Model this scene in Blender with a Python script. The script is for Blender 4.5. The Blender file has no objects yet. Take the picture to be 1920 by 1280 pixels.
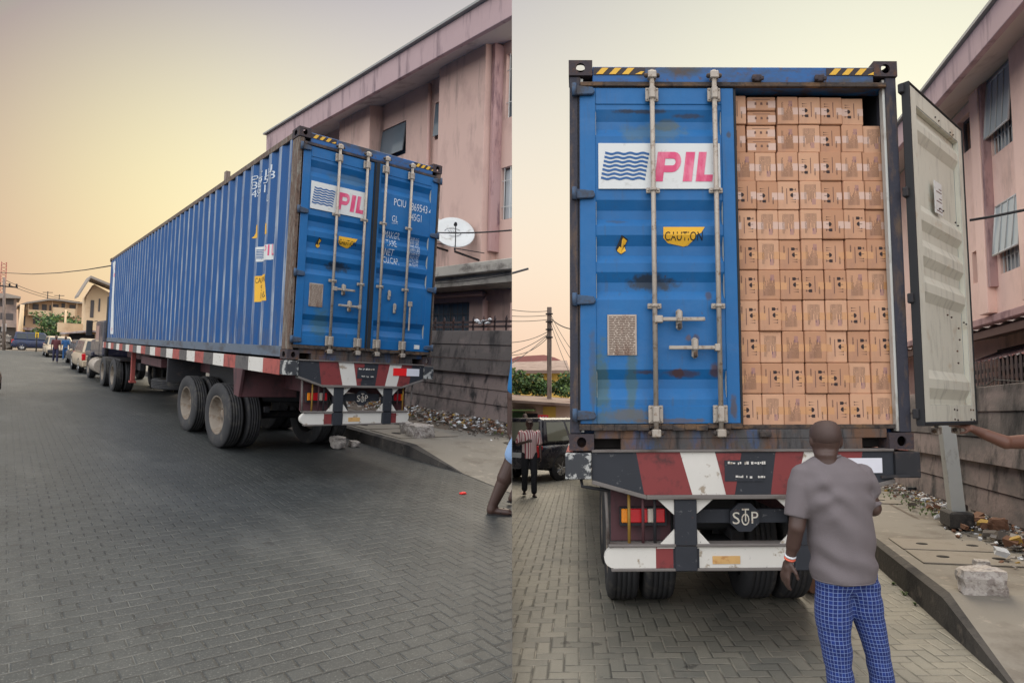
import bpy, bmesh, math, random
from mathutils import Vector as V, Matrix as M, noise as NZ
C = bpy.context; SC = C.scene; COL = SC.collection
random.seed(11)
PI = math.pi

# ------------------------------------------------------------------ camera, frames
FPX, PX, PY, CAMH = 1183.2, 1100.0, 683.7, 1.7        # focal length and principal point in photo pixels
def ray(x, y): return V(((x-PX)/FPX, (y-PY)/FPX, 1.0))
def make_frame(v1, v2):
    """rows = right, forward, up of a street, seen in camera axes (x right, y down, z forward)"""
    d1 = ray(*v1).normalized(); d2 = ray(*v2); d2 = (d2-d1*d2.dot(d1)).normalized()
    up = d2.cross(d1)
    if up.y > 0: up = -up
    if d2.x < 0: d2 = -d2
    return M((d2, d1, up))
VY = PY+FPX*FPX/14560
FR = {'L': make_frame((9.7, 622.9), (2380, 755)),      # street on the left: the world axes
      'B': make_frame((-97, 617), (2383, 617+.03*2480)),  # pink block on the left street
      'R': make_frame((1085, VY), (161085, VY-600)),   # the truck on the right
      'S': make_frame((1338, 780), (-4540, 783)),      # kerb and wall of the right street
      'T': make_frame((1255, 780), (-7900, 783))}      # pink block of the right street
LM = FR['L']
FM = {}
for k, f in FR.items():
    FM[k] = M.Translation((0, 0, CAMH)) @ (LM @ f.transposed()).to_4x4() @ M.Translation((0, 0, -CAMH))
def hit(F, px, ax, val):
    """the point of frame F that lies on the plane axis=val and shows at photo pixel px"""
    d = FR[F] @ ray(*px); o = V((0, 0, CAMH)); return o+d*((val-o[ax])/d[ax])

cam = bpy.data.cameras.new('camera'); co = bpy.data.objects.new('camera', cam); COL.objects.link(co)
cam.sensor_fit = 'HORIZONTAL'; cam.sensor_width = 36; cam.lens = 36*FPX/1920
cam.shift_x = (960-PX)/1920; cam.shift_y = (PY-640)/1920
cam.clip_start = .05; cam.clip_end = 3000
rx, ry, rz = LM @ V((1, 0, 0)), LM @ V((0, -1, 0)), LM @ V((0, 0, -1))
co.matrix_world = M.Translation((0, 0, CAMH)) @ M((rx, ry, rz)).transposed().to_4x4()
SC.camera = co
CAMP = V((0, 0, CAMH))
SEAM = (LM @ V((1, 0, (PX-960)/FPX))).normalized()     # the two streets meet in the upright plane through this normal

# ------------------------------------------------------------------ sky, sun, exposure
SC.view_settings.view_transform = 'Standard'; SC.view_settings.look = 'None'
SC.view_settings.exposure = 0.0; SC.view_settings.gamma = 1.0
SC.cycles.use_denoising = True
SC.cycles.max_bounces = 6; SC.cycles.diffuse_bounces = 3; SC.cycles.glossy_bounces = 2
SC.cycles.transparent_max_bounces = 4; SC.cycles.caustics_reflective = False
SUNV = (LM @ ray(300, 420)).normalized()
SUN_AZ = math.radians(44); SUN_EL = math.radians(44); REARC = (1.85, 1.88, 1.95)
SUND = V((math.sin(SUN_AZ)*math.cos(SUN_EL), math.cos(SUN_AZ)*math.cos(SUN_EL), math.sin(SUN_EL)))
wd = bpy.data.worlds.new('World'); SC.world = wd; wd.use_nodes = True
nt = wd.node_tree
def nd(nt, t, ins=None, **pr):
    n = nt.nodes.new(t)
    for k, v in pr.items(): setattr(n, k, v)
    for k, v in (ins or {}).items():
        if isinstance(v, bpy.types.NodeSocket): nt.links.new(v, n.inputs[k])
        else: n.inputs[k].default_value = v
    return n
def mth(nt, op, a, b=0.0, c=0.0, clamp=False):
    n = nt.nodes.new('ShaderNodeMath'); n.operation = op; n.use_clamp = clamp
    for i, v in enumerate((a, b, c)):
        if isinstance(v, bpy.types.NodeSocket): nt.links.new(v, n.inputs[i])
        else: n.inputs[i].default_value = v
    return n.outputs[0]
def mixc(nt, f, a, b, mode='MIX'):
    n = nt.nodes.new('ShaderNodeMix'); n.data_type = 'RGBA'; n.blend_type = mode
    for s, v in ((n.inputs[0], f), (n.inputs[6], a), (n.inputs[7], b)):
        if isinstance(v, bpy.types.NodeSocket): nt.links.new(v, s)
        elif s.type == 'RGBA': s.default_value = (*v[:3], 1)
        else: s.default_value = v
    return n.outputs[2]
def ramp(nt, f, stops, interp='LINEAR'):
    n = nt.nodes.new('ShaderNodeValToRGB'); cr = n.color_ramp; cr.interpolation = interp
    while len(cr.elements) < len(stops): cr.elements.new(.5)
    for e, (p, c) in zip(cr.elements, stops):
        e.position = p; e.color = (*c, 1) if len(c) == 3 else c
    nt.links.new(f, n.inputs[0]); return n.outputs[0]
def srgb(*c):
    return tuple((x/255/12.92 if x/255 <= .04045 else ((x/255+.055)/1.055)**2.4) for x in c)
tc = nt.nodes.new('ShaderNodeTexCoord')
sep = nd(nt, 'ShaderNodeSeparateXYZ', {0: tc.outputs['Generated']})
def dotn(v):
    n = nt.nodes.new('ShaderNodeVectorMath'); n.operation = 'DOT_PRODUCT'
    nt.links.new(tc.outputs['Generated'], n.inputs[0]); n.inputs[1].default_value = v; return n.outputs['Value']
# hazy evening sky: warm by the horizon, greyer with height, two soft bright regions, raised overhead and behind as unseen fill light
zc = mth(nt, 'MAXIMUM', sep.outputs[2], 0)
glow1 = mth(nt, 'MAXIMUM', dotn((.157, .973, .167)), 0); glow2 = mth(nt, 'MAXIMUM', dotn((.88, .344, .328)), 0)
terms = [(zc, (-.956, -.075, .217)), (mth(nt, 'POWER', zc, 2), (.089, -.605, -.393)), (mth(nt, 'POWER', glow1, 8), (.843, .862, .817)),
         (mth(nt, 'POWER', glow1, 25), (.169, .201, -.161)), (mth(nt, 'POWER', glow2, 3), (1.434, 1.493, 1.041))]
acc = None
for f, c in terms:
    n = nt.nodes.new('ShaderNodeVectorMath'); n.operation = 'MULTIPLY_ADD'; n.inputs[0].default_value = c
    cb = nd(nt, 'ShaderNodeCombineXYZ', {0: f, 1: f, 2: f}); nt.links.new(cb.outputs[0], n.inputs[1])
    if acc is None: n.inputs[2].default_value = (-.074, -.405, -.324)
    else: nt.links.new(acc, n.inputs[2])
    acc = n.outputs[0]
def smooth(v, lo, hi):
    n = nd(nt, 'ShaderNodeMapRange', {'Value': v, 'From Min': lo, 'From Max': hi}, interpolation_type='SMOOTHSTEP'); return n.outputs[0]
up = smooth(zc, .52, .9); rear = smooth(dotn(-(LM @ V((0, 0, 1))).normalized()), -.62, .45)
amb = mixc(nt, up, (.42, .38, .32), (1.6, 1.65, 1.7)); amb = mixc(nt, rear, amb, REARC)
skyc = mixc(nt, 1.0, acc, amb, 'LIGHTEN')
skyc = mixc(nt, smooth(sep.outputs[2], -.02, 0.0), (.16, .15, .14), skyc)
nish = nd(nt, 'ShaderNodeTexSky', sky_type='NISHITA', sun_disc=False, sun_elevation=SUN_EL, sun_rotation=SUN_AZ,
          air_density=1.0, dust_density=6.0)
skyc = mixc(nt, .0008, skyc, nish.outputs[0], 'ADD')
bg = nt.nodes['Background']; nt.links.new(skyc, bg.inputs[0]); bg.inputs[1].default_value = 1.0

sun = bpy.data.lights.new('sun', 'SUN'); sun.energy = 3.2; sun.angle = math.radians(42); sun.color = (1, .86, .66)
so = bpy.data.objects.new('sun', sun); COL.objects.link(so)
so.rotation_mode = 'QUATERNION'; so.rotation_quaternion = (-SUND).to_track_quat('-Z', 'Y')

# ------------------------------------------------------------------ materials
def base(name):
    m = bpy.data.materials.new(name); m.use_nodes = True
    return m, m.node_tree, m.node_tree.nodes['Principled BSDF']
def coords(nt, scale=(1, 1, 1)):
    t = nt.nodes.new('ShaderNodeTexCoord')
    if scale == (1, 1, 1): return t.outputs['Object']
    return nd(nt, 'ShaderNodeMapping', {'Vector': t.outputs['Object'], 'Scale': scale}).outputs[0]
def nz(nt, vec, scale, detail=4, rough=.6):
    return nd(nt, 'ShaderNodeTexNoise', {'Vector': vec, 'Scale': scale, 'Detail': detail, 'Roughness': rough}).outputs['Fac']
def step(nt, f, lo, hi):
    n = nd(nt, 'ShaderNodeMapRange', {'Value': f, 'From Min': lo, 'From Max': hi}); n.clamp = True; return n.outputs[0]
def finish(nt, b, colr, r, metal=0, bump=0, bsc=60, vec=None):
    if isinstance(colr, bpy.types.NodeSocket): nt.links.new(colr, b.inputs['Base Color'])
    else: b.inputs['Base Color'].default_value = (*colr, 1)
    if isinstance(r, bpy.types.NodeSocket): nt.links.new(r, b.inputs['Roughness'])
    else: b.inputs['Roughness'].default_value = r
    b.inputs['Metallic'].default_value = metal
    if bump:
        h = nz(nt, vec or coords(nt), bsc, 3)
        bn = nd(nt, 'ShaderNodeBump', {'Height': h, 'Strength': min(1, bump), 'Distance': .01})
        nt.links.new(bn.outputs[0], b.inputs['Normal'])
def mat(name, c, r=.65, var=.15, sc=5, dirt=None, thr=.62, dsc=4, soft=.08, stretch=(1, 1, 1), metal=0, bump=0, bsc=60):
    """base colour with slow variation and, if asked, patches of a second colour (rust, soot, bare metal)"""
    m, nt, b = base(name); v = coords(nt)
    c1 = mixc(nt, nz(nt, v, sc), [x*(1-var) for x in c], [min(1, x*(1+var)) for x in c])
    if dirt is not None:
        for (dc, t, s, st) in (dirt if isinstance(dirt, list) else [(dirt, thr, dsc, stretch)]):
            f = step(nt, nz(nt, coords(nt, st), s, 6, .65), t-soft, t+soft)
            c1 = mixc(nt, f, c1, dc)
    finish(nt, b, c1, r, metal, bump, bsc, v); return m
S_ = srgb
RUST = S_(88, 58, 42)
MT = {}
def mats():
    d = MT
    d['steel'] = mat('bare_zinc', S_(168, 158, 146), .5, .15, 12, dirt=[(S_(120, 98, 78), .62, 25, (1, 1, 1))], metal=.25)
    d['post'] = mat('rusty_post', S_(52, 52, 62), .8, .2, 6, dirt=[(S_(96, 78, 64), .56, 9, (1, 1, .25))], bump=.4, bsc=40)
    d['postbrown'] = mat('weathered_post', S_(104, 84, 72), .85, .2, 8, dirt=[(S_(128, 122, 112), .55, 18, (1, 1, .2)), (S_(60, 48, 42), .6, 30, (1, 1, .4))], bump=.5, bsc=50)
    d['casting'] = mat('casting_iron', S_(62, 54, 58), .85, .2, 10, dirt=[(S_(92, 66, 52), .58, 14, (1, 1, 1))], bump=.4)
    d['sill'] = mat('worn_sill', S_(78, 76, 76), .8, .15, 6, dirt=[(S_(30, 84, 140), .575, 3.2, (1, 1, .4)), (S_(104, 76, 58), .53, 4, (1, 1, .5)), (S_(45, 42, 42), .6, 12, (2, 1, .3))], bump=.3)
    d['gasket'] = mat('old_gasket', S_(70, 62, 58), .9, .2, 8, dirt=[(S_(110, 84, 60), .55, 10, (.4, 1, 1)), (S_(40, 36, 36), .58, 14, (1, 1, 1))], bump=.5)
    d['seal'] = mat('black_rubber', S_(30, 31, 34), .7, .2, 8)
    d['dark'] = mat('dark_steel', S_(38, 38, 42), .75, .2, 8, dirt=[(S_(70, 58, 52), .63, 9, (1, 1, 1))])
    d['black'] = mat('black_paint', S_(40, 43, 50), .7, .2, 6, dirt=[(S_(92, 92, 94), .66, 22, (1, 1, 1)), (S_(80, 50, 46), .7, 10, (1, 1, 1))], soft=.03)
    d['white'] = mat('chipped_white', S_(212, 208, 200), .65, .07, 6, dirt=[(S_(48, 46, 46), .7, 28, (1, 1, 1)), (S_(160, 146, 128), .62, 9, (1, 1, 1))], soft=.03)
    d['red'] = mat('dull_red', S_(128, 52, 52), .65, .1, 5, dirt=[(S_(82, 40, 40), .62, 9, (1, 1, 1))])
    d['redrail'] = mat('faded_red', S_(165, 82, 74), .7, .12, 5, dirt=[(S_(120, 62, 58), .58, 7, (1, 1, 1))])
    d['greyrail'] = mat('grey_rail', S_(92, 88, 86), .75, .15, 5, dirt=[(S_(60, 58, 60), .6, 12, (1, 1, 1))])
    d['blotch'] = mat('blotched_plate', S_(54, 56, 60), .7, .2, 6, dirt=[(S_(172, 172, 168), .53, 9, (1, 1, 1))], soft=.02)
    d['lip'] = mat('worn_lip', S_(112, 106, 102), .75, .15, 7, dirt=[(S_(76, 62, 56), .6, 8, (.3, 1, 1))])
    d['maroon'] = mat('maroon_panel', S_(86, 52, 56), .7, .15, 4, dirt=[(S_(62, 42, 46), .55, 5, (1, 1, .5))])
    d['tyre'] = mat('tyre_rubber', S_(48, 48, 50), .85, .15, 10, dirt=[(S_(82, 78, 72), .62, 5, (1, 1, 1))])
    d['rim'] = mat('dusty_rim', S_(128, 118, 106), .75, .15, 6, dirt=[(S_(98, 80, 62), .55, 7, (1, 1, 1))])
    d['amber'] = mat('amber_lens', S_(235, 140, 30), .25, .1, 60)
    d['redlens'] = mat('red_lens', S_(196, 24, 34), .25, .12, 60)
    d['whitelens'] = mat('clear_lens', S_(205, 195, 180), .25, .1, 60)
    d['yellow'] = mat('sticker_yellow', S_(236, 180, 46), .6, .06, 8)
    d['ink'] = mat('black_ink', S_(26, 26, 28), .7, .1, 8)
    d['board'] = mat('white_board', S_(214, 216, 214), .5, .05, 5, dirt=[(S_(168, 166, 160), .66, 8, (1, 1, 1))])
    d['pink'] = mat('faded_pink', S_(214, 74, 118), .6, .15, 12, dirt=[(S_(228, 128, 152), .52, 9, (1, 1, .4))])
    d['wave'] = mat('wave_blue', S_(32, 88, 146), .6, .08, 9)
    d['letter'] = mat('white_lettering', S_(206, 214, 222), .6, .06, 20, dirt=[(S_(70, 110, 160), .64, 30, (1, 1, 1))], soft=.03)
    d['hazyel'] = mat('hazard_yellow', S_(226, 176, 56), .6, .1, 8)
    d['hazblk'] = mat('hazard_black', S_(54, 46, 50), .7, .1, 8)
    d['plate'] = mat('data_plate', S_(176, 160, 146), .6, .12, 12, dirt=[(S_(110, 70, 50), .6, 8, (1, 1, .5))], metal=.1)
    d['inkbrown'] = mat('etched_text', S_(98, 76, 62), .7, .2, 20)
    d['cream'] = mat('inner_cream', S_(204, 202, 188), .7, .07, 3, dirt=[(S_(182, 164, 138), .66, 5, (1, 1, 1)), (S_(180, 178, 166), .60, 8, (2, 1, .4))])
    d['bluesteel'] = mat('header_blue', S_(28, 90, 150), .6, .15, 5, dirt=[(S_(56, 66, 80), .54, 5, (.4, 1, 1)), (S_(70, 60, 58), .6, 9, (.6, 1, 1)), (RUST, .64, 18, (1, 1, 1))])
    d['refl'] = mat('red_reflector', S_(240, 36, 36), .4, .05, 8)
    d['reflw'] = mat('white_reflector', S_(222, 222, 230), .4, .05, 8)
    d['inside'] = mat('inside_shade', S_(48, 52, 58), .8, .2, 4)
    d['carton'] = mat('kraft_carton', S_(198, 150, 118), .8, .07, 3, dirt=[(S_(184, 140, 112), .6, 4, (1, 1, 1))]); d['carton2'] = mat('kraft_carton_pale', S_(206, 160, 128), .8, .07, 3, dirt=[(S_(194, 150, 122), .6, 6, (1, 1, 1))]); d['carton3'] = mat('kraft_carton_dull', S_(188, 140, 108), .8, .07, 3, dirt=[(S_(176, 132, 106), .6, 5, (1, 1, 1))])
    d['tape'] = mat('packing_tape', S_(200, 146, 98), .35, .05, 3)
    d['tapeclear'] = mat('clear_tape', S_(206, 172, 154), .3, .05, 3)
    d['print'] = mat('carton_print', S_(52, 40, 40), .8, .15, 40)
    d['printlight'] = mat('carton_small_print', S_(112, 84, 74), .8, .15, 40)
    d['stamp'] = mat('carton_stamp', S_(150, 112, 126), .8, .2, 60)
    d['pinkwall_raised'] = mat('pink_render_brightened', S_(242, 206, 190), .88, .06, .7, dirt=[(S_(224, 188, 172), .58, 1.3, (1, 1, .6)), (S_(176, 148, 138), .66, 2.4, (1, 1, .18))], bump=.15, bsc=30)  # copy of the pink render, colour raised to offset the dim right facade
    d['pinkwall'] = mat('pink_render', S_(202, 170, 157), .88, .06, .7, dirt=[(S_(186, 155, 144), .58, 1.3, (1, 1, .6)), (S_(156, 132, 124), .64, 2.4, (1, 1, .18))], bump=.15, bsc=30)
    d['fascia'] = mat('fascia_mauve', S_(182, 156, 156), .85, .08, 1.2, dirt=[(S_(128, 108, 112), .60, 3.5, (1, .8, .12)), (S_(66, 56, 60), .73, 2.2, (1, .7, .1))], bump=.1)
    d['soffit'] = mat('soffit_paint', S_(190, 182, 178), .85, .06, 1.2, dirt=[(S_(150, 140, 138), .62, 1.5, (1, 1, 1))])
    d['roofedge'] = mat('roof_sheet', S_(150, 150, 146), .6, .1, 3)
    d['trimpink'] = mat('mauve_trim', S_(178, 144, 140), .85, .08, 2, dirt=[(S_(120, 92, 96), .6, 4, (1, 1, .3))])
    d['slab'] = mat('grey_ledge', S_(172, 166, 156), .9, .12, 2, dirt=[(S_(110, 104, 98), .58, 3, (1, .5, 1))], bump=.3)
    d['metalframe'] = mat('window_metal', S_(88, 84, 84), .6, .15, 5)
    d['bar'] = mat('white_bars', S_(196, 196, 192), .6, .1, 5)
    d['room'] = mat('dim_room', S_(36, 34, 38), .9, .2, 2)
    d['pipe'] = mat('drain_pipe', S_(196, 160, 150), .7, .1, 3)
    d['shutter'] = mat('brown_shutter', S_(96, 70, 64), .7, .15, 3)
    d['concrete'] = mat('wall_concrete', S_(112, 104, 100), .92, .12, 1.2, dirt=[(S_(150, 134, 128), .58, 1.1, (.3, .3, 1)), (S_(48, 46, 47), .57, 1.6, (1, 1, .45)), (S_(40, 38, 38), .66, 5, (1, 1, .6))], bump=.6, bsc=25)
    d['concretelow'] = mat('low_wall_concrete', S_(150, 134, 128), .92, .1, 1.2, dirt=[(S_(112, 104, 100), .52, 1.2, (.5, .5, 1)), (S_(58, 55, 55), .60, 2.6, (1, 1, .6)), (S_(48, 46, 46), .66, 6, (1, 1, .35))], bump=.5, bsc=25)
    d['spike'] = mat('rail_iron', S_(74, 60, 60), .8, .15, 4, dirt=[(S_(100, 72, 62), .58, 7, (1, 1, 1))])
    d['pave'] = mat('pavement_concrete', S_(136, 130, 120), .92, .1, 1.1, dirt=[(S_(116, 108, 98), .58, 1.6, (1, 1, 1)), (S_(170, 160, 146), .66, 5, (1, 1, 1))], bump=.5, bsc=40)
    d['kerb'] = mat('kerb_face', S_(78, 74, 70), .92, .15, 2, dirt=[(S_(48, 46, 46), .55, 2, (1, 1, 1)), (S_(110, 102, 94), .64, 5, (1, 1, 1))], bump=.6, bsc=30)
    d['slabcover'] = mat('cover_slab', S_(144, 136, 124), .92, .08, 2, dirt=[(S_(124, 114, 102), .6, 2, (1, 1, 1))], bump=.4, bsc=40)
    d['hole'] = mat('dark_hole', S_(40, 36, 34), .95, .2, 8)
    d['rock'] = mat('broken_concrete', S_(186, 178, 170), .95, .12, 8, dirt=[(S_(112, 100, 94), .60, 9, (1, 1, 1)), (S_(150, 140, 134), .55, 24, (1, 1, 1)), (S_(210, 206, 200), .66, 30, (1, 1, 1))], bump=.9, bsc=30)
    d['dirt'] = mat('dusty_earth', S_(112, 100, 88), .95, .2, 3, dirt=[(S_(84, 76, 66), .56, 4, (1, 1, 1))], bump=.8, bsc=30)
    d['rub1'] = mat('rubble_pale', S_(158, 150, 142), .9, .15, 12)
    d['rub2'] = mat('rubble_grey', S_(108, 100, 92), .9, .2, 12)
    d['rub3'] = mat('rubble_brown', S_(122, 88, 68), .9, .2, 12)
    d['rub4'] = mat('litter_white', S_(214, 216, 218), .6, .08, 12)
    d['rub5'] = mat('litter_colour', S_(176, 140, 60), .6, .2, 5)
    d['weed'] = mat('weed_green', S_(92, 112, 62), .8, .25, 6)
    d['leaf1'] = mat('leaf_mid', S_(78, 108, 58), .7, .25, 3)
    d['leaf2'] = mat('leaf_dark', S_(48, 74, 44), .7, .25, 3)
    d['leaf3'] = mat('leaf_bright', S_(116, 142, 78), .7, .2, 3)
    d['bark'] = mat('bark', S_(92, 78, 64), .9, .2, 8)
    d['dish'] = mat('dish_white', S_(206, 208, 206), .5, .06, 3, dirt=[(S_(158, 154, 146), .66, 4, (1, 1, 1))])
    d['dishmark'] = mat('dish_mark', S_(120, 122, 126), .6, .1, 6)
    d['cable'] = mat('cable_black', S_(40, 38, 40), .7, .1, 5)
    d['postwood'] = mat('utility_wood', S_(138, 122, 112), .85, .15, 6, dirt=[(S_(104, 92, 86), .56, 8, (1, 1, .15))])
    d['galv'] = mat('galvanised', S_(190, 190, 184), .6, .08, 4, dirt=[(S_(140, 130, 120), .62, 5, (1, 1, .5))], metal=.2)
    d['skin'] = mat('skin_dark', S_(76, 56, 49), .45, .1, 10)
    d['skinbrown'] = mat('skin_brown', S_(112, 76, 62), .5, .1, 10)  # browner skin tone for the arm at the border
    d['hair'] = mat('cropped_hair', S_(70, 52, 46), .6, .12, 60, bump=.3, bsc=300)
    d['shirtgrey'] = mat('grey_tee', S_(110, 102, 104), .9, .07, 14, bump=.25, bsc=220)
    d['maroontee'] = mat('maroon_tee', S_(92, 48, 52), .9, .12, 5)
    d['navy'] = mat('navy_cloth', S_(44, 44, 70), .9, .12, 5)
    d['bluecloth'] = mat('blue_cloth', S_(42, 84, 132), .9, .12, 5)
    d['skycloth'] = mat('pale_denim', S_(140, 170, 208), .9, .12, 12)
    d['cyancloth'] = mat('bright_blue_tee', S_(36, 112, 168), .9, .1, 8)
    d['blackcloth'] = mat('black_cloth', S_(38, 38, 42), .9, .15, 6)
    d['sandal'] = mat('sandal', S_(34, 30, 30), .8, .15, 10)
    d['band'] = mat('wrist_band', S_(235, 110, 84), .5, .1, 20)
    d['glass'] = mat('window_glass', S_(92, 104, 112), .12, .1, 2)
    d['glasspale'] = mat('pale_glass', S_(178, 186, 188), .15, .12, 2)
    d['carglass'] = mat('car_glass', S_(48, 56, 62), .08, .1, 2)
    d['carglass_sheen'] = mat('car_glass_sheen', S_(128, 128, 112), .1, .2, 2); d['chrome'] = mat('car_trim', S_(176, 176, 176), .25, .1, 8, metal=.7)  # bright car glass has reflected daylight painted into its colour
    d['beigewall'] = mat('beige_render', S_(206, 172, 138), .9, .07, .3, dirt=[(S_(168, 138, 112), .6, .4, (1, 1, 1))])
    d['creamwall'] = mat('cream_render', S_(222, 194, 158), .9, .06, .3, dirt=[(S_(196, 164, 130), .6, .5, (1, 1, 1))])
    d['greywall'] = mat('grey_render', S_(160, 142, 132), .9, .08, .3, dirt=[(S_(120, 108, 104), .6, .4, (1, 1, 1))])
    d['yelwall'] = mat('yellow_render', S_(222, 184, 92), .9, .07, .5)
    d['roofrust'] = mat('rusty_roof', S_(128, 108, 98), .85, .15, .8, dirt=[(S_(100, 78, 68), .56, 1.2, (1, 1, 1))])
    d['roofred'] = mat('red_roof', S_(142, 92, 86), .85, .12, .8)
    d['roofpale'] = mat('pale_roof', S_(150, 140, 130), .8, .1, .6)
    d['window'] = mat('far_window', S_(74, 68, 68), .5, .2, .5)
    d['signred'] = mat('sign_red', S_(206, 44, 52), .5, .08, 3)
    d['signyel'] = mat('sign_yellow', S_(240, 196, 30), .5, .08, 3)
    d['tin'] = mat('tin_sheet', S_(150, 140, 138), .6, .12, 3, dirt=[(S_(120, 86, 84), .56, 3, (1, 1, 1))])
    d['soil'] = mat('roadside_soil', S_(150, 136, 118), .95, .12, .4)
    d['teal'] = mat('teal_reg', S_(70, 120, 110), .7, .1, 4)
mats()
MT['greycap'] = mat('grey_cap', S_(88, 78, 76), .9); MT['trimpale'] = mat('pale_pink_render', S_(206, 176, 160), .9, .06, .5)
def carpaint(name, c, r=.36):
    m, nt, b = base(name)
    v = coords(nt); c1 = mixc(nt, nz(nt, v, 3), [x*.9 for x in c], [x*1.08 for x in c])
    dust = step(nt, nz(nt, v, 5, 5), .5, .75)
    c1 = mixc(nt, mth(nt, 'MULTIPLY', dust, .25), c1, S_(150, 138, 122))
    finish(nt, b, c1, mth(nt, 'MULTIPLY_ADD', dust, .3, r), .15); b.inputs['Coat Weight'].default_value = .15
    return m
def blue_paint(name, W, H, stains):
    """container blue with rust freckles and the large stains named by their centre, radii and colour"""
    m, nt, b = base(name); v = coords(nt)
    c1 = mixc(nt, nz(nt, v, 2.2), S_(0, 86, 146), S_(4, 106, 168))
    big = step(nt, nz(nt, coords(nt, (1, 1, .35)), 4, 5), .62, .78)
    c1 = mixc(nt, mth(nt, 'MULTIPLY', big, .35), c1, S_(60, 82, 104))
    fr = step(nt, nz(nt, v, 22, 6, .75), .655, .70)
    stk = step(nt, nz(nt, coords(nt, (6, 6, .35)), 3, 5, .7), .58, .74); c1 = mixc(nt, mth(nt, 'MULTIPLY', stk, .45), c1, S_(62, 74, 84))
    fade = step(nt, nz(nt, coords(nt, (1, 1, 2.2)), 1.6, 5, .65), .52, .70); c1 = mixc(nt, mth(nt, 'MULTIPLY', fade, .35), c1, S_(66, 116, 166))
    c1 = mixc(nt, fr, c1, S_(70, 52, 48))
    wob = nz(nt, v, 9, 6, .7); sx = nd(nt, 'ShaderNodeSeparateXYZ', {0: v})
    for (cx, cz, rx_, rz_, colr, amt) in stains:
        dx = mth(nt, 'MULTIPLY', mth(nt, 'SUBTRACT', sx.outputs[0], cx), 1/rx_)
        dz = mth(nt, 'MULTIPLY', mth(nt, 'SUBTRACT', sx.outputs[2], cz), 1/rz_)
        d = mth(nt, 'SQRT', mth(nt, 'ADD', mth(nt, 'MULTIPLY', dx, dx), mth(nt, 'MULTIPLY', dz, dz)))
        d = mth(nt, 'ADD', d, mth(nt, 'MULTIPLY_ADD', wob, 2.2, -1.1))
        c1 = mixc(nt, mth(nt, 'MULTIPLY', step(nt, d, 1.0, .55), amt), c1, colr)
    finish(nt, b, c1, mth(nt, 'MULTIPLY_ADD', wob, .3, .42), 0, .12, 30, v); return m
def side_paint():
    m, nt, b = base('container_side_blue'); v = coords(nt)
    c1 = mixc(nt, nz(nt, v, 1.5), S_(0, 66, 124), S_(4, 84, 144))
    # paint rubbed pale and chipped along the ridges of the corrugation (outermost faces, x near 0), plus sky sheen of the slopes painted in
    sx = nd(nt, 'ShaderNodeSeparateXYZ', {0: v})
    ridge = step(nt, sx.outputs[0], .0068, .0062)
    rub = mth(nt, 'MULTIPLY', ridge, step(nt, nz(nt, coords(nt, (1, 3, .5)), 3, 6), .36, .62))
    c1 = mixc(nt, mth(nt, 'MULTIPLY', rub, .85), c1, S_(170, 180, 190))
    ch = mth(nt, 'MULTIPLY', ridge, step(nt, nz(nt, coords(nt, (1, 3, 1)), 9, 6, .75), .60, .66))
    c1 = mixc(nt, ch, c1, S_(112, 92, 80))
    spot = step(nt, nz(nt, v, 12, 6, .75), .66, .70)
    c1 = mixc(nt, spot, c1, S_(84, 70, 66))
    low = mth(nt, 'MULTIPLY', step(nt, sx.outputs[2], .9, .15), step(nt, nz(nt, coords(nt, (1, 2, .4)), 5, 5, .7), .45, .62)); c1 = mixc(nt, mth(nt, 'MULTIPLY', low, .5), c1, S_(92, 88, 84))
    finish(nt, b, c1, .5, 0, .1, 30, v); b.inputs['Specular IOR Level'].default_value = .25; return m
def checked():
    m, nt, b = base('blue_checked_cloth'); v = coords(nt); sx = nd(nt, 'ShaderNodeSeparateXYZ', {0: v})
    u = nd(nt, 'ShaderNodeAttribute', attribute_name='wrap').outputs['Fac']
    def lines(s, p, w):
        f = mth(nt, 'FRACT', mth(nt, 'MULTIPLY', s, 1/p)); return mth(nt, 'LESS_THAN', mth(nt, 'ABSOLUTE', mth(nt, 'SUBTRACT', f, .5)), w)
    wob = mth(nt, 'MULTIPLY', nz(nt, v, 6), .006)
    zz = mth(nt, 'ADD', sx.outputs[2], wob); uu = mth(nt, 'ADD', u, wob)
    c1 = mixc(nt, nz(nt, v, 5), S_(20, 42, 106), S_(30, 56, 128))
    dk = mth(nt, 'MAXIMUM', lines(uu, .039, .2), lines(zz, .039, .2)); c1 = mixc(nt, mth(nt, 'MULTIPLY', dk, .5), c1, S_(22, 30, 76))
    ln = mth(nt, 'MAXIMUM', lines(uu, .0195, .07), lines(zz, .0195, .07)); c1 = mixc(nt, mth(nt, 'MULTIPLY', ln, .5), c1, S_(150, 170, 214))
    finish(nt, b, c1, .9, 0, .3, 120, v); return m
def striped():
    m, nt, b = base('red_striped_cloth'); v = coords(nt); sx = nd(nt, 'ShaderNodeSeparateXYZ', {0: v})
    f = mth(nt, 'FRACT', mth(nt, 'MULTIPLY', mth(nt, 'MULTIPLY_ADD', sx.outputs[1], .6, sx.outputs[0]), 1/.055))
    c1 = mixc(nt, mth(nt, 'LESS_THAN', f, .4), S_(238, 218, 212), S_(178, 92, 98))
    finish(nt, b, c1, .9); return m
def spotted():
    m, nt, b = base('spotted_cloth'); v = coords(nt)
    c1 = mixc(nt, step(nt, nz(nt, v, 22, 2), .52, .56), S_(30, 26, 28), S_(190, 158, 140)); finish(nt, b, c1, .9); return m
MT['sideblue'] = side_paint(); MT['checked'] = checked(); MT['striped'] = striped(); MT['spotted'] = spotted()

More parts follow.
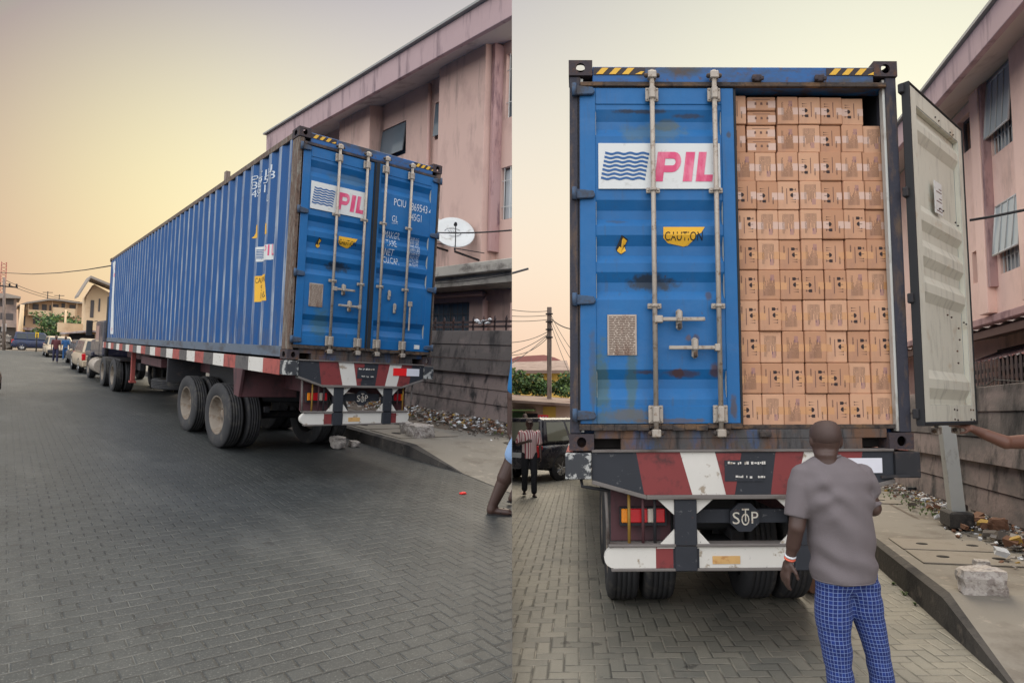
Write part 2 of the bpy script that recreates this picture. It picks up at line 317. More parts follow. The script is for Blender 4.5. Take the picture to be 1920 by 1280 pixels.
def pavers(name, cx, cy, tones, haze, split=None):
    """grey block paving in a right-angled herringbone, blocks two cells long; tones = (dark, light, joint dust)"""
    m, nt, b = base(name); v = coords(nt)
    warp = nd(nt, 'ShaderNodeTexNoise', {'Vector': v, 'Scale': 1.3, 'Detail': 3}).outputs['Color']
    wv = nd(nt, 'ShaderNodeVectorMath', {0: warp, 1: (.5, .5, .5)}, operation='SUBTRACT').outputs[0]
    wv = nd(nt, 'ShaderNodeVectorMath', {0: wv, 'Scale': .014}, operation='SCALE').outputs[0]
    v2 = nd(nt, 'ShaderNodeVectorMath', {0: v, 1: wv}, operation='ADD').outputs[0]
    s = nd(nt, 'ShaderNodeSeparateXYZ', {0: v2})
    x, y = mth(nt, 'MULTIPLY', s.outputs[0], 1/cx), mth(nt, 'MULTIPLY', s.outputs[1], 1/cy)
    i, j = mth(nt, 'FLOOR', x), mth(nt, 'FLOOR', y); fx, fy = mth(nt, 'FRACT', x), mth(nt, 'FRACT', y)
    k = mth(nt, 'FLOORED_MODULO', mth(nt, 'SUBTRACT', i, j), 4.0)
    k1 = mth(nt, 'COMPARE', k, 1, .1); k2 = mth(nt, 'COMPARE', k, 2, .1); k3 = mth(nt, 'COMPARE', k, 3, .1)
    vert = mth(nt, 'ADD', k2, k3); hor = mth(nt, 'SUBTRACT', 1, vert)
    lo = mth(nt, 'ADD', mth(nt, 'MULTIPLY', hor, fx), mth(nt, 'MULTIPLY', vert, fy))
    u = mth(nt, 'ADD', lo, mth(nt, 'ADD', k1, k2))
    w = mth(nt, 'ADD', mth(nt, 'MULTIPLY', hor, fy), mth(nt, 'MULTIPLY', vert, fx))
    e = mth(nt, 'MINIMUM', mth(nt, 'MINIMUM', u, mth(nt, 'SUBTRACT', 2, u)), mth(nt, 'MINIMUM', w, mth(nt, 'SUBTRACT', 1, w)))
    ia, ja = mth(nt, 'SUBTRACT', i, k1), mth(nt, 'SUBTRACT', j, k2)
    if split is not None:      # plain half-lapped courses on one side of the street
        h = mth(nt, 'MULTIPLY', mth(nt, 'ADD', x, mth(nt, 'FLOORED_MODULO', j, 2.0)), .5); u2 = mth(nt, 'MULTIPLY', mth(nt, 'FRACT', h), 2)
        e2 = mth(nt, 'MINIMUM', mth(nt, 'MINIMUM', u2, mth(nt, 'SUBTRACT', 2, u2)), mth(nt, 'MINIMUM', fy, mth(nt, 'SUBTRACT', 1, fy)))
        sm = mth(nt, 'LESS_THAN', mth(nt, 'MULTIPLY', i, cx), split); pick = lambda a, b: mth(nt, 'ADD', mth(nt, 'MULTIPLY', sm, a), mth(nt, 'MULTIPLY', mth(nt, 'SUBTRACT', 1, sm), b))
        e = pick(e2, e); ia = pick(mth(nt, 'FLOOR', h), ia); ja = pick(j, ja)
    idv = nd(nt, 'ShaderNodeCombineXYZ', {0: ia, 1: ja, 2: vert}).outputs[0]
    rnd = nd(nt, 'ShaderNodeTexWhiteNoise', {'Vector': idv}, noise_dimensions='3D').outputs['Value']
    fine = nz(nt, v, 90, 4, .7); slow = nz(nt, v, .55, 4); mid = nz(nt, v, 4, 5, .65)
    ee = mth(nt, 'ADD', e, mth(nt, 'MULTIPLY_ADD', mid, .08, -.04))
    joint = step(nt, ee, .06, .02)
    c1 = mixc(nt, rnd, tones[0], tones[1])
    c1 = mixc(nt, mth(nt, 'MULTIPLY', step(nt, slow, .42, .66), .55), c1, tones[2])
    c1 = mixc(nt, mth(nt, 'MULTIPLY', step(nt, mid, .55, .8), .5), c1, [t*.6 for t in tones[0]])
    gap = mixc(nt, step(nt, mid, .46, .62), [t*.3 for t in tones[0]], tones[3])
    c1 = mixc(nt, mth(nt, 'MULTIPLY', joint, .9), c1, gap)
    worn = step(nt, nz(nt, coords(nt, (1, .25, 1)), 1.1, 5, .7), .50, .72); c1 = mixc(nt, mth(nt, 'MULTIPLY', worn, .4), c1, tones[3])
    grit = nz(nt, v, 38, 5, .8); c1 = mixc(nt, mth(nt, 'MULTIPLY', step(nt, grit, .42, .30), .55), c1, [t*.35 for t in tones[0]])
    speck = step(nt, nz(nt, v, 75, 3, .85), .60, .65)
    c1 = mixc(nt, mth(nt, 'MULTIPLY', speck, .5), c1, S_(160, 160, 154))
    oil = step(nt, nz(nt, v, 3.2, 4), .655, .675); c1 = mixc(nt, mth(nt, 'MULTIPLY', oil, .55), c1, S_(34, 33, 33))
    hgt = mth(nt, 'ADD', mth(nt, 'MULTIPLY', step(nt, ee, .02, .12), 1.0), mth(nt, 'ADD', mth(nt, 'MULTIPLY', fine, .35), mth(nt, 'MULTIPLY', rnd, .25)))
    bn = nd(nt, 'ShaderNodeBump', {'Height': hgt, 'Strength': .65, 'Distance': .008})
    nt.links.new(bn.outputs[0], b.inputs['Normal'])
    nt.links.new(c1, b.inputs['Base Color']); b.inputs['Roughness'].default_value = .54; b.inputs['Specular IOR Level'].default_value = haze
    return m
MT['paversL'] = pavers('block_paving_dimmed', .082, .128, (S_(40, 44, 45), S_(49, 53, 53), S_(56, 60, 62), S_(96, 97, 94)), .5, 2.1)  # same paving as the right street, tones darkened for duller light
MT['paversR'] = pavers('block_paving_brightened', .105, .112, (S_(102, 101, 94), S_(128, 124, 113), S_(142, 137, 122), S_(164, 155, 139)), .6)  # same paving again, tones lightened for sunlit ground

# ------------------------------------------------------------------ mesh helpers
_txt = {}
def text_geo(s):
    """flat letters as (points, faces, width, cap height) from the built-in font"""
    if s in _txt: return _txt[s]
    cu = bpy.data.curves.new('letters', 'FONT'); cu.body = s; cu.resolution_u = 3
    o = bpy.data.objects.new('letters', cu); COL.objects.link(o)
    me = bpy.data.meshes.new_from_object(o.evaluated_get(C.evaluated_depsgraph_get()))
    pts = [v.co.copy() for v in me.vertices]; fs = [tuple(p.vertices) for p in me.polygons]
    bpy.data.objects.remove(o); bpy.data.curves.remove(cu); bpy.data.meshes.remove(me)
    x0 = min(p.x for p in pts); x1 = max(p.x for p in pts); y0 = min(p.y for p in pts); y1 = max(p.y for p in pts)
    _txt[s] = ([((p.x-x0), (p.y-y0)) for p in pts], fs, x1-x0, y1-y0); return _txt[s]

class MB:
    def __init__(s): s.bm = bmesh.new()
    def f(s, pts, m=0):
        try: fc = s.bm.faces.new([s.bm.verts.new(p) for p in pts])
        except ValueError: return
        fc.material_index = m; return fc
    def hexa(s, p, m=0, bev=0, seg=1):
        vs = [s.bm.verts.new(q) for q in p]; fs = []
        for q in ((0, 3, 2, 1), (4, 5, 6, 7), (0, 1, 5, 4), (1, 2, 6, 5), (2, 3, 7, 6), (3, 0, 4, 7)):
            fc = s.bm.faces.new([vs[i] for i in q]); fc.material_index = m; fs.append(fc)
        if bev:
            es = list({e for fc in fs for e in fc.edges})
            bmesh.ops.bevel(s.bm, geom=es, offset=bev, segments=seg, affect='EDGES', profile=.5, material=-1)
        return s
    def box(s, x0, x1, y0, y1, z0, z1, m=0, bev=0, seg=1):
        return s.hexa([(x0, y0, z0), (x1, y0, z0), (x1, y1, z0), (x0, y1, z0), (x0, y0, z1), (x1, y0, z1), (x1, y1, z1), (x0, y1, z1)], m, bev, seg)
    def prism(s, pts, ax, a, b, m=0, bev=0):
        mk = {'x': lambda p, t: (t, p[0], p[1]), 'y': lambda p, t: (p[0], t, p[1]), 'z': lambda p, t: (p[0], p[1], t)}[ax]
        A = [s.bm.verts.new(mk(p, a)) for p in pts]; B = [s.bm.verts.new(mk(p, b)) for p in pts]; n = len(pts); fs = []
        fs.append(s.bm.faces.new(A)); fs.append(s.bm.faces.new(B[::-1]))
        for i in range(n): fs.append(s.bm.faces.new((A[i], B[i], B[(i+1) % n], A[(i+1) % n])))
        for fc in fs: fc.material_index = m
        bmesh.ops.recalc_face_normals(s.bm, faces=fs)
        if bev:
            es = list({e for fc in fs for e in fc.edges})
            bmesh.ops.bevel(s.bm, geom=es, offset=bev, segments=1, affect='EDGES', material=-1)
        return s
    def ring(s, c, u, v, r1, r2, n, ph=0):
        return [s.bm.verts.new(V(c)+V(u)*(r1*math.cos(ph+2*PI*i/n))+V(v)*(r2*math.sin(ph+2*PI*i/n))) for i in range(n)]
    def skin(s, rings, m=0, cap=True, smooth=True):
        n = len(rings[0]); fs = []
        for a, b in zip(rings, rings[1:]):
            for i in range(n):
                fs.append(s.bm.faces.new((a[i], a[(i+1) % n], b[(i+1) % n], b[i])))
        for fc in fs: fc.smooth = smooth
        if cap:
            fs.append(s.bm.faces.new(rings[0][::-1])); fs.append(s.bm.faces.new(rings[-1]))
        for fc in fs: fc.material_index = m
        return s
    def tube(s, pts, r, n=8, m=0):
        pts = [V(p) for p in pts]; rs = []
        for i, p in enumerate(pts):
            t = (pts[min(i+1, len(pts)-1)]-pts[max(i-1, 0)]).normalized()
            u = t.cross(V((0, 0, 1)) if abs(t.z) < .95 else V((0, 1, 0))).normalized(); v = t.cross(u)
            ri = r[i] if isinstance(r, (list, tuple)) else r
            rs.append(s.ring(p, u, v, ri, ri, n))
        return s.skin(rs, m)
    def lathe(s, prof, o, ax, n=28, m=0, sc=(1, 1, 1), mats=None, smooth=True):
        """profile of (radius, distance along axis); sc squeezes the result"""
        o = V(o); T = {'x': ((0, 1, 0), (0, 0, 1), (1, 0, 0)), 'y': ((0, 0, 1), (1, 0, 0), (0, 1, 0)), 'z': ((1, 0, 0), (0, 1, 0), (0, 0, 1))}[ax]
        u, v, w = (V(t) for t in T); prev = None
        for k, (r, a) in enumerate(prof):
            cur = [s.bm.verts.new(o+V(((u*math.cos(2*PI*i/n)+v*math.sin(2*PI*i/n))*r+w*a)[q]*sc[q] for q in range(3))) for i in range(n)]
            if prev:
                for i in range(n):
                    fc = s.bm.faces.new((prev[i], prev[(i+1) % n], cur[(i+1) % n], cur[i])); fc.smooth = smooth
                    fc.material_index = mats[k-1] if mats else m
            prev = cur
        return s
    def text(s, t, o, u, v, h, w=None, m=0, al='l', shear=0, snap=None):
        pts, fs, tw, th = text_geo(t); k = h/th; kx = (w/tw) if w else k
        off = {'l': 0, 'c': -.5*tw*kx, 'r': -tw*kx}[al]; o, u, v = V(o), V(u), V(v)
        vs = []
        for p in pts:
            q = o+u*(p[0]*kx+off+shear*p[1]*k)+v*(p[1]*k)
            vs.append(s.bm.verts.new(snap(q) if snap else q))
        for fc in fs:
            try: s.bm.faces.new([vs[i] for i in fc]).material_index = m
            except ValueError: pass
        return s
    def ball(s, c, r, m=0, sub=2, jig=0, sc=(1, 1, 1)):
        g = bmesh.ops.create_icosphere(s.bm, subdivisions=sub, radius=1)
        for v in g['verts']:
            d = v.co.normalized(); k = 1+jig*NZ.noise(d*1.7+V(c)*3)+jig*.5*NZ.noise(d*4+V(c))
            v.co = V(c)+V((d.x*sc[0], d.y*sc[1], d.z*sc[2]))*r*k
        for fc in {f for v in g['verts'] for f in v.link_faces}: fc.material_index = m; fc.smooth = jig == 0
        return s
    def capsule(s, a, ra, b, rb, n=14, sq=1.0, up=None, m=0):
        """tapered limb with rounded ends; sq flattens it across the direction up"""
        a, b = V(a), V(b); t = (b-a); L = t.length; t = t/L if L > 1e-6 else V((0, 0, 1))
        w = V(up) if up else (V((0, 1, 0)) if abs(t.y) < .9 else V((1, 0, 0)))
        v = (w-t*w.dot(t)).normalized(); u = v.cross(t); rs = []
        for k in range(4):
            ph = PI/2*(1-k/4); rs.append(s.ring(a-t*(ra*math.sin(ph)), u, v, max(ra*math.cos(ph), ra*.02), max(ra*math.cos(ph), ra*.02)*sq, n))
        for k in range(5):
            ph = PI/2*k/4; rs.append(s.ring(b+t*(rb*math.sin(ph)), u, v, max(rb*math.cos(ph), rb*.02), max(rb*math.cos(ph), rb*.02)*sq, n))
        return s.skin(rs, m)
    def loft(s, rings, n=20, m=0):
        return s.skin([s.ring((c[0], c[1], c[2]), (1, 0, 0), (0, 1, 0), c[3], c[4], n) for c in rings], m)
    def build(s, name, ms, parent=None, F=None, loc=(0, 0, 0), rz=0, smooth=False, keep=False):
        bmesh.ops.recalc_face_normals(s.bm, faces=s.bm.faces) if not keep else None
        me = bpy.data.meshes.new(name); s.bm.to_mesh(me); s.bm.free()
        for m in (ms if isinstance(ms, (list, tuple)) else [ms]): me.materials.append(MT[m] if isinstance(m, str) else m)
        if smooth:
            for p in me.polygons: p.use_smooth = True
        o = bpy.data.objects.new(name, me); COL.objects.link(o)
        if parent is not None:
            o.parent = parent; o.location = loc; o.rotation_euler = (0, 0, rz)
        elif F: o.matrix_world = FM[F] @ M.Translation(loc) @ M.Rotation(rz, 4, 'Z')
        return o
SIDE = {}; RAIL = []
def tag(o, label, cat, group=None, F=None):
    o['label'] = label; o['category'] = cat
    if group: o['group'] = group
    if F: SIDE[o.name] = F
    return o
def thing(name, label, cat, F, loc=(0, 0, 0), rz=0, group=None):
    o = bpy.data.objects.new(name, None); COL.objects.link(o); o.empty_display_size = .2
    o.matrix_world = FM[F] @ M.Translation(loc) @ M.Rotation(rz, 4, 'Z'); return tag(o, label, cat, group, F)
def struct(o, F, kind='structure'):
    o['kind'] = kind; SIDE[o.name] = F; return o
def remesh(mb, name, m, parent, voxel, smooth=3, F=None, keepm=None, loc=(0, 0, 0), edit=None):
    """melt overlapping limbs into one continuous surface"""
    o = mb.build('flesh', m); md = o.modifiers.new('r', 'REMESH'); md.mode = 'VOXEL'; md.voxel_size = voxel; md.use_smooth_shade = True
    if smooth:
        sm = o.modifiers.new('s', 'SMOOTH'); sm.factor = .5; sm.iterations = smooth
    me = bpy.data.meshes.new_from_object(o.evaluated_get(C.evaluated_depsgraph_get())); me.name = name
    bpy.data.objects.remove(o)
    if edit:
        nr = [v.normal.copy() for v in me.vertices]; edit(me, nr)
        bm = bmesh.new(); bm.from_mesh(me)
        for _ in range(2): bmesh.ops.smooth_vert(bm, verts=bm.verts, factor=.5, use_axis_x=True, use_axis_y=True, use_axis_z=True)
        bm.to_mesh(me); bm.free()
    me.materials.clear(); me.materials.append(MT[m])
    for p in me.polygons: p.use_smooth = True
    q = bpy.data.objects.new(name, me); COL.objects.link(q)
    if parent is not None: q.parent = parent; q.location = loc
    elif F: q.matrix_world = FM[F] @ M.Translation(loc)
    return q
def copy_tree(o, parent=None):
    c = o.copy(); COL.objects.link(c)
    if parent is not None: c.parent = parent
    for ch in list(o.children): copy_tree(ch, c)
    return c

# ------------------------------------------------------------------ the container, seen twice
# the rear end was measured on the right-hand truck: photo pixels there -> fractions of the end frame
def XF(x, y): a, b = 1079-(y-110)*.0196, 1689+(y-110)*.0249; return (x-a)/(b-a)
def ZH(y): return (845-y)/735*2.896
GROOVES = [(205, 225, 240, 257), (380, 398, 415, 430), (447, 466, 484, 500), (517, 535, 552, 569), (698, 716, 733, 753)]
def door_profile(dep):
    pr = [(ZH(765), .0)]
    for g in reversed(GROOVES):
        pr += [(ZH(g[3]), 0.0), (ZH(g[2]), dep), (ZH(g[1]), dep), (ZH(g[0]), 0.0)]
    return pr+[(ZH(195), 0.0)]
def pdepth(pr, z):
    for (a, da), (b, db) in zip(pr, pr[1:]):
        if a <= z <= b: return da+(db-da)*(z-a)/(b-a+1e-9)
    return 0.0
def sheet(mb, x0, x1, pr, off, m=0, nx=1):
    for (a, da), (b, db) in zip(pr, pr[1:]):
        for i in range(nx):
            xa, xb = x0+(x1-x0)*i/nx, x0+(x1-x0)*(i+1)/nx
            mb.f([(xa, da+off, a), (xb, da+off, a), (xb, db+off, b), (xa, db+off, b)], m)
def drape(mb, x0, x1, z0, z1, pr, off, m=0, cut=None):
    """a sticker that follows the corrugation"""
    zs = sorted({z0, z1, *[z for z, _ in pr if z0 < z < z1]})
    for a, b in zip(zs, zs[1:]):
        mb.f([(x0, pdepth(pr, a)+off, a), (x1, pdepth(pr, a)+off, a), (x1, pdepth(pr, b)+off, b), (x0, pdepth(pr, b)+off, b)], m)
def bar_geo(mb, x, yb, sgn=1):
    mb.tube([(x, yb, ZH(822)), (x, yb, ZH(136))], .018, 10)
    for ya, yc, w in ((168, 194, .048), (361, 371, .05), (578, 588, .05), (764, 796, .052)):
        mb.box(x-w, x+w, yb+.012, yb+.034, ZH(yc), ZH(ya), 0, .004); mb.box(x-.024, x+.024, yb-.028, yb+.014, ZH(yc)+.006, ZH(ya)-.006, 0, .008)
        for q in (-.036, .036):
            for zz in ((ZH(yc)+.015, ZH(ya)-.015) if yc-ya > 15 else ((ZH(yc)+ZH(ya))/2,)): mb.ball((x+q, yb+.012, zz), .009, 0, 1)
    for yy in (146, 814):
        mb.box(x-.032, x+.032, yb-.03, yb+.03, ZH(yy+7), ZH(yy-7), 0, .006); mb.ball((x-.042, yb-.0, ZH(yy)), .02, 1, 1); mb.ball((x+.042, yb, ZH(yy)), .02, 1, 1)
def handle_geo(mb, xa, xb, z, yb, xr, flip=1):
    mb.box(min(xa, xb), max(xa, xb), yb-.022, yb-.006, z-.014, z+.014, 0, .005)
    mb.box(xa-.03*flip if flip > 0 else xa-.01, xa+.03 if flip > 0 else xa+.03, yb-.03, yb+.02, z-.026, z+.026, 0, .005)
    mb.box(xr-.022, xr+.022, yb-.004, yb+.034, z-.075, z+.075, 0, .014)
    mb.box(xr-.02, xr+.02, yb-.034, yb-.02, z-.02, z+.062, 0, .008); mb.box(xr-.013, xr+.013, yb-.03, yb-.0, z-.07, z-.03, 1, .006)
def waves(mb, x0, x1, z0, z1, off, rows=7, sk=.0, m=0):
    w, h = x1-x0, (z1-z0)/rows
    for r in range(rows):
        zc = z1-h*(r+.5); sh = sk*(zc-z0); n = 24
        for i in range(n):
            a, b = i/n, (i+1)/n
            f = lambda t: .17*h*math.cos(t*2*PI*3.5)
            mb.f([(x0+sh+w*a, off, zc+f(a)-h*.30), (x0+sh+w*b, off, zc+f(b)-h*.30), (x0+sh+w*b, off, zc+f(b)+h*.26), (x0+sh+w*a, off, zc+f(a)+h*.26)], m)
def pil(mb, x0, z0, k, h, off, sk=.25, m=0):
    """the three slanted capitals P I L; k = width unit, h = height"""
    P = lambda u, w: (x0+u*k+sk*w*h, off, z0+w*h)
    mb.f([P(0, 0), P(.36, 0), P(.36, 1), P(0, 1)], m)
    arc = [(math.cos(t), math.sin(t)) for t in [PI/2-PI*i/8 for i in range(9)]]
    for (a, b) in zip(arc, arc[1:]):
        mb.f([P(.72+.34*a[0], .655+.345*a[1]), P(.72+.34*b[0], .655+.345*b[1]), P(.70+.12*b[0], .655+.115*b[1]), P(.70+.12*a[0], .655+.115*a[1])], m)
    mb.f([P(.36, .77), P(.70, .77), P(.72, 1), P(.36, 1)], m); mb.f([P(.36, .31), P(.72, .31), P(.70, .54), P(.36, .54)], m)
    mb.f([P(1.22, 0), P(1.62, 0), P(1.62, 1), P(1.22, 1)], m)
    mb.f([P(1.78, 0), P(2.5, 0), P(2.5, .23), P(1.78, .23)], m); mb.f([P(1.78, .23), P(2.12, .23), P(2.12, 1), P(1.78, 1)], m)
def ringplate(mb, cx, cz, hw, hh, rx_, rz_, mk, m=0):
    """a square plate with an oval hole; mk maps (u, w) to a point"""
    n = 16; sq = []
    for i in range(n):
        t = 2*PI*i/n; c, s_ = math.cos(t), math.sin(t); q = 1/max(abs(c), abs(s_)); sq.append((cx+hw*c*q, cz+hh*s_*q, cx+rx_*c, cz+rz_*s_))
    for a, b in zip(sq, sq[1:]+sq[:1]):
        mb.f([mk(a[0], a[1]), mk(b[0], b[1]), mk(b[2], b[3]), mk(a[2], a[3])], m)
def casting(mb, x0, x1, y0, y1, z0, z1, out, top):
    """hollow corner fitting with an oval hole in the end, the side and the top or bottom"""
    cx, cy, cz = (x0+x1)/2, (y0+y1)/2, (z0+z1)/2; hw, hd, hh = (x1-x0)/2, (y1-y0)/2, (z1-z0)/2
    for yy in (y0, y0+.018): ringplate(mb, cx, cz, hw, hh, hw*.38, hh*.62, lambda u, w, yy=yy: (u, yy, w))
    xs = x0 if out < 0 else x1; xi = xs+.018*(1 if out < 0 else -1)
    for xx in (xs, xi): ringplate(mb, cy, cz, hd, hh, hd*.38, hh*.62, lambda u, w, xx=xx: (xx, u, w))
    zt = z1 if top else z0
    for zz in (zt, zt+(-.018 if top else .018)): ringplate(mb, cx, cy, hw, hd, hw*.5, hd*.6, lambda u, w, zz=zz: (u, w, zz))
    zb = z0 if top else z1
    mb.f([(x0, y0, zb), (x1, y0, zb), (x1, y1, zb), (x0, y1, zb)])
    mb.f([(x0, y1, z0), (x1, y1, z0), (x1, y1, z1), (x0, y1, z1)]); xo = x1 if out < 0 else x0
    mb.f([(xo, y0, z0), (xo, y1, z0), (xo, y1, z1), (xo, y0, z1)])

def leaf_door(root, W, sd, paint, sgn, left, opened=False, rz=0, rot_name='door', blue='post'):
    """one door leaf hung at its outer edge; sgn +1 left leaf, -1 right leaf"""
    xh = XF(1091, 480)*W; dw = XF(1384, 480)*W-xh
    X = lambda px: (XF(px, 480)*W-xh)
    sx = W/2.475; pr = door_profile(.036*min(sd, 1.2)); th = .05
    mb = MB()
    x1, x2 = X(1121), X(1360)
    bx = lambda a, b, y0, y1, z0, z1, m=0, bev=0: mb.box(min(sgn*a, sgn*b), max(sgn*a, sgn*b), y0, y1, z0, z1, m, bev)
    bx(0, x1, 0, th, ZH(797), ZH(163), 0, .004); bx(x2, dw, 0, th, ZH(797), ZH(163), 0, .004)
    bx(x1, x2, 0.001, th, ZH(797), ZH(765), 0, .003); bx(x1, x2, .001, th, ZH(195), ZH(163), 0, .003)
    sheet(mb, min(sgn*x1, sgn*x2), max(sgn*x1, sgn*x2), pr, .008)
    loc = (xh, 0, 0) if sgn > 0 else (W-xh, 0, 0)
    d = mb.build('door', [paint], root, loc=loc, rz=rz)
    if rot_name != 'door': d['label'] = rot_name
    # rubber all round, the lapping strip at the meeting edge
    g = MB()
    bxg = lambda a, b, y0, y1, z0, z1: g.box(min(sgn*a, sgn*b), max(sgn*a, sgn*b), y0, y1, z0, z1, 0, .004)
    bxg(-.022, -.001, .004, th+.012, ZH(800), ZH(160)); bxg(dw+.001, dw+.022*sx, .012, th+.012, ZH(800), ZH(160))
    bxg(-.022, dw+.02*sx, .006, th+.012, ZH(803), ZH(797)-.001); bxg(-.022, dw+.02*sx, .006, th+.012, ZH(163)+.001, ZH(159))
    if not opened and sgn < 0: bxg(dw-.062*sx, dw+.004, -.007, -.0005, ZH(797), ZH(163))
    g.build('seal', 'seal', d)
    if not opened:
        g = MB(); n = 14; rr = random.Random(5)
        for i in range(n):
            a, b = -.01+(dw+.02)*i/n, -.01+(dw+.02)*(i+1)/n; q = rr.uniform(-.006, .012)
            bxa, bxb = sorted((sgn*a, sgn*b)); g.box(bxa, bxb, -.022, .004, ZH(807)-q, ZH(797)-q*.5, 0, .004)
        g.build('gasket', 'gasket', d)
    lin = MB()    # pale inner face
    bl = lambda a, b, y0, y1, z0, z1: lin.box(min(sgn*a, sgn*b), max(sgn*a, sgn*b), y0, y1, z0, z1, 0, .002)
    bl(.004, x1, th+.001, th+.006, ZH(796), ZH(164)); bl(x2, dw-.004, th+.001, th+.006, ZH(796), ZH(164))
    bl(x1, x2, th+.001, th+.005, ZH(796), ZH(765)); bl(x1, x2, th+.001, th+.005, ZH(195), ZH(164))
    bl(x1-.001, x1+.003, .0135, th+.001, ZH(764), ZH(196)); bl(x2-.003, x2+.001, .0135, th+.001, ZH(764), ZH(196))
    bl(x1, x2, .0135, th+.001, ZH(765), ZH(763)); bl(x1, x2, .0135, th+.001, ZH(197), ZH(195))
    sheet(lin, min(sgn*x1, sgn*x2), max(sgn*x1, sgn*x2), pr, .012)
    li = lin.build('inner_lining', 'cream', d)
    for k, y in enumerate((171, 371, 570, 781)):
        h = MB(); a, b = sorted((sgn*-.055*sx, sgn*.115*sx))
        if opened: a, b = sorted((sgn*-.05*sx, sgn*.02*sx)); h.box(a, b, -.01, .03, ZH(y+9), ZH(y-9), 0, .006)
        else:
            h.prism([(sgn*-.055*sx, ZH(y+10)), (sgn*.10*sx, ZH(y+8)), (sgn*.115*sx, ZH(y+3)), (sgn*.10*sx, ZH(y-6)), (sgn*-.055*sx, ZH(y-10))], 'y', -.03, -.001, 0, .006)
        if not opened: h.tube([(sgn*-.04*sx, -.03, ZH(y+12)), (sgn*-.04*sx, -.03, ZH(y-12))], .018, 8)
        h.build('hinge', 'dark' if opened else 'hingeblue', d)
    for px in (1227.5, 1345):
        b = MB(); bar_geo(b, sgn*X(px), -.052); b.build('locking_bar', ['steel', 'gasket'], d)
    return d, X, pr, dw, li

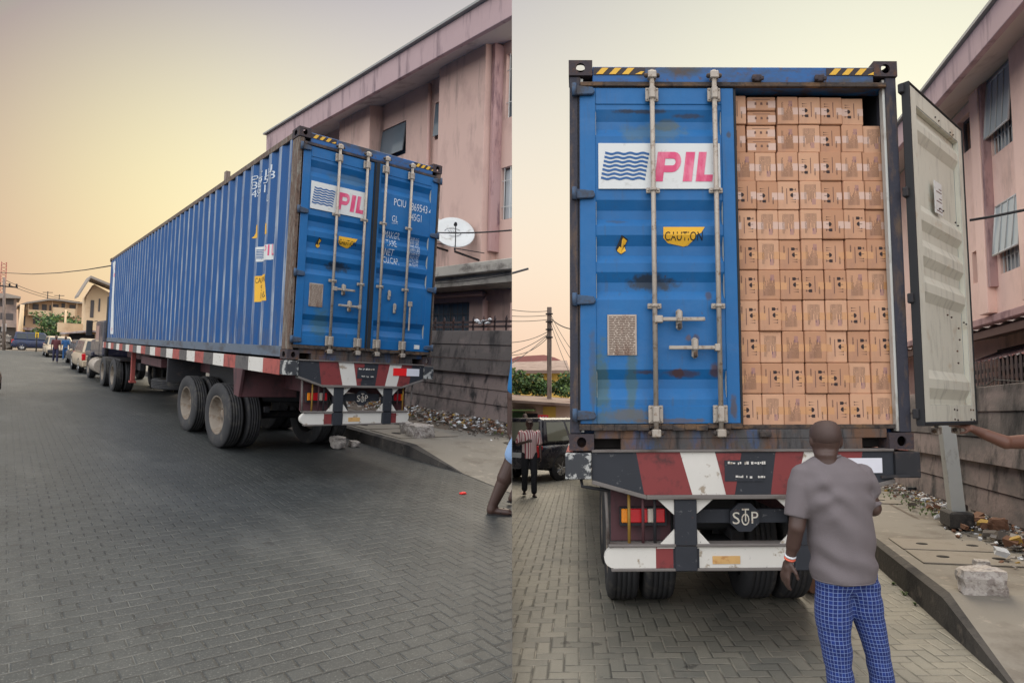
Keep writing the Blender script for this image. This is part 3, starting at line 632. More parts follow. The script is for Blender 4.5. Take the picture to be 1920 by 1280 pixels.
CARGO_ROWS = ['SntSsSt', 'tsssStt', 'stttsss', 'sstttSs', 'stsSstt', 'ststSss', 'stttSst', 'SSstStt', 'tttSStt']
def container(F, loc, W, H, Lc, sd, label, openr, stains, postm, rz=0):
    root = thing('shipping_container', label, 'shipping container', F, loc, rz)
    sx = W/2.475; paint = blue_paint('container_blue', W, H, stains)
    # frame
    fr = MB(); pw = .033*W
    for a, b in ((0, pw), (W-pw, W)):
        fr.box(a, b, 0.004, .16*sd, .12, H-.12, 0, .006)
    fr.box(.002, .05*sx, .16*sd, Lc-.1, H-.10, H-.02, 0, .004); fr.box(W-.05*sx, W-.002, .16*sd, Lc-.1, H-.10, H-.02, 0, .004)
    fr.build('frame', postm, root)
    for a, b in ((pw+.001, pw+.008*W), (W-pw-.008*W, W-pw-.001)):
        jb = MB(); jb.box(a, b, .02, (.07 if openr else .12*sd), .13, H-.13, 0); jb.build('door_jamb', 'dark' if not openr else 'galv', root)
    hd = MB(); hd.box(.07*W, W-.07*W, .0, .14*sd, ZH(152), ZH(121), 0, .005); hd.box(pw, W-pw, .02, .14*sd, ZH(159), ZH(152)-.001, 0)
    h_ = hd.build('header', 'bluesteel', root)
    rl = MB(); rl.box(pw, W-pw, -.014, .018, ZH(161), ZH(152)-.002, 0, .004); rl.build('drip_rail', 'gasket' if openr else 'post', root)
    hz = MB()
    for c0 in (1128, 1563):
        x0 = XF(c0, 131)*W; st = .0975*sx; hgt = ZH(124.5)-ZH(137); z0 = ZH(137)
        hz.f([(x0-.02, -.004, z0-.004), (x0+.37*sx, -.004, z0-.004), (x0+.37*sx, -.004, z0+hgt+.004), (x0-.02, -.004, z0+hgt+.004)], 1)
        for i in range(4):
            a = x0+i*st; q = .05*sx; t = 1 if i < 3 else .45
            hz.f([(a, -.007, z0), (a+q, -.007, z0), (a+q+.045*sx*t, -.007, z0+hgt*t), (a+.045*sx, -.007, z0+hgt*t)], 0)
    hz.build('hazard_marking', ['hazyel', 'hazblk'], h_, keep=True)
    if openr:
        for px in (1427, 1544):
            k = MB(); x = XF(px, 146)*W; k.box(x-.035, x+.035, -.03, -.001, ZH(152), ZH(139), 0, .006); k.box(x-.045, x-.02, -.05, -.03, ZH(152), ZH(145), 0, .004); k.box(x+.02, x+.045, -.05, -.03, ZH(152), ZH(145), 0, .004)
            k.build('cam_keeper', 'casting', h_)
    sl = MB(); xa, xb, xc, xd = (XF(p, 835)*W for p in (1112, 1160, 1615, 1664))
    sl.box(.07*W, W-.07*W, .02, .14*sd, ZH(824), ZH(808), 0, .003)
    sl.box(xb, xc, .021, .139*sd, .004, ZH(824)-.001, 0, .003); sl.box(.07*W, xd+.2*sx, .16*sd, .17*sd, .01, ZH(824)-.002, 1)
    s_ = sl.build('sill', ['sill', 'hole'], root)
    tp = MB(); tp.box(pw+.02, W-pw-.02, .03, .072, ZH(807.5), ZH(799.5), 0, .003); tp.build('threshold', 'gasket', root)
    if openr:
        k = MB(); x = XF(1430, 815)*W; k.box(x-.04, x+.04, -.02, .019, ZH(822), ZH(812), 0, .006); k.build('cam_keeper', 'gasket', s_)
    for a, o in ((-.006, -1), (W-.172*sx, 1)):
        for z0, t in ((0, False), (H-.118, True)):
            c = MB(); casting(c, a, a+.178*sx, -.01, .17*sd, z0+(0 if not t else .0), z0+.118, o, t); c.build('corner_casting', 'casting', root)
            c = MB(); c.box(a, a+.178*sx, Lc-.17*sd, Lc+.01, z0, z0+.118, 0, .01); c.build('corner_casting', 'casting', root)
    # corrugated sides, roof, nose, floor
    n = int(round((Lc-.3*sd)/(.278*sd))); p = (Lc-.3*sd)/n; prof = []
    for i in range(n):
        y = .16*sd+i*p; prof += [(y, 0), (y+.27*p, 0), (y+.5*p, .036), (y+.77*p, .036)]
    prof.append((Lc-.14*sd, 0))
    def sidemesh(x, s):
        m = MB()
        for (a, da), (b, db) in zip(prof, prof[1:]): m.f([(x+s*da, a, .16), (x+s*db, b, .16), (x+s*db, b, H-.06), (x+s*da, a, H-.06)])
        return m
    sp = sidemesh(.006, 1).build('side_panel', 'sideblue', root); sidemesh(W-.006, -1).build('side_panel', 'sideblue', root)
    m = MB()
    for a, b in ((.0, .06*sx), (W-.06*sx, W)): m.box(a, b, .17*sd, Lc-.17*sd, .02, .158, 0, .004)
    m.build('bottom_rail', 'greysteel', root)
    m = MB(); m.box(.03, W-.03, .15*sd, Lc-.05, H-.06, H-.03); m.box(.03, W-.03, Lc-.1, Lc-.03, .1, H-.061); m.box(.05, W-.05, .15*sd, Lc-.1, .11, ZH(799.5)); m.build('shell', 'sideblue', root)
    m = MB(); m.box(W-.055, W-.046, .165*sd, Lc-.2, .18, H-.065); m.build('inner_wall_shade', 'inside', root); m = MB(); m.box(.06, W-.06, .165*sd, Lc-.2, H-.085, H-.065); m.build('inner_ceiling_shade', 'inside', root)  # dark sheets paint the shade on the inner side and ceiling
    ld, X, pr, dw, _ = leaf_door(root, W, sd, paint, 1, True, blue=postm if openr else 'dark')
    # left door: board with the waves and the three letters, stickers, plate, handles
    b = MB(); x0, x1, z0, z1 = X(1126), X(1356), ZH(360), ZH(272)
    b.box(x0, x1, -.006, .006, z0, z1, 0, .001)
    b.build('sign_board', 'board', ld)
    b = MB(); waves(b, X(1130), X(1213), ZH(344), ZH(288), -.0085, 7, .17*sx, 0); pil(b, X(1231), ZH(346), (X(1340)-X(1231))/2.5, ZH(289)-ZH(346), -.0085, .13*sx, 1)
    b.build('sign_lettering', ['wave', 'pink'], ld, keep=True)
    c = MB(); off = .004
    drape(c, X(1247), X(1308), ZH(452), ZH(432), pr, off+.0, 0)
    def patch(mb, pts, m, dz):
        ps = [(X(a), pdepth(pr, ZH(q))+off+dz, ZH(q)) for a, q in pts]; mb.f(ps, m)
    patch(c, [(1247, 452), (1308, 452), (1294, 465), (1286, 467), (1256, 461)], 0, 0)
    patch(c, [(1308, 432), (1325, 432), (1318, 443), (1308, 447)], 0, 0)
    c.text('CAUTION', (X(1250), pdepth(pr, ZH(450))-.005, ZH(457)), (1, 0, 0), (0, 0, 1), ZH(441)-ZH(457), X(1321)-X(1250), 1, snap=lambda q: V((q.x, pdepth(pr, q.z)+off-.003, q.z)))
    c.build('caution_sticker', ['yellow', 'ink'], ld, keep=True)
    c = MB(); patch(c, [(1158, 471), (1169, 447), (1181, 455), (1176, 465), (1176, 476), (1168, 482), (1161, 477)], 1, 0)
    patch(c, [(1161, 472), (1172, 452), (1179, 457), (1174, 466), (1177, 475), (1168, 481), (1161, 476)], 0, -.003)
    c.build('torn_sticker', ['yellow', 'ink'], ld, keep=True)
    c = MB(); c.box(X(1141), X(1195), -.002, .006, ZH(672), ZH(597), 0, .001); rr = random.Random(3)
    for r in range(22):
        q = 601+r*3.2; xx = 1144
        while xx < 1190:
            w = rr.uniform(3, 12); c.f([(X(xx), -.004, ZH(q+1.4)), (X(min(1192, xx+w)), -.004, ZH(q+1.4)), (X(min(1192, xx+w)), -.004, ZH(q)), (X(xx), -.004, ZH(q))], 1); xx += w+rr.uniform(1, 3)
    c.build('data_plate', ['plate', 'inkbrown'], ld, keep=True)
    for (a, e, y, r_, fl) in ((1234, 1319, 608, 1272, 1), (1338, 1252, 660, 1300, -1)):
        c = MB(); handle_geo(c, X(a), X(e), ZH(y), -.05, X(r_), fl); c.build('handle', ['steel', 'gasket'], ld)
    if openr:
        rd, X2, pr2, dw2, li = leaf_door(root, W, sd, paint, -1, False, True, math.radians(222), 'open door showing its pale inner face')
        rd.location.x = W+.02; rd.location.y = -.03
        # bolt ends, label and drip marks on the inner face
        bt = MB()
        for (px, q) in ((1755, 215), (1763, 222), (1790, 245), (1797, 250), (1755, 392), (1763, 396), (1792, 418), (1798, 424), (1761, 592), (1770, 596), (1800, 605), (1806, 608), (1786, 616), (1787, 637), (1780, 658), (1781, 680),
                       (1766, 765), (1772, 766), (1766, 783), (1773, 784), (1806, 764), (1812, 764), (1806, 781), (1813, 782)):
            u = (px-1708)/112; bt.ball((-dw2*(.05+.95*u), .058+.0, ZH(100+(q-175)*.0+0) if False else ZH(165+(q-(160+85*u))*(632/(632-93*u)))), .0085, 0, 1)
        bt.build('bolt', 'gasket', rd)
        bt = MB(); bt.box(-dw2*.52, -dw2*.38, .048, .0535, ZH(385), ZH(320), 0)
        for i in range(9): bt.box(-dw2*.51, -dw2*(.41+.05*(i % 3)), .0535, .0545, ZH(380-i*6.5), ZH(378-i*6.5), 1)
        bt.build('paper_label', ['board', 'printlight'], rd)
    else:
        rd, X2, pr2, dw2, li = leaf_door(root, W, sd, paint, -1, False, blue='dark')
        rd.location.y = -.03
    return root, rd, pr, prof, sp
MT['greysteel'] = mat('grey_bottom_rail', S_(92, 104, 118), .7, .12, 4, dirt=[(S_(72, 74, 80), .58, 5, (1, .3, 1)), (S_(110, 90, 80), .7, 14, (1, 1, 1))])

# ------------------------------------------------------------------ the trailer under it
TRED, TWHT, TBLK = 0, 1, 2
def wheel(root, x0, x1, y, z, r, sd, name='wheel', out=-1, dz=1):
    """tyre with tread between x0 and x1, rim dished on the outer side"""
    e = bpy.data.objects.new(name, None); COL.objects.link(e); e.parent = root; e.location = (0, y, z)
    w = x1-x0; t = MB(); R_ = r; rr = r*.60
    prof = [(rr, .10), (rr+.10*(R_-rr), .02), (R_*.86, .0), (R_*.955, .05), (R_*.99, .12)]
    for i in range(4):
        a = .2+i*.155; prof += [(R_, a-.05), (R_, a+.06), (R_*.975, a+.075), (R_*.975, a+.095)]
    prof += [(R_, .80), (R_*.99, .88), (R_*.955, .95), (R_*.86, 1.0), (rr, .92), (rr, .10)]
    t.lathe([(q, x0+a*w) for q, a in prof], (0, 0, 0), 'x', 44, 0, (1, sd, dz))
    t.build('tyre', 'tyre', e, keep=True)
    m = MB(); xo = x0 if out < 0 else x1; s = 1 if out < 0 else -1
    m.lathe([(rr*1.01, xo+s*.06*w), (rr*.95, xo+s*.05*w), (rr*.92, xo+s*.12*w), (rr*.86, xo+s*.42*w), (rr*.80, xo+s*.62*w), (rr*.52, xo+s*.66*w), (rr*.46, xo+s*.60*w), (rr*.30, xo+s*.58*w), (rr*.26, xo+s*.42*w), (.001, xo+s*.40*w)], (0, 0, 0), 'x', 36, 0, (1, sd, dz))
    for i in range(10):
        a = 2*PI*i/10; m.lathe([(.018, xo+s*.54*w), (.016, xo+s*.66*w)], (0, rr*.42*math.cos(a)*sd, rr*.42*math.sin(a)), 'x', 6)
    m.build('rim', 'rim', e, keep=True)
    return e
def trailer(F, loc, W, Lc, sd, gz, label, axles, rad, tx, left, rz=0):
    root = thing('semi_trailer', label, 'trailer', F, loc, rz); sx = W/2.475
    X = lambda px, y=870: XF(px, min(845, y))*W
    Z = lambda y: (845-y)/259.0
    # end beam: slanted red, white and black fields
    bm = MB(); yf, yk = -.035, .05
    yb = lambda x: 897+(x-1105)*.28 if x < 1205 else (925 if x < 1560 else 925-(x-1560)*.267)
    fields = [(1105, 1105, 1187, 1201, 2), (1187, 1201, 1268, 1290, 0), (1268, 1290, 1333, 1353, 1), (1333, 1353, 1446, 1435, 2), (1446, 1435, 1499, 1480, 0), (1499, 1480, 1556, 1536, 1), (1556, 1536, 1608, 1596, 0), (1608, 1596, 1665, 1665, 2)]
    for (ta, ba, tb, bb, c) in fields:
        xs = sorted({ba, bb, *[q for q in (1205, 1560) if ba < q < bb]}); low = [(q, yb(q)) for q in xs]
        pts = [(ta, 848)]+low+[(tb, 848)]
        bm.prism([(X(a), Z(b)) for a, b in pts], 'y', yf, yk, c)
    rb = bm.build('end_beam', ['red', 'white', 'black'], root)
    q = MB(); q.prism([(X(a), Z(b)) for a, b in ((1334, 850), (1382, 850), (1368, 925), (1352, 925))], 'y', yf-.004, yf-.001, 0)
    q.build('red_field', 'red', rb)
    q = MB(); q.box(X(1350), X(1421), yf-.008, yf-.005, Z(901), Z(863), 0)
    rr = random.Random(8)
    for y, x0, x1 in ((868, 1353, 1424), (893, 1370, 1424)):
        x = x0
        while x < x1:
            w = rr.uniform(1.5, 5)
            if rr.random() < .8: q.box(X(x), X(x+w), yf-.011, yf-.0085, Z(y+rr.uniform(1, 3)), Z(y-rr.uniform(1, 3)), 1)
            x += w+rr.uniform(.5, 2)
    q.build('lettered_board', ['black', 'white'], rb)
    q = MB(); q.box(X(1515), X(1580), yf-.008, yf-.005, Z(887), Z(860), 0); q.box(X(1580), X(1643), yf-.008, yf-.005, Z(887), Z(860), 1); q.build('reflective_strip', ['refl', 'reflw'], rb)
    q = MB()
    lipx = [(1105, 897), (1205, 925), (1560, 925), (1665, 897)]
    for (a, b) in zip(lipx, lipx[1:]):
        q.hexa([(X(a[0]), yf-.02, Z(a[1]+8)), (X(b[0]), yf-.02, Z(b[1]+8)), (X(b[0]), yk, Z(b[1]+8)), (X(a[0]), yk, Z(a[1]+8)), (X(a[0]), yf-.02, Z(a[1])-.001), (X(b[0]), yf-.02, Z(b[1])-.001), (X(b[0]), yk, Z(b[1])-.001), (X(a[0]), yk, Z(a[1])-.001)], 0, .004)
    q.box(X(1105), X(1665), yf-.02, .1, Z(848)+.001, Z(843.5), 0, .003)
    q.build('flange', 'lip', rb)
    for a, b, t in ((1056, 1104, 'battered plate blotched black and white'), (1666, 1712, 'dark battered plate')):
        q = MB(); q.box(X(a), X(b), yf-.03, .12*sd, Z(896), Z(849), 0, .006); o = q.build('end_plate', 'blotch' if a < 1200 or left else 'dark', root)
    # posts with white corner gussets, low bumper, lamps
    for a, b in ((1257, 1298), (1478, 1519)):
        q = MB(); q.box(X(a), X(b), -.03, .05, Z(1062), Z(933), 0, .006); po = q.build('bumper_post', 'black', root)
        for (c, d, e, y1, y2) in ((a-31, a-.5, 1, 934, 962), (b+.5, b+31, -1, 934, 960), (a-34, a-.5, 1, 1022, 988), (b+.5, b+31, -1, 1022, 988)):
            q = MB(); xi, xo = (d, c) if e > 0 else (c, d)
            q.prism([(X(xo), Z(y1)), (X(xi), Z(y1)), (X(xi), Z(y2))], 'y', -.012, .004, 0); q.build('gusset', 'white', po)
    q = MB(); x0, x1 = X(1127), X(1608); za, zb = Z(1057), Z(1020); zc, hr = (za+zb)/2, (zb-za)/2
    def ends(xa, xb, la, ra):
        p = []
        p += [(xa+hr-hr*math.sin(PI*i/8), zc-hr*math.cos(PI*i/8)) for i in range(9)] if la else [(xa, za), (xa, zb)]
        p += [(xb-hr+hr*math.sin(PI*i/8), zc+hr*math.cos(PI*i/8)) for i in range(9)] if ra else [(xb, zb), (xb, za)]
        return p
    for (a, b, c, la, ra) in ((1127, 1222, 0, 1, 0), (1222, 1254, 1, 0, 0), (1254, 1302, 2, 0, 0), (1302, 1475, 0, 0, 0), (1475, 1520, 2, 0, 0), (1520, 1546, 1, 0, 0), (1546, 1608, 0, 0, 1)):
        q.prism(ends(X(a), X(b), la, ra), 'y', -.01, .06, c)
    bp = q.build('bumper', ['white', 'red', 'black'], root)
    q = MB(); q.box(X(1326), X(1377), -.014, -.0105, Z(1050), Z(1036), 0); q.build('worn_patch', 'wornorange', bp)
    q = MB(); q.box(x0+.03, x1-.03, -.03, .1, Z(1019), Z(1014), 0, .004); q.box(x0+.05, x1-.05, -.025, .06, za-.02, za-.001, 0, .004); q.build('bumper_flange', 'lip', bp)
    for s in (0, 1):
        mx = (lambda p: X(p)) if not s else (lambda p: W-X(p)-.07*sx)
        def bx(mb, a, b, y0, y1, z0, z1, m=0, bev=.002): mb.box(min(mx(a), mx(b)), max(mx(a), mx(b)), y0, y1, z0, z1, m, bev)
        q = MB(); bx(q, 1142, 1256, .16, .19, Z(1016), Z(905)); bx(q, 1142, 1256, .10, .159, Z(923), Z(905)); mg = q.build('lamp_panel', 'maroon', root)
        q = MB(); bx(q, 1158, 1247, .10, .155, Z(986), Z(952), 0); tl = q.build('tail_light', 'dark', root)
        for (a, b, m) in ((1161, 1173, 'amber'), (1173.5, 1210, 'redlens'), (1210.5, 1224, 'whitelens'), (1224.5, 1243, 'redlens')):
            q = MB(); bx(q, a, b, .084, .0995, Z(980), Z(954), 0, .006); q.build('lens', m, tl)
        for (a, m) in ((1174, 'guardyellow'), (1200, 'maroon'), (1222, 'dark')):
            q = MB(); q.tube([(mx(a), .03, Z(1018)), (mx(a), .03, Z(908))], .011, 8); q.build('guard_bar', m, root)
        q = MB(); q.tube([(mx(1135), .02, Z(1016)), (mx(1133), .03, Z(960)), (mx(1130), .02, Z(905))], .012, 8); q.build('guard_bar', 'lip', root)
    # middle plate with the three letters, the T set over the O
    q = MB(); q.box(X(1299), X(1477), .10, .14, Z(982), Z(956), 0, .004); q.build('cross_bar', 'black', root)
    q = MB(); cx, cz = X(1392), Z(970); q.prism([(cx+.105*sx*math.cos(PI/8+PI/4*i)*1.08, cz+.108*math.sin(PI/8+PI/4*i)) for i in range(8)], 'y', .06, .095, 0); sp = q.build('stop_plate', 'black', root)
    q = MB(); zb_ = cz-.047; yy = .057
    q.text('S', (X(1369), yy, zb_), (1, 0, 0), (0, 0, 1), .085, .052*sx, 0); q.text('O', (X(1385.5), yy, zb_-.01), (1, 0, 0), (0, 0, 1), .085, .058*sx, 0); q.text('P', (X(1404.5), yy, zb_+.005), (1, 0, 0), (0, 0, 1), .082, .05*sx, 0)
    q.text('T', (X(1386.5), yy-.003, zb_+.02), (1, 0, 0), (0, 0, 1), .09, .052*sx, 1); q.build('plate_lettering', ['letterpale', 'letterpale'], sp, keep=True)
    # deck, side rails with painted fields, beams
    q = MB(); q.box(.04, W-.04, .14*sd, Lc+.3, Z(862), Z(848)-.01, 0)
    for y in [1.2*sd*i+.6 for i in range(int(Lc/1.2/sd))]: q.box(.03, W-.03, y, y+.1*sd, -.17, -.075, 0)
    q.build('deck', 'dark', root)
    for xr, s in ((-.03, 1), (W+.03, -1)):
        q = MB(); y, i = .12*sd, 0; rr = random.Random(4)
        seq = RAIL if left else [(1.0, 0), (1.0, 1), (1.0, 2)]*4
        while y < Lc+.25:
            ln, c = seq[i % len(seq)]; e = min(y+ln, Lc+.3); a, b = sorted((xr, xr+s*.05)); q.box(a, b, y, e, -.205, -.012, c); y = e; i += 1
        q.build('side_rail', ['redrail', 'white', 'greyrail'], root)
    q = MB()
    for a in (.30*W, .64*W): q.box(a, a+.05*W, .19, Lc-.5, -.48, -.21, 0, .005)
    q.build('chassis_beam', 'maroon', root)
    # wheels in pairs, the sprung frame between them
    q = MB(); q.box(tx[3]+.05, W-tx[3]-.05, axles[0]-.35*sd, axles[-1]+.5*sd, -.78, -.21, 0, .02); q.build('suspension', 'seal', root)
    hub = -gz+rad
    for y in axles:
        for (a, b, o) in ((tx[0], tx[1], -1), (tx[2], tx[3], -1), (W-tx[3], W-tx[2], 1), (W-tx[1], W-tx[0], 1)): wheel(root, a, b, y, hub, rad, sd, 'wheel', o)
        q = MB(); q.tube([(tx[0]+.1, y, hub), (W-tx[0]-.1, y, hub)], .07, 10); q.box(tx[3]+.02, tx[3]+.14*sx, y-.5*sd, y+.5*sd, hub+.1, hub+.2, 0, .01); q.box(W-tx[3]-.14*sx, W-tx[3]-.02, y-.5*sd, y+.5*sd, hub+.1, hub+.2, 0, .01); q.build('axle', 'dark', root)
    return root, X, Z, hub
MT['wornorange'] = mat('worn_orange', S_(206, 164, 104), .6, .12, 10, dirt=[(S_(170, 110, 60), .6, 14, (1, 1, 1))])
MT['hingeblue'] = mat('hinge_paint', S_(58, 82, 110), .7, .15, 8, dirt=[(S_(60, 58, 62), .54, 10, (1, 1, 1))]); MT['guardyellow'] = mat('guard_yellow', S_(150, 116, 48), .7, .2, 10)
MT['letterpale'] = mat('pale_letter', S_(206, 200, 186), .6, .1, 20, dirt=[(S_(150, 96, 60), .64, 30, (1, 1, 1))])

# ------------------------------------------------------------------ builders used on both streets
def facade(mb, xf, y0, y1, z0, z1, holes, dep=.18, m=0, back=None):
    """street wall on x=xf (seen from lower x) with real openings (ya, yb, za, zb)"""
    ys = sorted({y0, y1, *[q for h in holes for q in h[:2]]}); zs = sorted({z0, z1, *[q for h in holes for q in h[2:4]]})
    for a, b in zip(ys, ys[1:]):
        for c, d in zip(zs, zs[1:]):
            if any(h[0] <= a and b <= h[1] and h[2] <= c and d <= h[3] for h in holes): continue
            mb.f([(xf, a, c), (xf, a, d), (xf, b, d), (xf, b, c)], m)
    for (a, b, c, d) in holes:
        x2 = xf+dep
        mb.f([(xf, a, c), (x2, a, c), (x2, a, d), (xf, a, d)], m); mb.f([(xf, b, c), (xf, b, d), (x2, b, d), (x2, b, c)], m)
        mb.f([(xf, a, c), (xf, b, c), (x2, b, c), (x2, a, c)], m); mb.f([(xf, a, d), (x2, a, d), (x2, b, d), (xf, b, d)], m)
def barred_window(root, xf, h, dep=.14, bars=5, pane='glass', frame='metalframe', barm='bar', horiz=2, name='window', open_=0):
    a, b, c, d = h; q = MB(); t = .04; x0, x1 = xf+dep-.05, xf+dep
    q.box(x0, x1, a, a+t, c, d); q.box(x0, x1, b-t, b, c, d); q.box(x0, x1, a+t, b-t, c, c+t); q.box(x0, x1, a+t, b-t, d-t, d); q.box(x0, x1, (a+b)/2-.02, (a+b)/2+.02, c+t, d-t)
    w = q.build(name, frame, root)
    q = MB(); q.box(x0+.02, x0+.03, a+t, b-t, c+t, d-t); q.build('pane', pane, w)
    if bars:
        q = MB()
        for i in range(bars):
            y = a+(b-a)*(i+.5)/bars; q.box(xf+.02, xf+.034, y-.008, y+.008, c, d)
        for i in range(horiz): z = c+(d-c)*(i+.5)/horiz; q.box(xf+.034, xf+.046, a, b, z-.008, z+.008)
        q.build('security_bars', barm, w)
    if open_:      # sash tilted out on its top edge
        q = MB(); q.hexa([(xf-open_, a+.02, c+.08), (xf-open_, b-.02, c+.08), (xf-open_+.03, b-.02, c+.08), (xf-open_+.03, a+.02, c+.08), (xf-.01, a+.02, d-.05), (xf-.01, b-.02, d-.05), (xf+.02, b-.02, d-.05), (xf+.02, a+.02, d-.05)])
        q.build('sash', 'glass', w)
    return w
def panel_wall(name, label, F, x, y0, y1, z0, z1, rows, top, th=.14, lab2=None):
    """wall of horizontal concrete planks, each a little proud of the one above, between posts"""
    q = MB(); h = (z1-z0)/rows; rr = random.Random(rows)
    for r in range(rows):
        o = .018*(rows-1-r) % .05; lean = .02
        q.hexa([(x-o-lean, y0, z0+r*h), (x+th, y0, z0+r*h), (x+th, y1, z0+r*h), (x-o-lean, y1, z0+r*h), (x-o+.015, y0, z0+(r+1)*h-.004), (x+th, y0, z0+(r+1)*h-.004), (x+th, y1, z0+(r+1)*h-.004), (x-o+.015, y1, z0+(r+1)*h-.004)], 0 if (r >= rows-top) else 1, .008)
    return tag(q.build(name, ['concrete', 'concretelow'], None, F), label, 'wall', F=F)
def spike_rail(name, label, F, x, y0, y1, z, h, gap, w, flat=False):
    root = thing(name, label, 'railing', F, (x, y0, z)); q = MB(); q.box(-.012, .012, 0, y1-y0, .06, .11); q.box(-.012, .012, 0, y1-y0, h*.5, h*.5+.05); q.build('rail', 'spike', root)
    n = int((y1-y0)/gap)
    for i in range(min(n, 100)):
        q = MB(); y = gap*(i+.5); rr = random.Random(i); t = rr.uniform(-.015, .015)
        if flat: q.prism([(y-w/2, 0), (y+w/2, 0), (y+w/2, h*.8), (y+t, h), (y-w/2, h*.78)], 'x', -.02, -.012)
        else: q.prism([(y-w/2, 0), (y+w/2, 0), (y+w/2, h*.72), (y+w*.9, h*.74), (y+t, h), (y-w*.9, h*.74), (y-w/2, h*.72)], 'x', -.012, .006)
        q.build('spike', 'spike', root)
    return root
def rock(name, label, F, loc, r, sc, m='rock', seed=0, cat='rock', rz=0):
    q = MB(); bmesh.ops.create_cube(q.bm, size=1.5); rr = random.Random(seed)
    bmesh.ops.subdivide_edges(q.bm, edges=q.bm.edges[:], cuts=5, use_grid_fill=True)
    for v in q.bm.verts:
        d = v.co.normalized(); e = .62*v.co+.38*d*.95; e = e*(1+.24*NZ.noise(d*1.3+V((seed, 3, 1)))+.10*NZ.noise(d*4.5+V((seed, 7, 2)))+.05*NZ.noise(d*11+V((seed, 1, 5)))); v.co = V((e.x*sc[0], e.y*sc[1], e.z*sc[2]))*r
    zl = min(v.co.z for v in q.bm.verts)
    for v in q.bm.verts: v.co.z = max(v.co.z-zl-.08*r, 0)
    o = q.build(name, m, None, F, loc, rz)
    return tag(o, label, cat, F=F)
def scatter(name, label, F, place, n, rmin, rmax, ms, seed, kind='stuff'):
    q = MB(); rr = random.Random(seed)
    for i in range(n):
        p, s = place(rr); r = rr.uniform(rmin, rmax)*s; m = rr.choices(range(len(ms)), [5, 6, 4, 2, 1][:len(ms)])[0]
        a = rr.uniform(0, PI); hx, hy, hz = r, r*rr.uniform(.4, 1), r*rr.uniform(.15, .6); tx, ty = rr.uniform(-.5, .5), rr.uniform(-.5, .5)
        R_ = M.Rotation(a, 3, 'Z') @ M.Rotation(tx, 3, 'X') @ M.Rotation(ty, 3, 'Y')
        c = [V(p)+R_ @ V((sx*hx*rr.uniform(.6, 1), sy*hy*rr.uniform(.6, 1), sz*hz)) for sx, sy, sz in ((-1, -1, -1), (1, -1, -1), (1, 1, -1), (-1, 1, -1), (-1, -1, 1), (1, -1, 1), (1, 1, 1), (-1, 1, 1))]
        q.hexa(c, m)
    o = q.build(name, ms, None, F); o['label'] = label; return struct(o, F, kind)
def weeds(name, label, F, place, n, h, seed, m='weed'):
    q = MB(); rr = random.Random(seed)
    for i in range(n):
        p, s = place(rr); p = V(p)
        for k in range(6):
            a = rr.uniform(0, 2*PI); L = h*s*rr.uniform(.5, 1.1); d = V((math.cos(a), math.sin(a), 0)); e = V((-d.y, d.x, 0))*L*.13
            m1 = p+d*L*.35+V((0, 0, L*.6)); m2 = p+d*L*.8+V((0, 0, L*.75))
            q.f([p-e*.4, p+e*.4, m1+e, m1-e]); q.f([m1-e, m1+e, m2+e*.15, m2-e*.15])
    o = q.build(name, m, None, F, keep=True); o['label'] = label; return struct(o, F, 'stuff')
def tree(name, label, F, loc, crowns, th, tr, seed, n=900, leaf=.3, group=None, cat='tree', sq=1.0):
    root = thing(name, label, cat, F, loc, group=group); rr = random.Random(seed)
    q = MB(); top = V((0, 0, th)); q.tube([(0, 0, 0), (tr*.6, 0, th*.5), top], [tr, tr*.8, tr*.6], 8)
    for c in crowns: q.tube([top*.8, (top+V(c[:3]))/2+V((0, 0, -.1)), c[:3]], [tr*.5, tr*.35, tr*.12], 6)
    q.build('trunk', 'bark', root)
    q = MB()
    for c in crowns:
        cx, cy, cz, rx_, ry_, rz_ = c
        subs = [(rr.gauss(0, .45), rr.gauss(0, .45), rr.gauss(0, .45), rr.uniform(.25, .5)) for _ in range(16)]
        for i in range(int(n/len(crowns))):
            s = rr.choice(subs); d = V((rr.gauss(0, 1), rr.gauss(0, 1), rr.gauss(0, 1))).normalized()*s[3]*rr.uniform(.5, 1)**.5
            p = V((cx+(s[0]+d.x)*rx_, cy+(s[1]+d.y)*ry_, cz+(s[2]+d.z)*rz_)); L = leaf*rr.uniform(.6, 1.3)
            u = V((rr.gauss(0, 1), rr.gauss(0, 1), rr.gauss(0, .6))).normalized(); w = u.cross(V((rr.gauss(0, 1), rr.gauss(0, 1), rr.gauss(0, 1)))).normalized()
            m = rr.choices((0, 1, 2), (5, 4, 2))[0]
            q.f([p-u*L*.5, p+w*L*.28, p+u*L*.5, p-w*L*.28], m)
    q.build('crown', ['leaf1', 'leaf2', 'leaf3'], root, keep=True); return root
def cable(name, label, F, pts, r=.012, sag=0, group=None, cat='cable', m='cable'):
    q = MB(); a, b = V(pts[0]), V(pts[-1])
    if len(pts) == 2: P = [a.lerp(b, i/14)-V((0, 0, sag*4*(i/14)*(1-i/14))) for i in range(15)]
    else: P = pts
    q.tube(P, r, 6); return tag(q.build(name, m, None, F), label, cat, group, F)

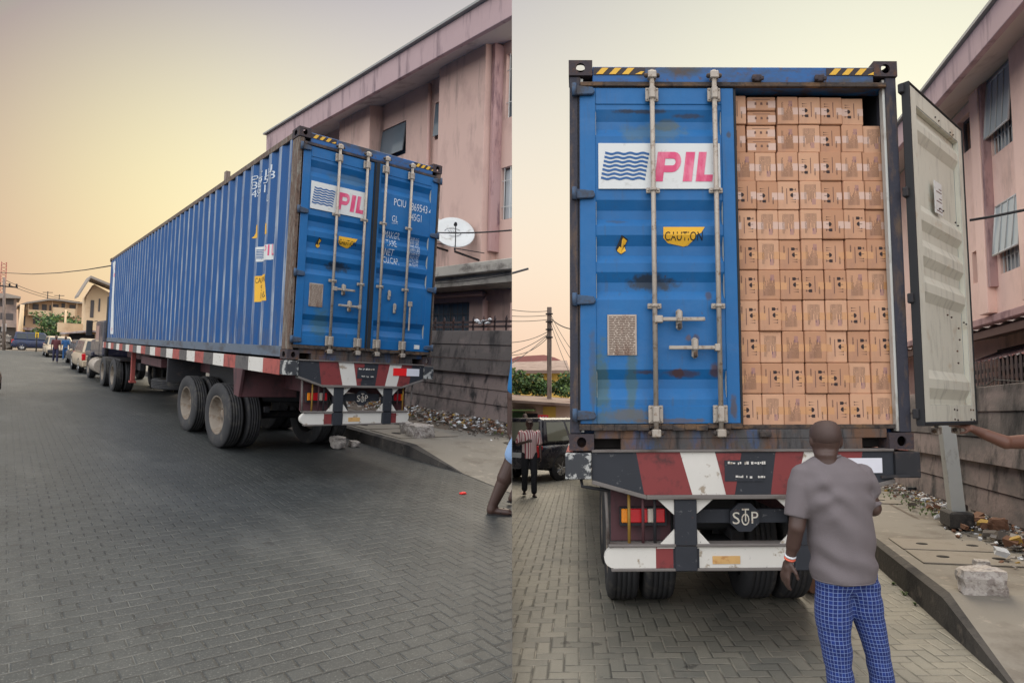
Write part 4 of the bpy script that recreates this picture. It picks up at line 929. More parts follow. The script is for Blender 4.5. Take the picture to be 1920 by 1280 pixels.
# ------------------------------------------------------------------ people
def hand_geo(q, w, d, n, s=1.0, curl=.5, side=1, fr=.0085):
    """palm, four unequal bent fingers and a thumb from wrist w along d, palm facing n"""
    w, d, n = V(w), V(d).normalized(), V(n).normalized(); n = (n-d*n.dot(d)).normalized(); t = d.cross(n)*side
    q.capsule(w-d*.02*s, .024*s, w+d*.035*s, .030*s, 12, .62, n); q.capsule(w+d*.03*s+t*.012*s, .026*s, w+d*.078*s+t*.012*s, .023*s, 10, .5, n); q.capsule(w+d*.03*s-t*.014*s, .026*s, w+d*.072*s-t*.014*s, .022*s, 10, .5, n)
    for i, (o, L) in enumerate(((.030, .070), (.011, .080), (-.009, .074), (-.028, .058))):
        p = w+d*.082*s+t*o*s; a = curl*(.8+.12*i)
        for k, f in enumerate((.45, .32, .23)):
            dd = (d*math.cos(a)+n*math.sin(a)+t*o*1.2).normalized(); e = p+dd*L*f*s; q.capsule(p, fr*s*(1-.08*k), e, fr*s*(.94-.08*k), 8); p = e; a += curl*.75
    p = w+d*.018*s+t*.026*s; e = p+(d*.6+t*.62+n*.35).normalized()*.042*s; q.capsule(p, .013*s, e, .0105*s, 8); q.capsule(e, .0105*s, e+(d*.85+t*.2+n*.5).normalized()*.03*s, .009*s, 8)
def figure(name, label, F, loc, h, rz, top, bottom, skin='skin', stride=.1, arms=None, cap=None, wsc=(1, 1), vox=.016, shoes='sandal', short=False, group=None, hat=None, extra=None):
    """whole person in a walking or standing pose, front towards -y before turning"""
    root = thing(name, label, 'person', F, loc, rz, group); root.matrix_world = root.matrix_world @ M.Diagonal((wsc[0]*h/1.74, wsc[1]*h/1.74, h/1.74, 1))
    A = arms or {}
    L_ = A.get('L', [(.19, .0, 1.40), (.245, .03, 1.13), (.25, -.04, .88)]); R_ = A.get('R', [(-.19, .0, 1.40), (-.245, .03, 1.13), (-.25, -.04, .88)])
    hips = [(.09, 0, .92), (-.09, 0, .92)]; kn = [(.10, -.5*stride-.03, .50), (-.10, .25*stride-.03, .50)]; an = [(.10, -stride, .09), (-.10, stride, .09+.3*stride)]
    q = MB()
    q.loft([(0, -.005, 1.50, .05, .055), (0, -.0, 1.54, .068, .085), (0, -.005, 1.60, .077, .098), (0, 0, 1.66, .079, .101), (0, .006, 1.71, .062, .082), (0, .01, 1.738, .025, .04)], 20)
    q.capsule((0, .012, 1.40), .06, (0, .008, 1.53), .054); q.ball((0, -.102, 1.592), .017, 0, 2, 0, (.8, .9, 1.2)); q.ball((0, -.085, 1.535), .026, 0, 2, 0, (1, .7, .6)); q.ball((0, -.094, 1.558), .017, 0, 2, 0, (1.5, .6, .5))
    for s in (1, -1):
        q.ball((s*.08, .012, 1.60), .026, 0, 2, 0, (.4, .7, 1.15)); q.ball((s*.031, -.088, 1.635), .016, 0, 2, 0, (1.3, .6, .5))
    for P in (L_, R_):
        q.capsule(P[0], .048, P[1], .040); q.capsule(P[1], .040, P[2], .028); d = V(P[2])-V(P[1]); sd_ = 1 if P is L_ else -1
        hand_geo(q, P[2], d, (-sd_, -.2, 0), 1, .45, -sd_)
    for s in (0, 1):
        q.capsule(kn[s], .055, an[s], .038); q.capsule((an[s][0], an[s][1]+.02, an[s][2]-.045), .034, (an[s][0]*1.15, an[s][1]-.15, an[s][2]-.06), .028, 10, .8, (0, 0, 1))
    q.capsule((0, 0, 1.0), .11, (0, .01, 1.32), .12, 16, .72, (0, 1, 0))
    body = remesh(q, 'body', skin, root, vox, 2)
    q = MB(); q.loft([(0, 0, .84, .165, .115), (0, 0, .95, .168, .12), (0, .0, 1.10, .165, .118), (0, .005, 1.28, .182, .122), (0, .01, 1.38, .185, .11), (0, .012, 1.44, .13, .085), (0, .012, 1.475, .07, .07)], 22)
    for P in (L_, R_):
        a, b = V(P[0]), V(P[1]); q.capsule(a, .072, a.lerp(b, .78), .066)
    remesh(q, 'shirt', top, root, vox, 2)
    q = MB()
    for s in (0, 1):
        q.capsule(hips[s], .102, kn[s], .078); e = V(kn[s]).lerp(V(an[s]), .12 if short else .92); q.capsule(kn[s], .078, e, .082 if short else .066)
    q.capsule((.06, 0, .93), .11, (-.06, 0, .93), .11, 16, .95, (0, 1, 0)); remesh(q, 'trousers', bottom, root, vox, 2)
    for s in (0, 1):
        q = MB(); a = an[s]; q.capsule((a[0], a[1]+.045, a[2]-.072), .042, (a[0]*1.15, a[1]-.17, a[2]-.072), .044, 12, .4, (0, 0, 1)); q.build('shoe', shoes, root, smooth=True)
    q = MB(); q.loft([(0, .03, 1.625, .081, .085), (0, .012, 1.67, .084, .102), (0, .012, 1.715, .067, .087), (0, .012, 1.746, .03, .045)], 18); q.build('cap' if hat else 'hair', hat or 'hair', root, smooth=True)
    if hat:
        q = MB(); q.capsule((0, -.08, 1.665), .06, (0, -.135, 1.655), .05, 12, .2, (0, 0, 1)); q.build('cap_peak', hat, root, smooth=True)
    if extra: extra(root)
    return root

# ------------------------------------------------------------------ cars
def car(name, label, F, loc, rz, Lg, Wd, Hh, paint, kind='suv', group=None, glass='carglass'):
    root = thing(name, label, 'car', F, loc, rz, group); hw = Wd/2
    K = {'suv': dict(hood=.60, belt=.58, y0=-.47, y1=.30, t0=-.43, t1=.12, nose=.52), 'van': dict(hood=.60, belt=.55, y0=-.48, y1=.40, t0=-.45, t1=.16, nose=.50), 'sedan': dict(hood=.62, belt=.60, y0=-.36, y1=.27, t0=-.22, t1=.10, nose=.50)}[kind]
    zb, zB = .17*Hh, K['belt']*Hh
    q = MB(); st = [(-.5, zb*1.5, zB*.86, .86), (-.485, zb*1.15, zB*.97, .95), (-.40, zb, zB, 1), (-.1, zb, zB, 1), (K['y1'], zb, zB*.99, 1), (.42, zb, K['nose']*Hh, .97), (.475, zb*1.1, K['nose']*Hh*.93, .90), (.5, zb*1.4, K['nose']*Hh*.80, .80)]
    rs = []
    for (y, a, b, w) in st:
        x = hw*w; c = .12*(b-a); rs.append([q.bm.verts.new(p) for p in ((-x+c, y*Lg, a), (x-c, y*Lg, a), (x, y*Lg, a+c*1.2), (x*1.0, y*Lg, b-c*1.7), (x-c*1.1, y*Lg, b), (-x+c*1.1, y*Lg, b), (-x, y*Lg, b-c*1.7), (-x, y*Lg, a+c*1.2))])
    q.skin(rs, 0)
    zt = Hh; r0, r1 = hw*.93, hw*.74
    y0, y1, t0, t1 = (K[k]*Lg for k in ('y0', 'y1', 't0', 't1'))
    q.hexa([(-r0, y0, zB-.01), (r0, y0, zB-.01), (r0, y1, zB-.01), (-r0, y1, zB-.01), (-r1, t0, zt), (r1, t0, zt), (r1, t1, zt), (-r1, t1, zt)], 0, .10, 3)
    q.build('body', paint, root, smooth=False)
    def sidepos(f, s, z):   # point on the slanted cabin side
        k = (z-zB)/(zt-zB); x = r0+(r1-r0)*k; return (s*(x+.006), f, z)
    zl, zh = zB+.05*Hh, zt-.07*Hh
    kl, kh = (zl-zB)/(zt-zB), (zh-zB)/(zt-zB)
    ya = lambda k: y0+(t0-y0)*k; yb_ = lambda k: y1+(t1-y1)*k
    for s in (1, -1):
        n = 3
        for i in range(n):
            fa, fb = .06+.9*i/n+.015, .06+.9*(i+1)/n-.015
            pa = [ya(k)+(yb_(k)-ya(k))*f for k, f in ((kl, fa), (kl, fb), (kh, fb), (kh, fa))]
            q = MB(); q.f([sidepos(pa[0], s, zl), sidepos(pa[1], s, zl), sidepos(pa[2], s, zh), sidepos(pa[3], s, zh)]); q.build('window', glass, root)
        q = MB(); q.ball((s*(hw+.08), y1-.09*Lg, zB+.05), .10, 0, 2, 0, (.7, .5, .7)); q.build('wing_mirror', paint, root, smooth=True)
    for (fa, yy, nm, off) in ((1, yb_, 'windscreen', .008), (0, ya, 'rear_window', -.008)):
        q = MB(); xa = r0+(r1-r0)*kl-.08; xb = r0+(r1-r0)*kh-.07
        q.f([(-xa, yy(kl)+off, zl), (xa, yy(kl)+off, zl), (xb, yy(kh)+off, zh), (-xb, yy(kh)+off, zh)]); q.build(nm, glass, root)
    for s in (1, -1):
        q = MB(); q.box(s*hw*.62-.14*Wd/1.8, s*hw*.62+.14*Wd/1.8, .475*Lg, .493*Lg, K['nose']*Hh*.70, K['nose']*Hh*.88, 0, .02); q.build('headlight', 'glasspale', root)
        q = MB(); q.box(s*hw*.86-.07, s*hw*.86+.07, -.502*Lg, -.455*Lg, zB*.66, zB*1.12 if kind != 'suv' else zB*.98, 0, .02); q.build('tail_light', 'redlens', root)
    q = MB(); q.box(-hw*.92, hw*.92, .478*Lg, .508*Lg, zb*1.2, zb*2.1, 0, .03); q.build('front_bumper', 'dark' if paint is not MT.get('silver') else paint, root)
    q = MB(); q.box(-hw*.92, hw*.92, -.512*Lg, -.48*Lg, zb*1.2, zb*2.2, 0, .03); q.build('rear_bumper', paint, root)
    q = MB(); q.box(-.26, .26, -.506*Lg, -.49*Lg, zB*.62, zB*.78, 0, .005); q.build('number_plate', 'board', root)
    rw = .20*Hh; k = Lg/4.6
    for y in (-.30*Lg, .31*Lg):
        for s in (1, -1):
            e = bpy.data.objects.new('wheel', None); COL.objects.link(e); e.parent = root; e.location = (s*(hw-.10), y, rw)
            q = MB(); q.lathe([(rw*.62, -.09), (rw*.95, -.10), (rw, -.07), (rw, .07), (rw*.95, .10), (rw*.62, .09)], (0, 0, 0), 'x', 24, 0, (1, min(k, 1.5), 1)); q.build('tyre', 'tyre', e)
            q = MB(); q.lathe([(rw*.63, s*.06), (rw*.60, s*.085), (rw*.5, s*.06), (rw*.2, s*.085), (.005, s*.09)], (0, 0, 0), 'x', 20, 0, (1, min(k, 1.5), 1))
            for i in range(5): a = 2*PI*i/5; q.capsule((s*.085, 0, 0), .03, (s*.08, rw*.55*math.cos(a)*min(k, 1.5), rw*.55*math.sin(a)), .025, 6)
            q.build('rim', 'chrome', e)
            q = MB(); q.lathe([(rw*1.18, s*.103-s*.02), (rw*1.16, s*.106), (rw*1.0, s*.104)], (0, 0, 0), 'x', 24, 0, (1, min(k, 1.5), 1)); q.build('arch', 'dark', e)
    return root
MT['silver'] = carpaint('silver_paint', S_(172, 160, 146)); MT['champagne'] = carpaint('champagne_paint', S_(186, 168, 142))
MT['darkcar'] = carpaint('charcoal_paint', S_(54, 54, 60)); MT['bluecar'] = carpaint('navy_paint', S_(34, 48, 82)); MT['blackcar'] = carpaint('black_car_paint', S_(44, 44, 52), .22); MT['truckblue'] = carpaint('cab_paint', S_(38, 38, 56))

# ================================================================== LEFT STREET (world axes)
def HL(px, ax, v): return hit('L', px, ax, v)
XC, YC, ZC = 2.58, 8.27, 1.564          # rear left bottom corner of the container
WL, SXL, SDL = 1.975, .80, 1.57
GL = -1.7
# ground
q = MB(); q.f([(-160, -30, 0), (140, -30, 0), (140, 108, 0), (-160, 108, 0)]); g = struct(q.build('street_paving', 'paversL', None, 'L', keep=True), 'L'); g['label'] = 'block paved street with tones darkened for dull light'
q = MB(); q.f([(-400, 108, -.004), (500, 108, -.004), (500, 600, -.004), (-400, 600, -.004)]); struct(q.build('ground', 'soil', None, 'L', keep=True), 'L')
q = MB(); q.f([(-160, 82.5, .004), (60, 82.5, .004), (60, 97, .004), (-160, 97, .004)]); struct(q.build('crossing_road', 'soil', None, 'L', keep=True), 'L')
# pavement along the wall: flat, then a ramp down to the street at the near end
KX, KZ = 5.0, .22
q = MB()
q.f([(KX+.1, 9.6, KZ), (7.75, 9.6, KZ), (7.75, 80, KZ), (KX+.1, 80, KZ)], 0)
q.f([(KX+.02, 7.95, .006), (7.75, 6.3, .10), (7.75, 9.6, KZ), (KX+.1, 9.6, KZ)], 0)
q.f([(KX+.02, 7.95, .006), (KX-.6, 3.0, .006), (7.75, 3.0, .05), (7.75, 6.3, .10)], 0)
q.f([(KX, 9.7, 0), (KX, 80, 0), (KX+.02, 80, KZ-.03), (KX+.02, 9.7, KZ-.03)], 1); q.f([(KX+.02, 9.7, KZ-.03), (KX+.02, 80, KZ-.03), (KX+.1, 80, KZ), (KX+.1, 9.6, KZ)], 1)
q.f([(KX, 9.7, 0), (KX+.02, 9.7, KZ-.03), (KX+.1, 9.6, KZ), (KX+.02, 7.95, .006), (KX+.01, 7.9, 0)], 1)
struct(q.build('pavement', ['pave', 'kerb'], None, 'L'), 'L')
q = MB(); q.f([(6.75, 9.2, KZ-.02), (7.75, 8.0, .16), (7.75, 8.0, .2), (7.75, 30, .42), (6.75, 30, KZ+.004), (6.6, 12, KZ+.004)]); struct(q.build('dirt_verge', 'dirt', None, 'L', keep=True), 'L')
for i, (y, z) in enumerate(((10.3, 'nearest drain cover slab with two dark finger holes'), (11.75, 'drain cover slab in the pavement beside the trailer bumper'))):
    t = thing('drain_cover', 'concrete '+z, 'drain cover', 'L', (5.18, y, KZ+.002)); q = MB(); q.box(0, 1.15, 0, 1.3, 0, .014, 0, .005); q.build('slab', 'slabcover', t)
    for a, b in ((.22, .65), (.93, .65)): q = MB(); q.lathe([(.09, 0), (.09, .004), (.001, .004)], (a, b, .0125), 'z', 14, 0, (.8, 1.5, 1)); q.build('finger_hole', 'hole', t, keep=True)

# compound wall and railing
t = panel_wall('compound_wall', 'concrete plank wall with black stains below spiked railing, left street', 'L', 7.6, 3.6, 45, .12, 2.32, 7, 3)
RL = spike_rail('wall_railing', 'iron spiked railing on top of the soot stained wall beside container', 'L', 7.63, 8.9, 21, 2.32, .32, .42, .05)
q = MB(); q.box(7.5, 7.85, 6.5, 8.9, 2.30, 2.72, 0, .06); tag(q.build('wall_pier', 'concrete', None, 'L'), 'soot stained concrete pier ending the spiked railing', 'pier', F='L')
def lw(rr):
    y = rr.uniform(7.5, 26); x = 7.55-abs(rr.gauss(0, .36)); return (x, y, .17+.25*max(0, (x-6.5))+(.0 if y > 9.5 else -.04)), 1
scatter('rubble', 'broken stone and litter heaped along the foot of the left wall', 'L', lw, 2600, .012, .055, ['rub1', 'rub2', 'rub3', 'rub4', 'rub5'], 4)
weeds('weeds', 'thin weeds among the rubble', 'L', lambda rr: ((7.3+rr.uniform(-.5, .2), rr.uniform(9, 24), .3), 1), 30, .07, 5)
p = HL((797, 823), 2, .2); rock('rock', 'large pale broken concrete lump lying on the left pavement ramp', 'L', (p.x, p.y+.2, .19), .25, (1.05, 1.0, .66), seed=31)
p = HL((766, 814), 2, KZ); rock('rock', 'small brown stone touching the large lump on the left pavement', 'L', (p.x, p.y+.1, KZ), .14, (.8, 1.0, 1.0), seed=9)
rock('rock', 'round dark stone wedged against the right rear tyre, left truck', 'L', (4.35, 11.0, 0), .145, (1, 1.1, .85), 'rock', 5)
rock('rock', 'small grey stone beside the wedged tyre stone, left truck', 'L', (4.68, 11.1, 0), .10, (1, 1, .7), 'rock', 8)

# pink block behind the wall (frame B, a touch askew to the street)
def HB(px, x): return hit('B', px, 0, x)
blk = thing('apartment_block', 'pink three storey block with deep mauve eaves behind the blue container', 'building', 'B', (0, 0, 0))
def hole(p1, p2, x):
    a, b = HB(p1, x), HB(p2, x); return (min(a.y, b.y), max(a.y, b.y), min(a.z, b.z), max(a.z, b.z))
xr, xb = 9.75, 9.3
w1 = hole((709, 224), (761, 262), xr); w1 = (w1[0], w1[1], 7.45, 8.45)
w2 = (15.35, 16.0, 7.5, 8.55)
w3 = (11.2, 12.75, 7.35, 8.95); w4 = (11.2, 12.85, 4.85, 6.15)
w5 = (14.95, 17.2, 1.6, 2.92); w6 = (10.4, 13.1, 1.5, 2.85)
w7 = (22.2, 24.4, 7.4, 8.5)
w8 = (16.8, 18.6, 4.5, 5.7)
q = MB(); facade(q, xr, 3, 30, 3.6, 9.4, [w1, w2, w3, w4, w7, w8], .2)
facade(q, xr+.6, 3, 30, 0, 3.6, [w5, w6], .2); q.f([(xr, 3, 3.6), (xr+.6, 3, 3.6), (xr+.6, 30, 3.6), (xr, 30, 3.6)])
q.f([(xr, 30, 0), (xr+8, 30, 0), (xr+8, 30, 9.4), (xr, 30, 9.4)]); q.f([(xr+8, 3, 0), (xr+8, 3, 9.4), (xr+8, 30, 9.4), (xr+8, 30, 0)]); q.f([(xr, 3, 9.4), (xr+8, 3, 9.4), (xr+8, 30, 9.4), (xr, 30, 9.4)]); q.f([(xr, 3, 0), (xr, 3, 9.4), (xr+8, 3, 9.4), (xr+8, 3, 0)])
q.build('wall', 'pinkwall', blk)
q = MB(); q.box(xr+.75, xr+7.9, 3.1, 29.9, .1, 9.3); q.build('interior', 'room', blk)
for a, b in ((13.0, 15.1), (19.1, 21.3), (24.6, 26.5)):
    q = MB(); q.box(xb, xr+.03, a, b, 3.72, 9.2, 0, .01); q.build('bay', 'pinkwall', blk)
q = MB(); q.box(xb+.18, xr+.02, 12.86, 12.99, 4.05, 9.18, 0, .006); q.build('trim_strip', 'trimpink', blk)
q = MB(); q.box(8.95, xr+.6, 3, 29, 3.44, 3.70, 0, .02); q.box(9.2, xr+.6, 3, 29, 3.2, 3.438, 0); q.build('ledge', 'slab', blk)
q = MB(); q.box(8.6, 8.72, 2.5, 26.1, 8.88, 9.54, 0, .01); q.box(8.6, xr+8, 26.101, 26.2, 8.88, 9.54, 0); q.build('fascia', 'fascia', blk)
q = MB(); q.f([(8.72, 2.5, 8.95), (xr, 2.5, 9.24), (xr, 26.1, 9.24), (8.72, 26.1, 8.95)]); q.build('soffit', 'soffit', blk)
q = MB(); q.box(8.5, xr+8.4, 2.5, 26.3, 9.545, 9.60, 0); q.build('roof', 'roofedge', blk)
for (h, bars, nm, op) in ((w1, 0, 'glass', .28), (w2, 0, 'glass', .2), (w3, 7, 'glass', 0), (w4, 7, 'glasspale', 0), (w7, 0, 'glasspale', .2), (w8, 6, 'glass', 0)):
    barred_window(blk, xr, h, .16, bars, nm, open_=op*.4)
barred_window(blk, xr+.6, w5, .16, 9, 'glass', barm='metalframe'); barred_window(blk, xr+.6, w6, .16, 0, 'shutter', 'shutter')
q = MB()
for i in range(6): q.box(xr+.62, xr+.66, w6[0]+.1, w6[1]-.1, w6[2]+.1+i*.2, w6[2]+.26+i*.2, 0, .01)
q.build('shutter', 'shutter', blk)
q = MB(); q.tube([(xr-.1, 16.15, 9.1), (xr-.1, 16.15, 3.75)], .055, 10); q.build('drainpipe', 'pipe', blk)
q = MB(); q.tube([(xr+.45, 19, 3.12), (xr+.45, 14.1, 3.12), (xr+.45, 14.02, 3.05), (xr+.45, 14.0, 2.9), (xr+.45, 14.0, 1.0)], .075, 10); q.build('waste_pipe', 'pipe', blk)
# dishes on the bay
def dish(loc, r, label, az, el_):
    t = thing('satellite_dish', label, 'satellite dish', 'B', loc); q = MB(); n = V((-math.cos(el_)*math.cos(az), -math.cos(el_)*math.sin(az), math.sin(el_)))
    u = n.cross(V((0, 0, 1))).normalized(); v = u.cross(n); rs = [q.ring(n*(-.22*r*(1-k*k)), u, v, max(.01, r*k), max(.01, r*k), 32) for k in (.02, .25, .5, .75, .97)]
    rs2 = [q.ring(n*(-.22*r*(1-k*k)-.02), u, v, max(.01, r*k), max(.01, r*k), 32) for k in (1.0, .75, .5, .25, .02)]; q.skin(rs+rs2, 0); q.build('reflector', 'dish', t)
    q = MB(); c = n*(-.19*r); w = n*.012
    for a0, a1 in ((.1, 2.6), (3.4, 5.2)):
        for i in range(12):
            t0, t1 = a0+(a1-a0)*i/12, a0+(a1-a0)*(i+1)/12; P = lambda tt, k: c+w+u*(math.cos(tt)*.40*r*k+.05*r)+v*(math.sin(tt)*.26*r*k+.12*r)
            q.f([P(t0, .93), P(t1, .93), P(t1, 1.05), P(t0, 1.05)])
    for k in range(4): q.f([c+w+u*(-.2+.12*k)*r+v*(.06)*r, c+w+u*(-.16+.12*k)*r+v*.06*r, c+w+u*(-.05+.12*k)*r+v*(.22)*r, c+w+u*(-.09+.12*k)*r+v*.22*r])
    q.build('emblem', 'dishmark', t, keep=True)
    q = MB(); f = n*.62*r+v*(-.05*r); b = v*(-.98*r); q.tube([b, b*.9+n*.18*r, f], .014, 6); q.capsule(f, .035, f+n*-.09*r, .045, 10); q.build('feed_arm', 'dark', t)
    q = MB(); e = V((9.3-loc[0]+.02, -.28, -1.32*r)); q.tube([b-n*.05, b*1.1-n*.12, e], .028, 8); q.tube([b*1.02-n*.05, V((9.3-loc[0], -1.0*r, -1.0*r))], .012, 6); q.build('bracket', 'dark', t)
    return t
dish((8.75, 13.35, 4.47), .50, 'larger white satellite dish on a bent bracket, right of container', math.radians(62), math.radians(34))
dish((8.95, 14.75, 4.72), .42, 'satellite dish half hidden behind the container edge', math.radians(55), math.radians(30))
cable('power_cable', 'black cable sagging across the satellite dish', 'L', [HL((820, 436), 0, 7.4), HL((965, 431), 0, 7.2)], .016, .03)
cable('power_cable', 'thin cable strung under the concrete ledge', 'L', [HL((800, 532), 0, 8.2), HL((965, 512), 0, 8.2)], .012, .05)
q = MB()
for i in range(10): c = V((7.6, 11.35+.06*i, 2.46))+V((random.uniform(-.05, .05), random.uniform(-.05, .05), random.uniform(0, .1))); q.ball(c, random.uniform(.03, .07), 0, 1, .5, (1, 1.3, .6))
tag(q.build('plastic_bag', 'rub4', None, 'L'), 'crumpled white plastic caught on the railing spikes', 'litter', F='L')

p = HL((426.5, 322), 0, 5.6); t = thing('post', 'stub of a post showing above the long container roof', 'post', 'L', (5.6, p.y, KZ)); q = MB(); q.box(-.07, .07, -.14, .14, 0, p.z-KZ, 0, .01); q.build('shaft', 'postwood', t)
# container and trailer
stL = [(.52*WL*.5, ZH(535), .20, .07, S_(36, 44, 50), .85), (.32*WL*.5, ZH(725), .12, .25, S_(58, 92, 92), .6), (.3*WL, ZH(240), .3, .08, S_(90, 104, 84), .35)]
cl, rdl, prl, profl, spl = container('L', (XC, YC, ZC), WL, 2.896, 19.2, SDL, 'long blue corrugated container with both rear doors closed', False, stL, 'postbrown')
# right door writing, placed from the photograph
xh_r = WL-XF(1091, 480)*WL
def DR(px): p = HL(px, 1, YC-.03); return (p.x-XC-xh_r, p.z-ZC)
q = MB()
def dtx(s, p0, p1, h, m=0, al='l'):
    a, b = DR(p0), DR(p1); sn = lambda v: V((v.x, pdepth(prl, v.z)+.003, v.z)); q.text(s, (a[0], 0, a[1]), (1, 0, 0), (0, 0, 1), h, max(.02, b[0]-a[0]), m, snap=sn)
dtx('PCIU', (739, 385), (761, 390), .10); dtx('869543', (771, 394), (801, 402), .105); dtx('4', (804, 403), (810, 405), .105); dtx('45G1', (771, 413), (790, 418), .10)
dtx('GL', (735, 415), (746, 417), .085); dtx('LLOYD', (735, 419), (746, 421), .02)
for s, a, b in (('MAX.GR.', (723, 444), (752, 450)), ('TARE', (725, 460), (744, 466)), ('NET', (722, 477), (739, 481)), ('CU.CAP.', (720, 492), (749, 501))): dtx(s, a, b, .088)
for i, s in enumerate(('32.500 KG', '71.650 LBS', '3.940 KG', '8.690 LBS', '28.560 KG', '62.960 LBS', '76.4 CU.M', '2.698 CU.FT')):
    y = 449+i*6.9; dtx(s, (766.5-.4*i, y), (788-.3*i, y+5), .042)
q.build('door_lettering', 'letter', rdl, keep=True)
xs_ = lambda f, y=480: (WL-XF(f, y)*WL)-xh_r
for px in (1300, 1272):
    q = MB(); z = ZH(608 if px == 1300 else 652); x = xs_(px); q.box(x-.018, x+.018, -.04, -.004, z-.07, z+.07, 0, .012); q.box(x-.012, x+.012, -.06, -.035, z-.02, z+.06, 0, .006); q.build('handle_keeper', 'steel', rdl)
q = MB(); x = xs_(1205); q.box(x-.012, x+.012, -.07, -.05, ZH(726), ZH(632), 0, .006); q.box(x-.03, x+.03, -.075, -.045, ZH(640), ZH(622), 0, .006); q.build('handle', 'steel', rdl)
q = MB(); a = DR((776, 654)); b = DR((786, 651)); q.box(a[0], b[0], -.006, .004, a[1], b[1]+.03, 0); q.build('paper_tag', 'board', rdl)
# writing on the long side, laid over the corrugation
def sdep(y):
    for (a, da), (b, db) in zip(profl, profl[1:]):
        if a <= y <= b: return da+(db-da)*(y-a)/(b-a+1e-9)
    return 0
def SP(px): p = HL(px, 0, XC); return p.y-YC, p.z-ZC
sn2 = lambda v: V((.006+sdep(v.y)-.004, v.y, v.z))
def stx(mb, s, p0, h, w, m): a = SP(p0); mb.text(s, (0, a[0], a[1]), (0, -1, 0), (0, 0, 1), h, w, m, snap=sn2)
def spatch(mb, pts, m, off=.003, ny=14):
    pp = [SP(p) for p in pts]; ymin, ymax = min(p[0] for p in pp), max(p[0] for p in pp)
    cuts = sorted({ymin, ymax, *[y for y, _ in profl if ymin < y < ymax]})
    for a, b in zip(cuts, cuts[1:]):
        poly = pp
        for (c, s) in ((a, 1), (b, -1)):
            out = []
            for p, r in zip(poly, poly[1:]+poly[:1]):
                ip, ir = (p[0]-c)*s >= 0, (r[0]-c)*s >= 0
                if ip: out.append(p)
                if ip != ir: t = (c-p[0])/(r[0]-p[0]); out.append((c, p[1]+(r[1]-p[1])*t))
            poly = out
            if not poly: break
        if len(poly) > 2: mb.f([(.006+sdep(min(max(p[0], a+1e-5), b-1e-5))-off, p[0], p[1]) for p in poly], m)
q = MB(); stx(q, 'PCIU', (471, 345), .11, .95, 0); stx(q, '869543', (471, 356), .11, 1.0, 0); stx(q, '45G1', (471, 371), .11, .55, 0); stx(q, 'GL', (494, 381), .10, .22, 0); q.build('side_lettering', 'letter', spl, keep=True)
q = MB(); spatch(q, [(469, 446), (482, 420), (482, 446)], 0); spatch(q, [(492, 421), (499, 418), (499, 438), (492, 441)], 0); q.build('torn_sticker', 'yellow', spl, keep=True)
q = MB(); spatch(q, [(478, 464), (507, 456), (507, 485), (479, 491)], 0); q.build('sign_board', 'board', spl, keep=True)
q = MB(); a = SP((480, 487)); b = SP((491, 470))
for i in range(6): z = a[1]+.02+i*.035; spatch(q, [(480+.1*i, 485-3*i), (491, 483-3.1*i), (491, 481.6-3.1*i), (480, 483.6-3*i)], 0, .006)
stx(q, 'PIL', (492, 481), .15, .42, 1); q.build('sign_lettering', ['wave', 'pink'], spl, keep=True)
q = MB(); spatch(q, [(477, 518), (496, 513.5), (496, 563), (476, 566)], 0); q.build('caution_sticker', 'yellow', spl, keep=True)
q = MB(); stx(q, 'CAUTION', (478, 531), .075, .44, 0); stx(q, '9-', (483, 545), .085, .2, 0); stx(q, 'H 6', (483, 559), .085, .3, 0); q.build('sticker_lettering', 'ink', spl, keep=True)
q = MB(); spatch(q, [(211, 492), (216.5, 488), (210, 626), (206.5, 626)], 0); q.build('sign_board', 'board', spl, keep=True)
q = MB(); spatch(q, [(214, 498), (216, 496), (215.5, 506), (213.5, 507)], 0, .006); spatch(q, [(213, 512), (215, 511), (214.5, 518), (212.5, 519)], 0, .006); spatch(q, [(208, 615), (210, 614), (209.5, 620), (207.6, 621)], 0, .006); q.build('sign_lettering', 'pink', spl, keep=True)

RAIL[:] = [(.69, 0), (.69, 1), (.69, 2)]
tl, XL, ZL, hubl = trailer('L', (XC, YC, ZC), WL, 19.4, SDL, ZC, 'flatbed trailer with red white black striped edge, seen at an angle', (3.55, 5.95), .53, (.03, .27, .30, .53), True)
q = MB(); q.box(-.03, .78, 1.95, 2.0, -.62, -.2, 0, .01); q.hexa([(-.04, 1.95, -.62), (-.0, 1.95, -.62), (-.0, 2.2, -.60), (-.04, 2.2, -.60), (-.04, 1.8, -.2), (0, 1.8, -.2), (0, 2.3, -.2), (-.04, 2.3, -.2)], 0, .005)
q.build('mudguard', 'maroon', tl)
q = MB(); q.box(-.02, .7, 7.6, 7.68, -.72, -.2, 0, .01); q.build('mudguard', 'dark', tl)
e = wheel(tl, .12, .38, 11.3, -.93, .5, SDL, 'spare_wheel'); e.rotation_euler = (0, math.radians(90), 0); e.location = (.75, 11.3, -.72)
for y in (15.8,):
    for x in (.35, WL-.45): q = MB(); q.box(x, x+.11, y, y+.18, -1.15, -.2, 0, .01); q.box(x-.03, x+.14, y-.05, y+.23, -1.22, -1.15, 0, .01); q.build('landing_leg', 'redrail', tl)
q = MB(); q.box(.2, WL-.2, 9.8, 12.8, -.5, -.3, 0); q.build('spare_carrier', 'maroon', tl)

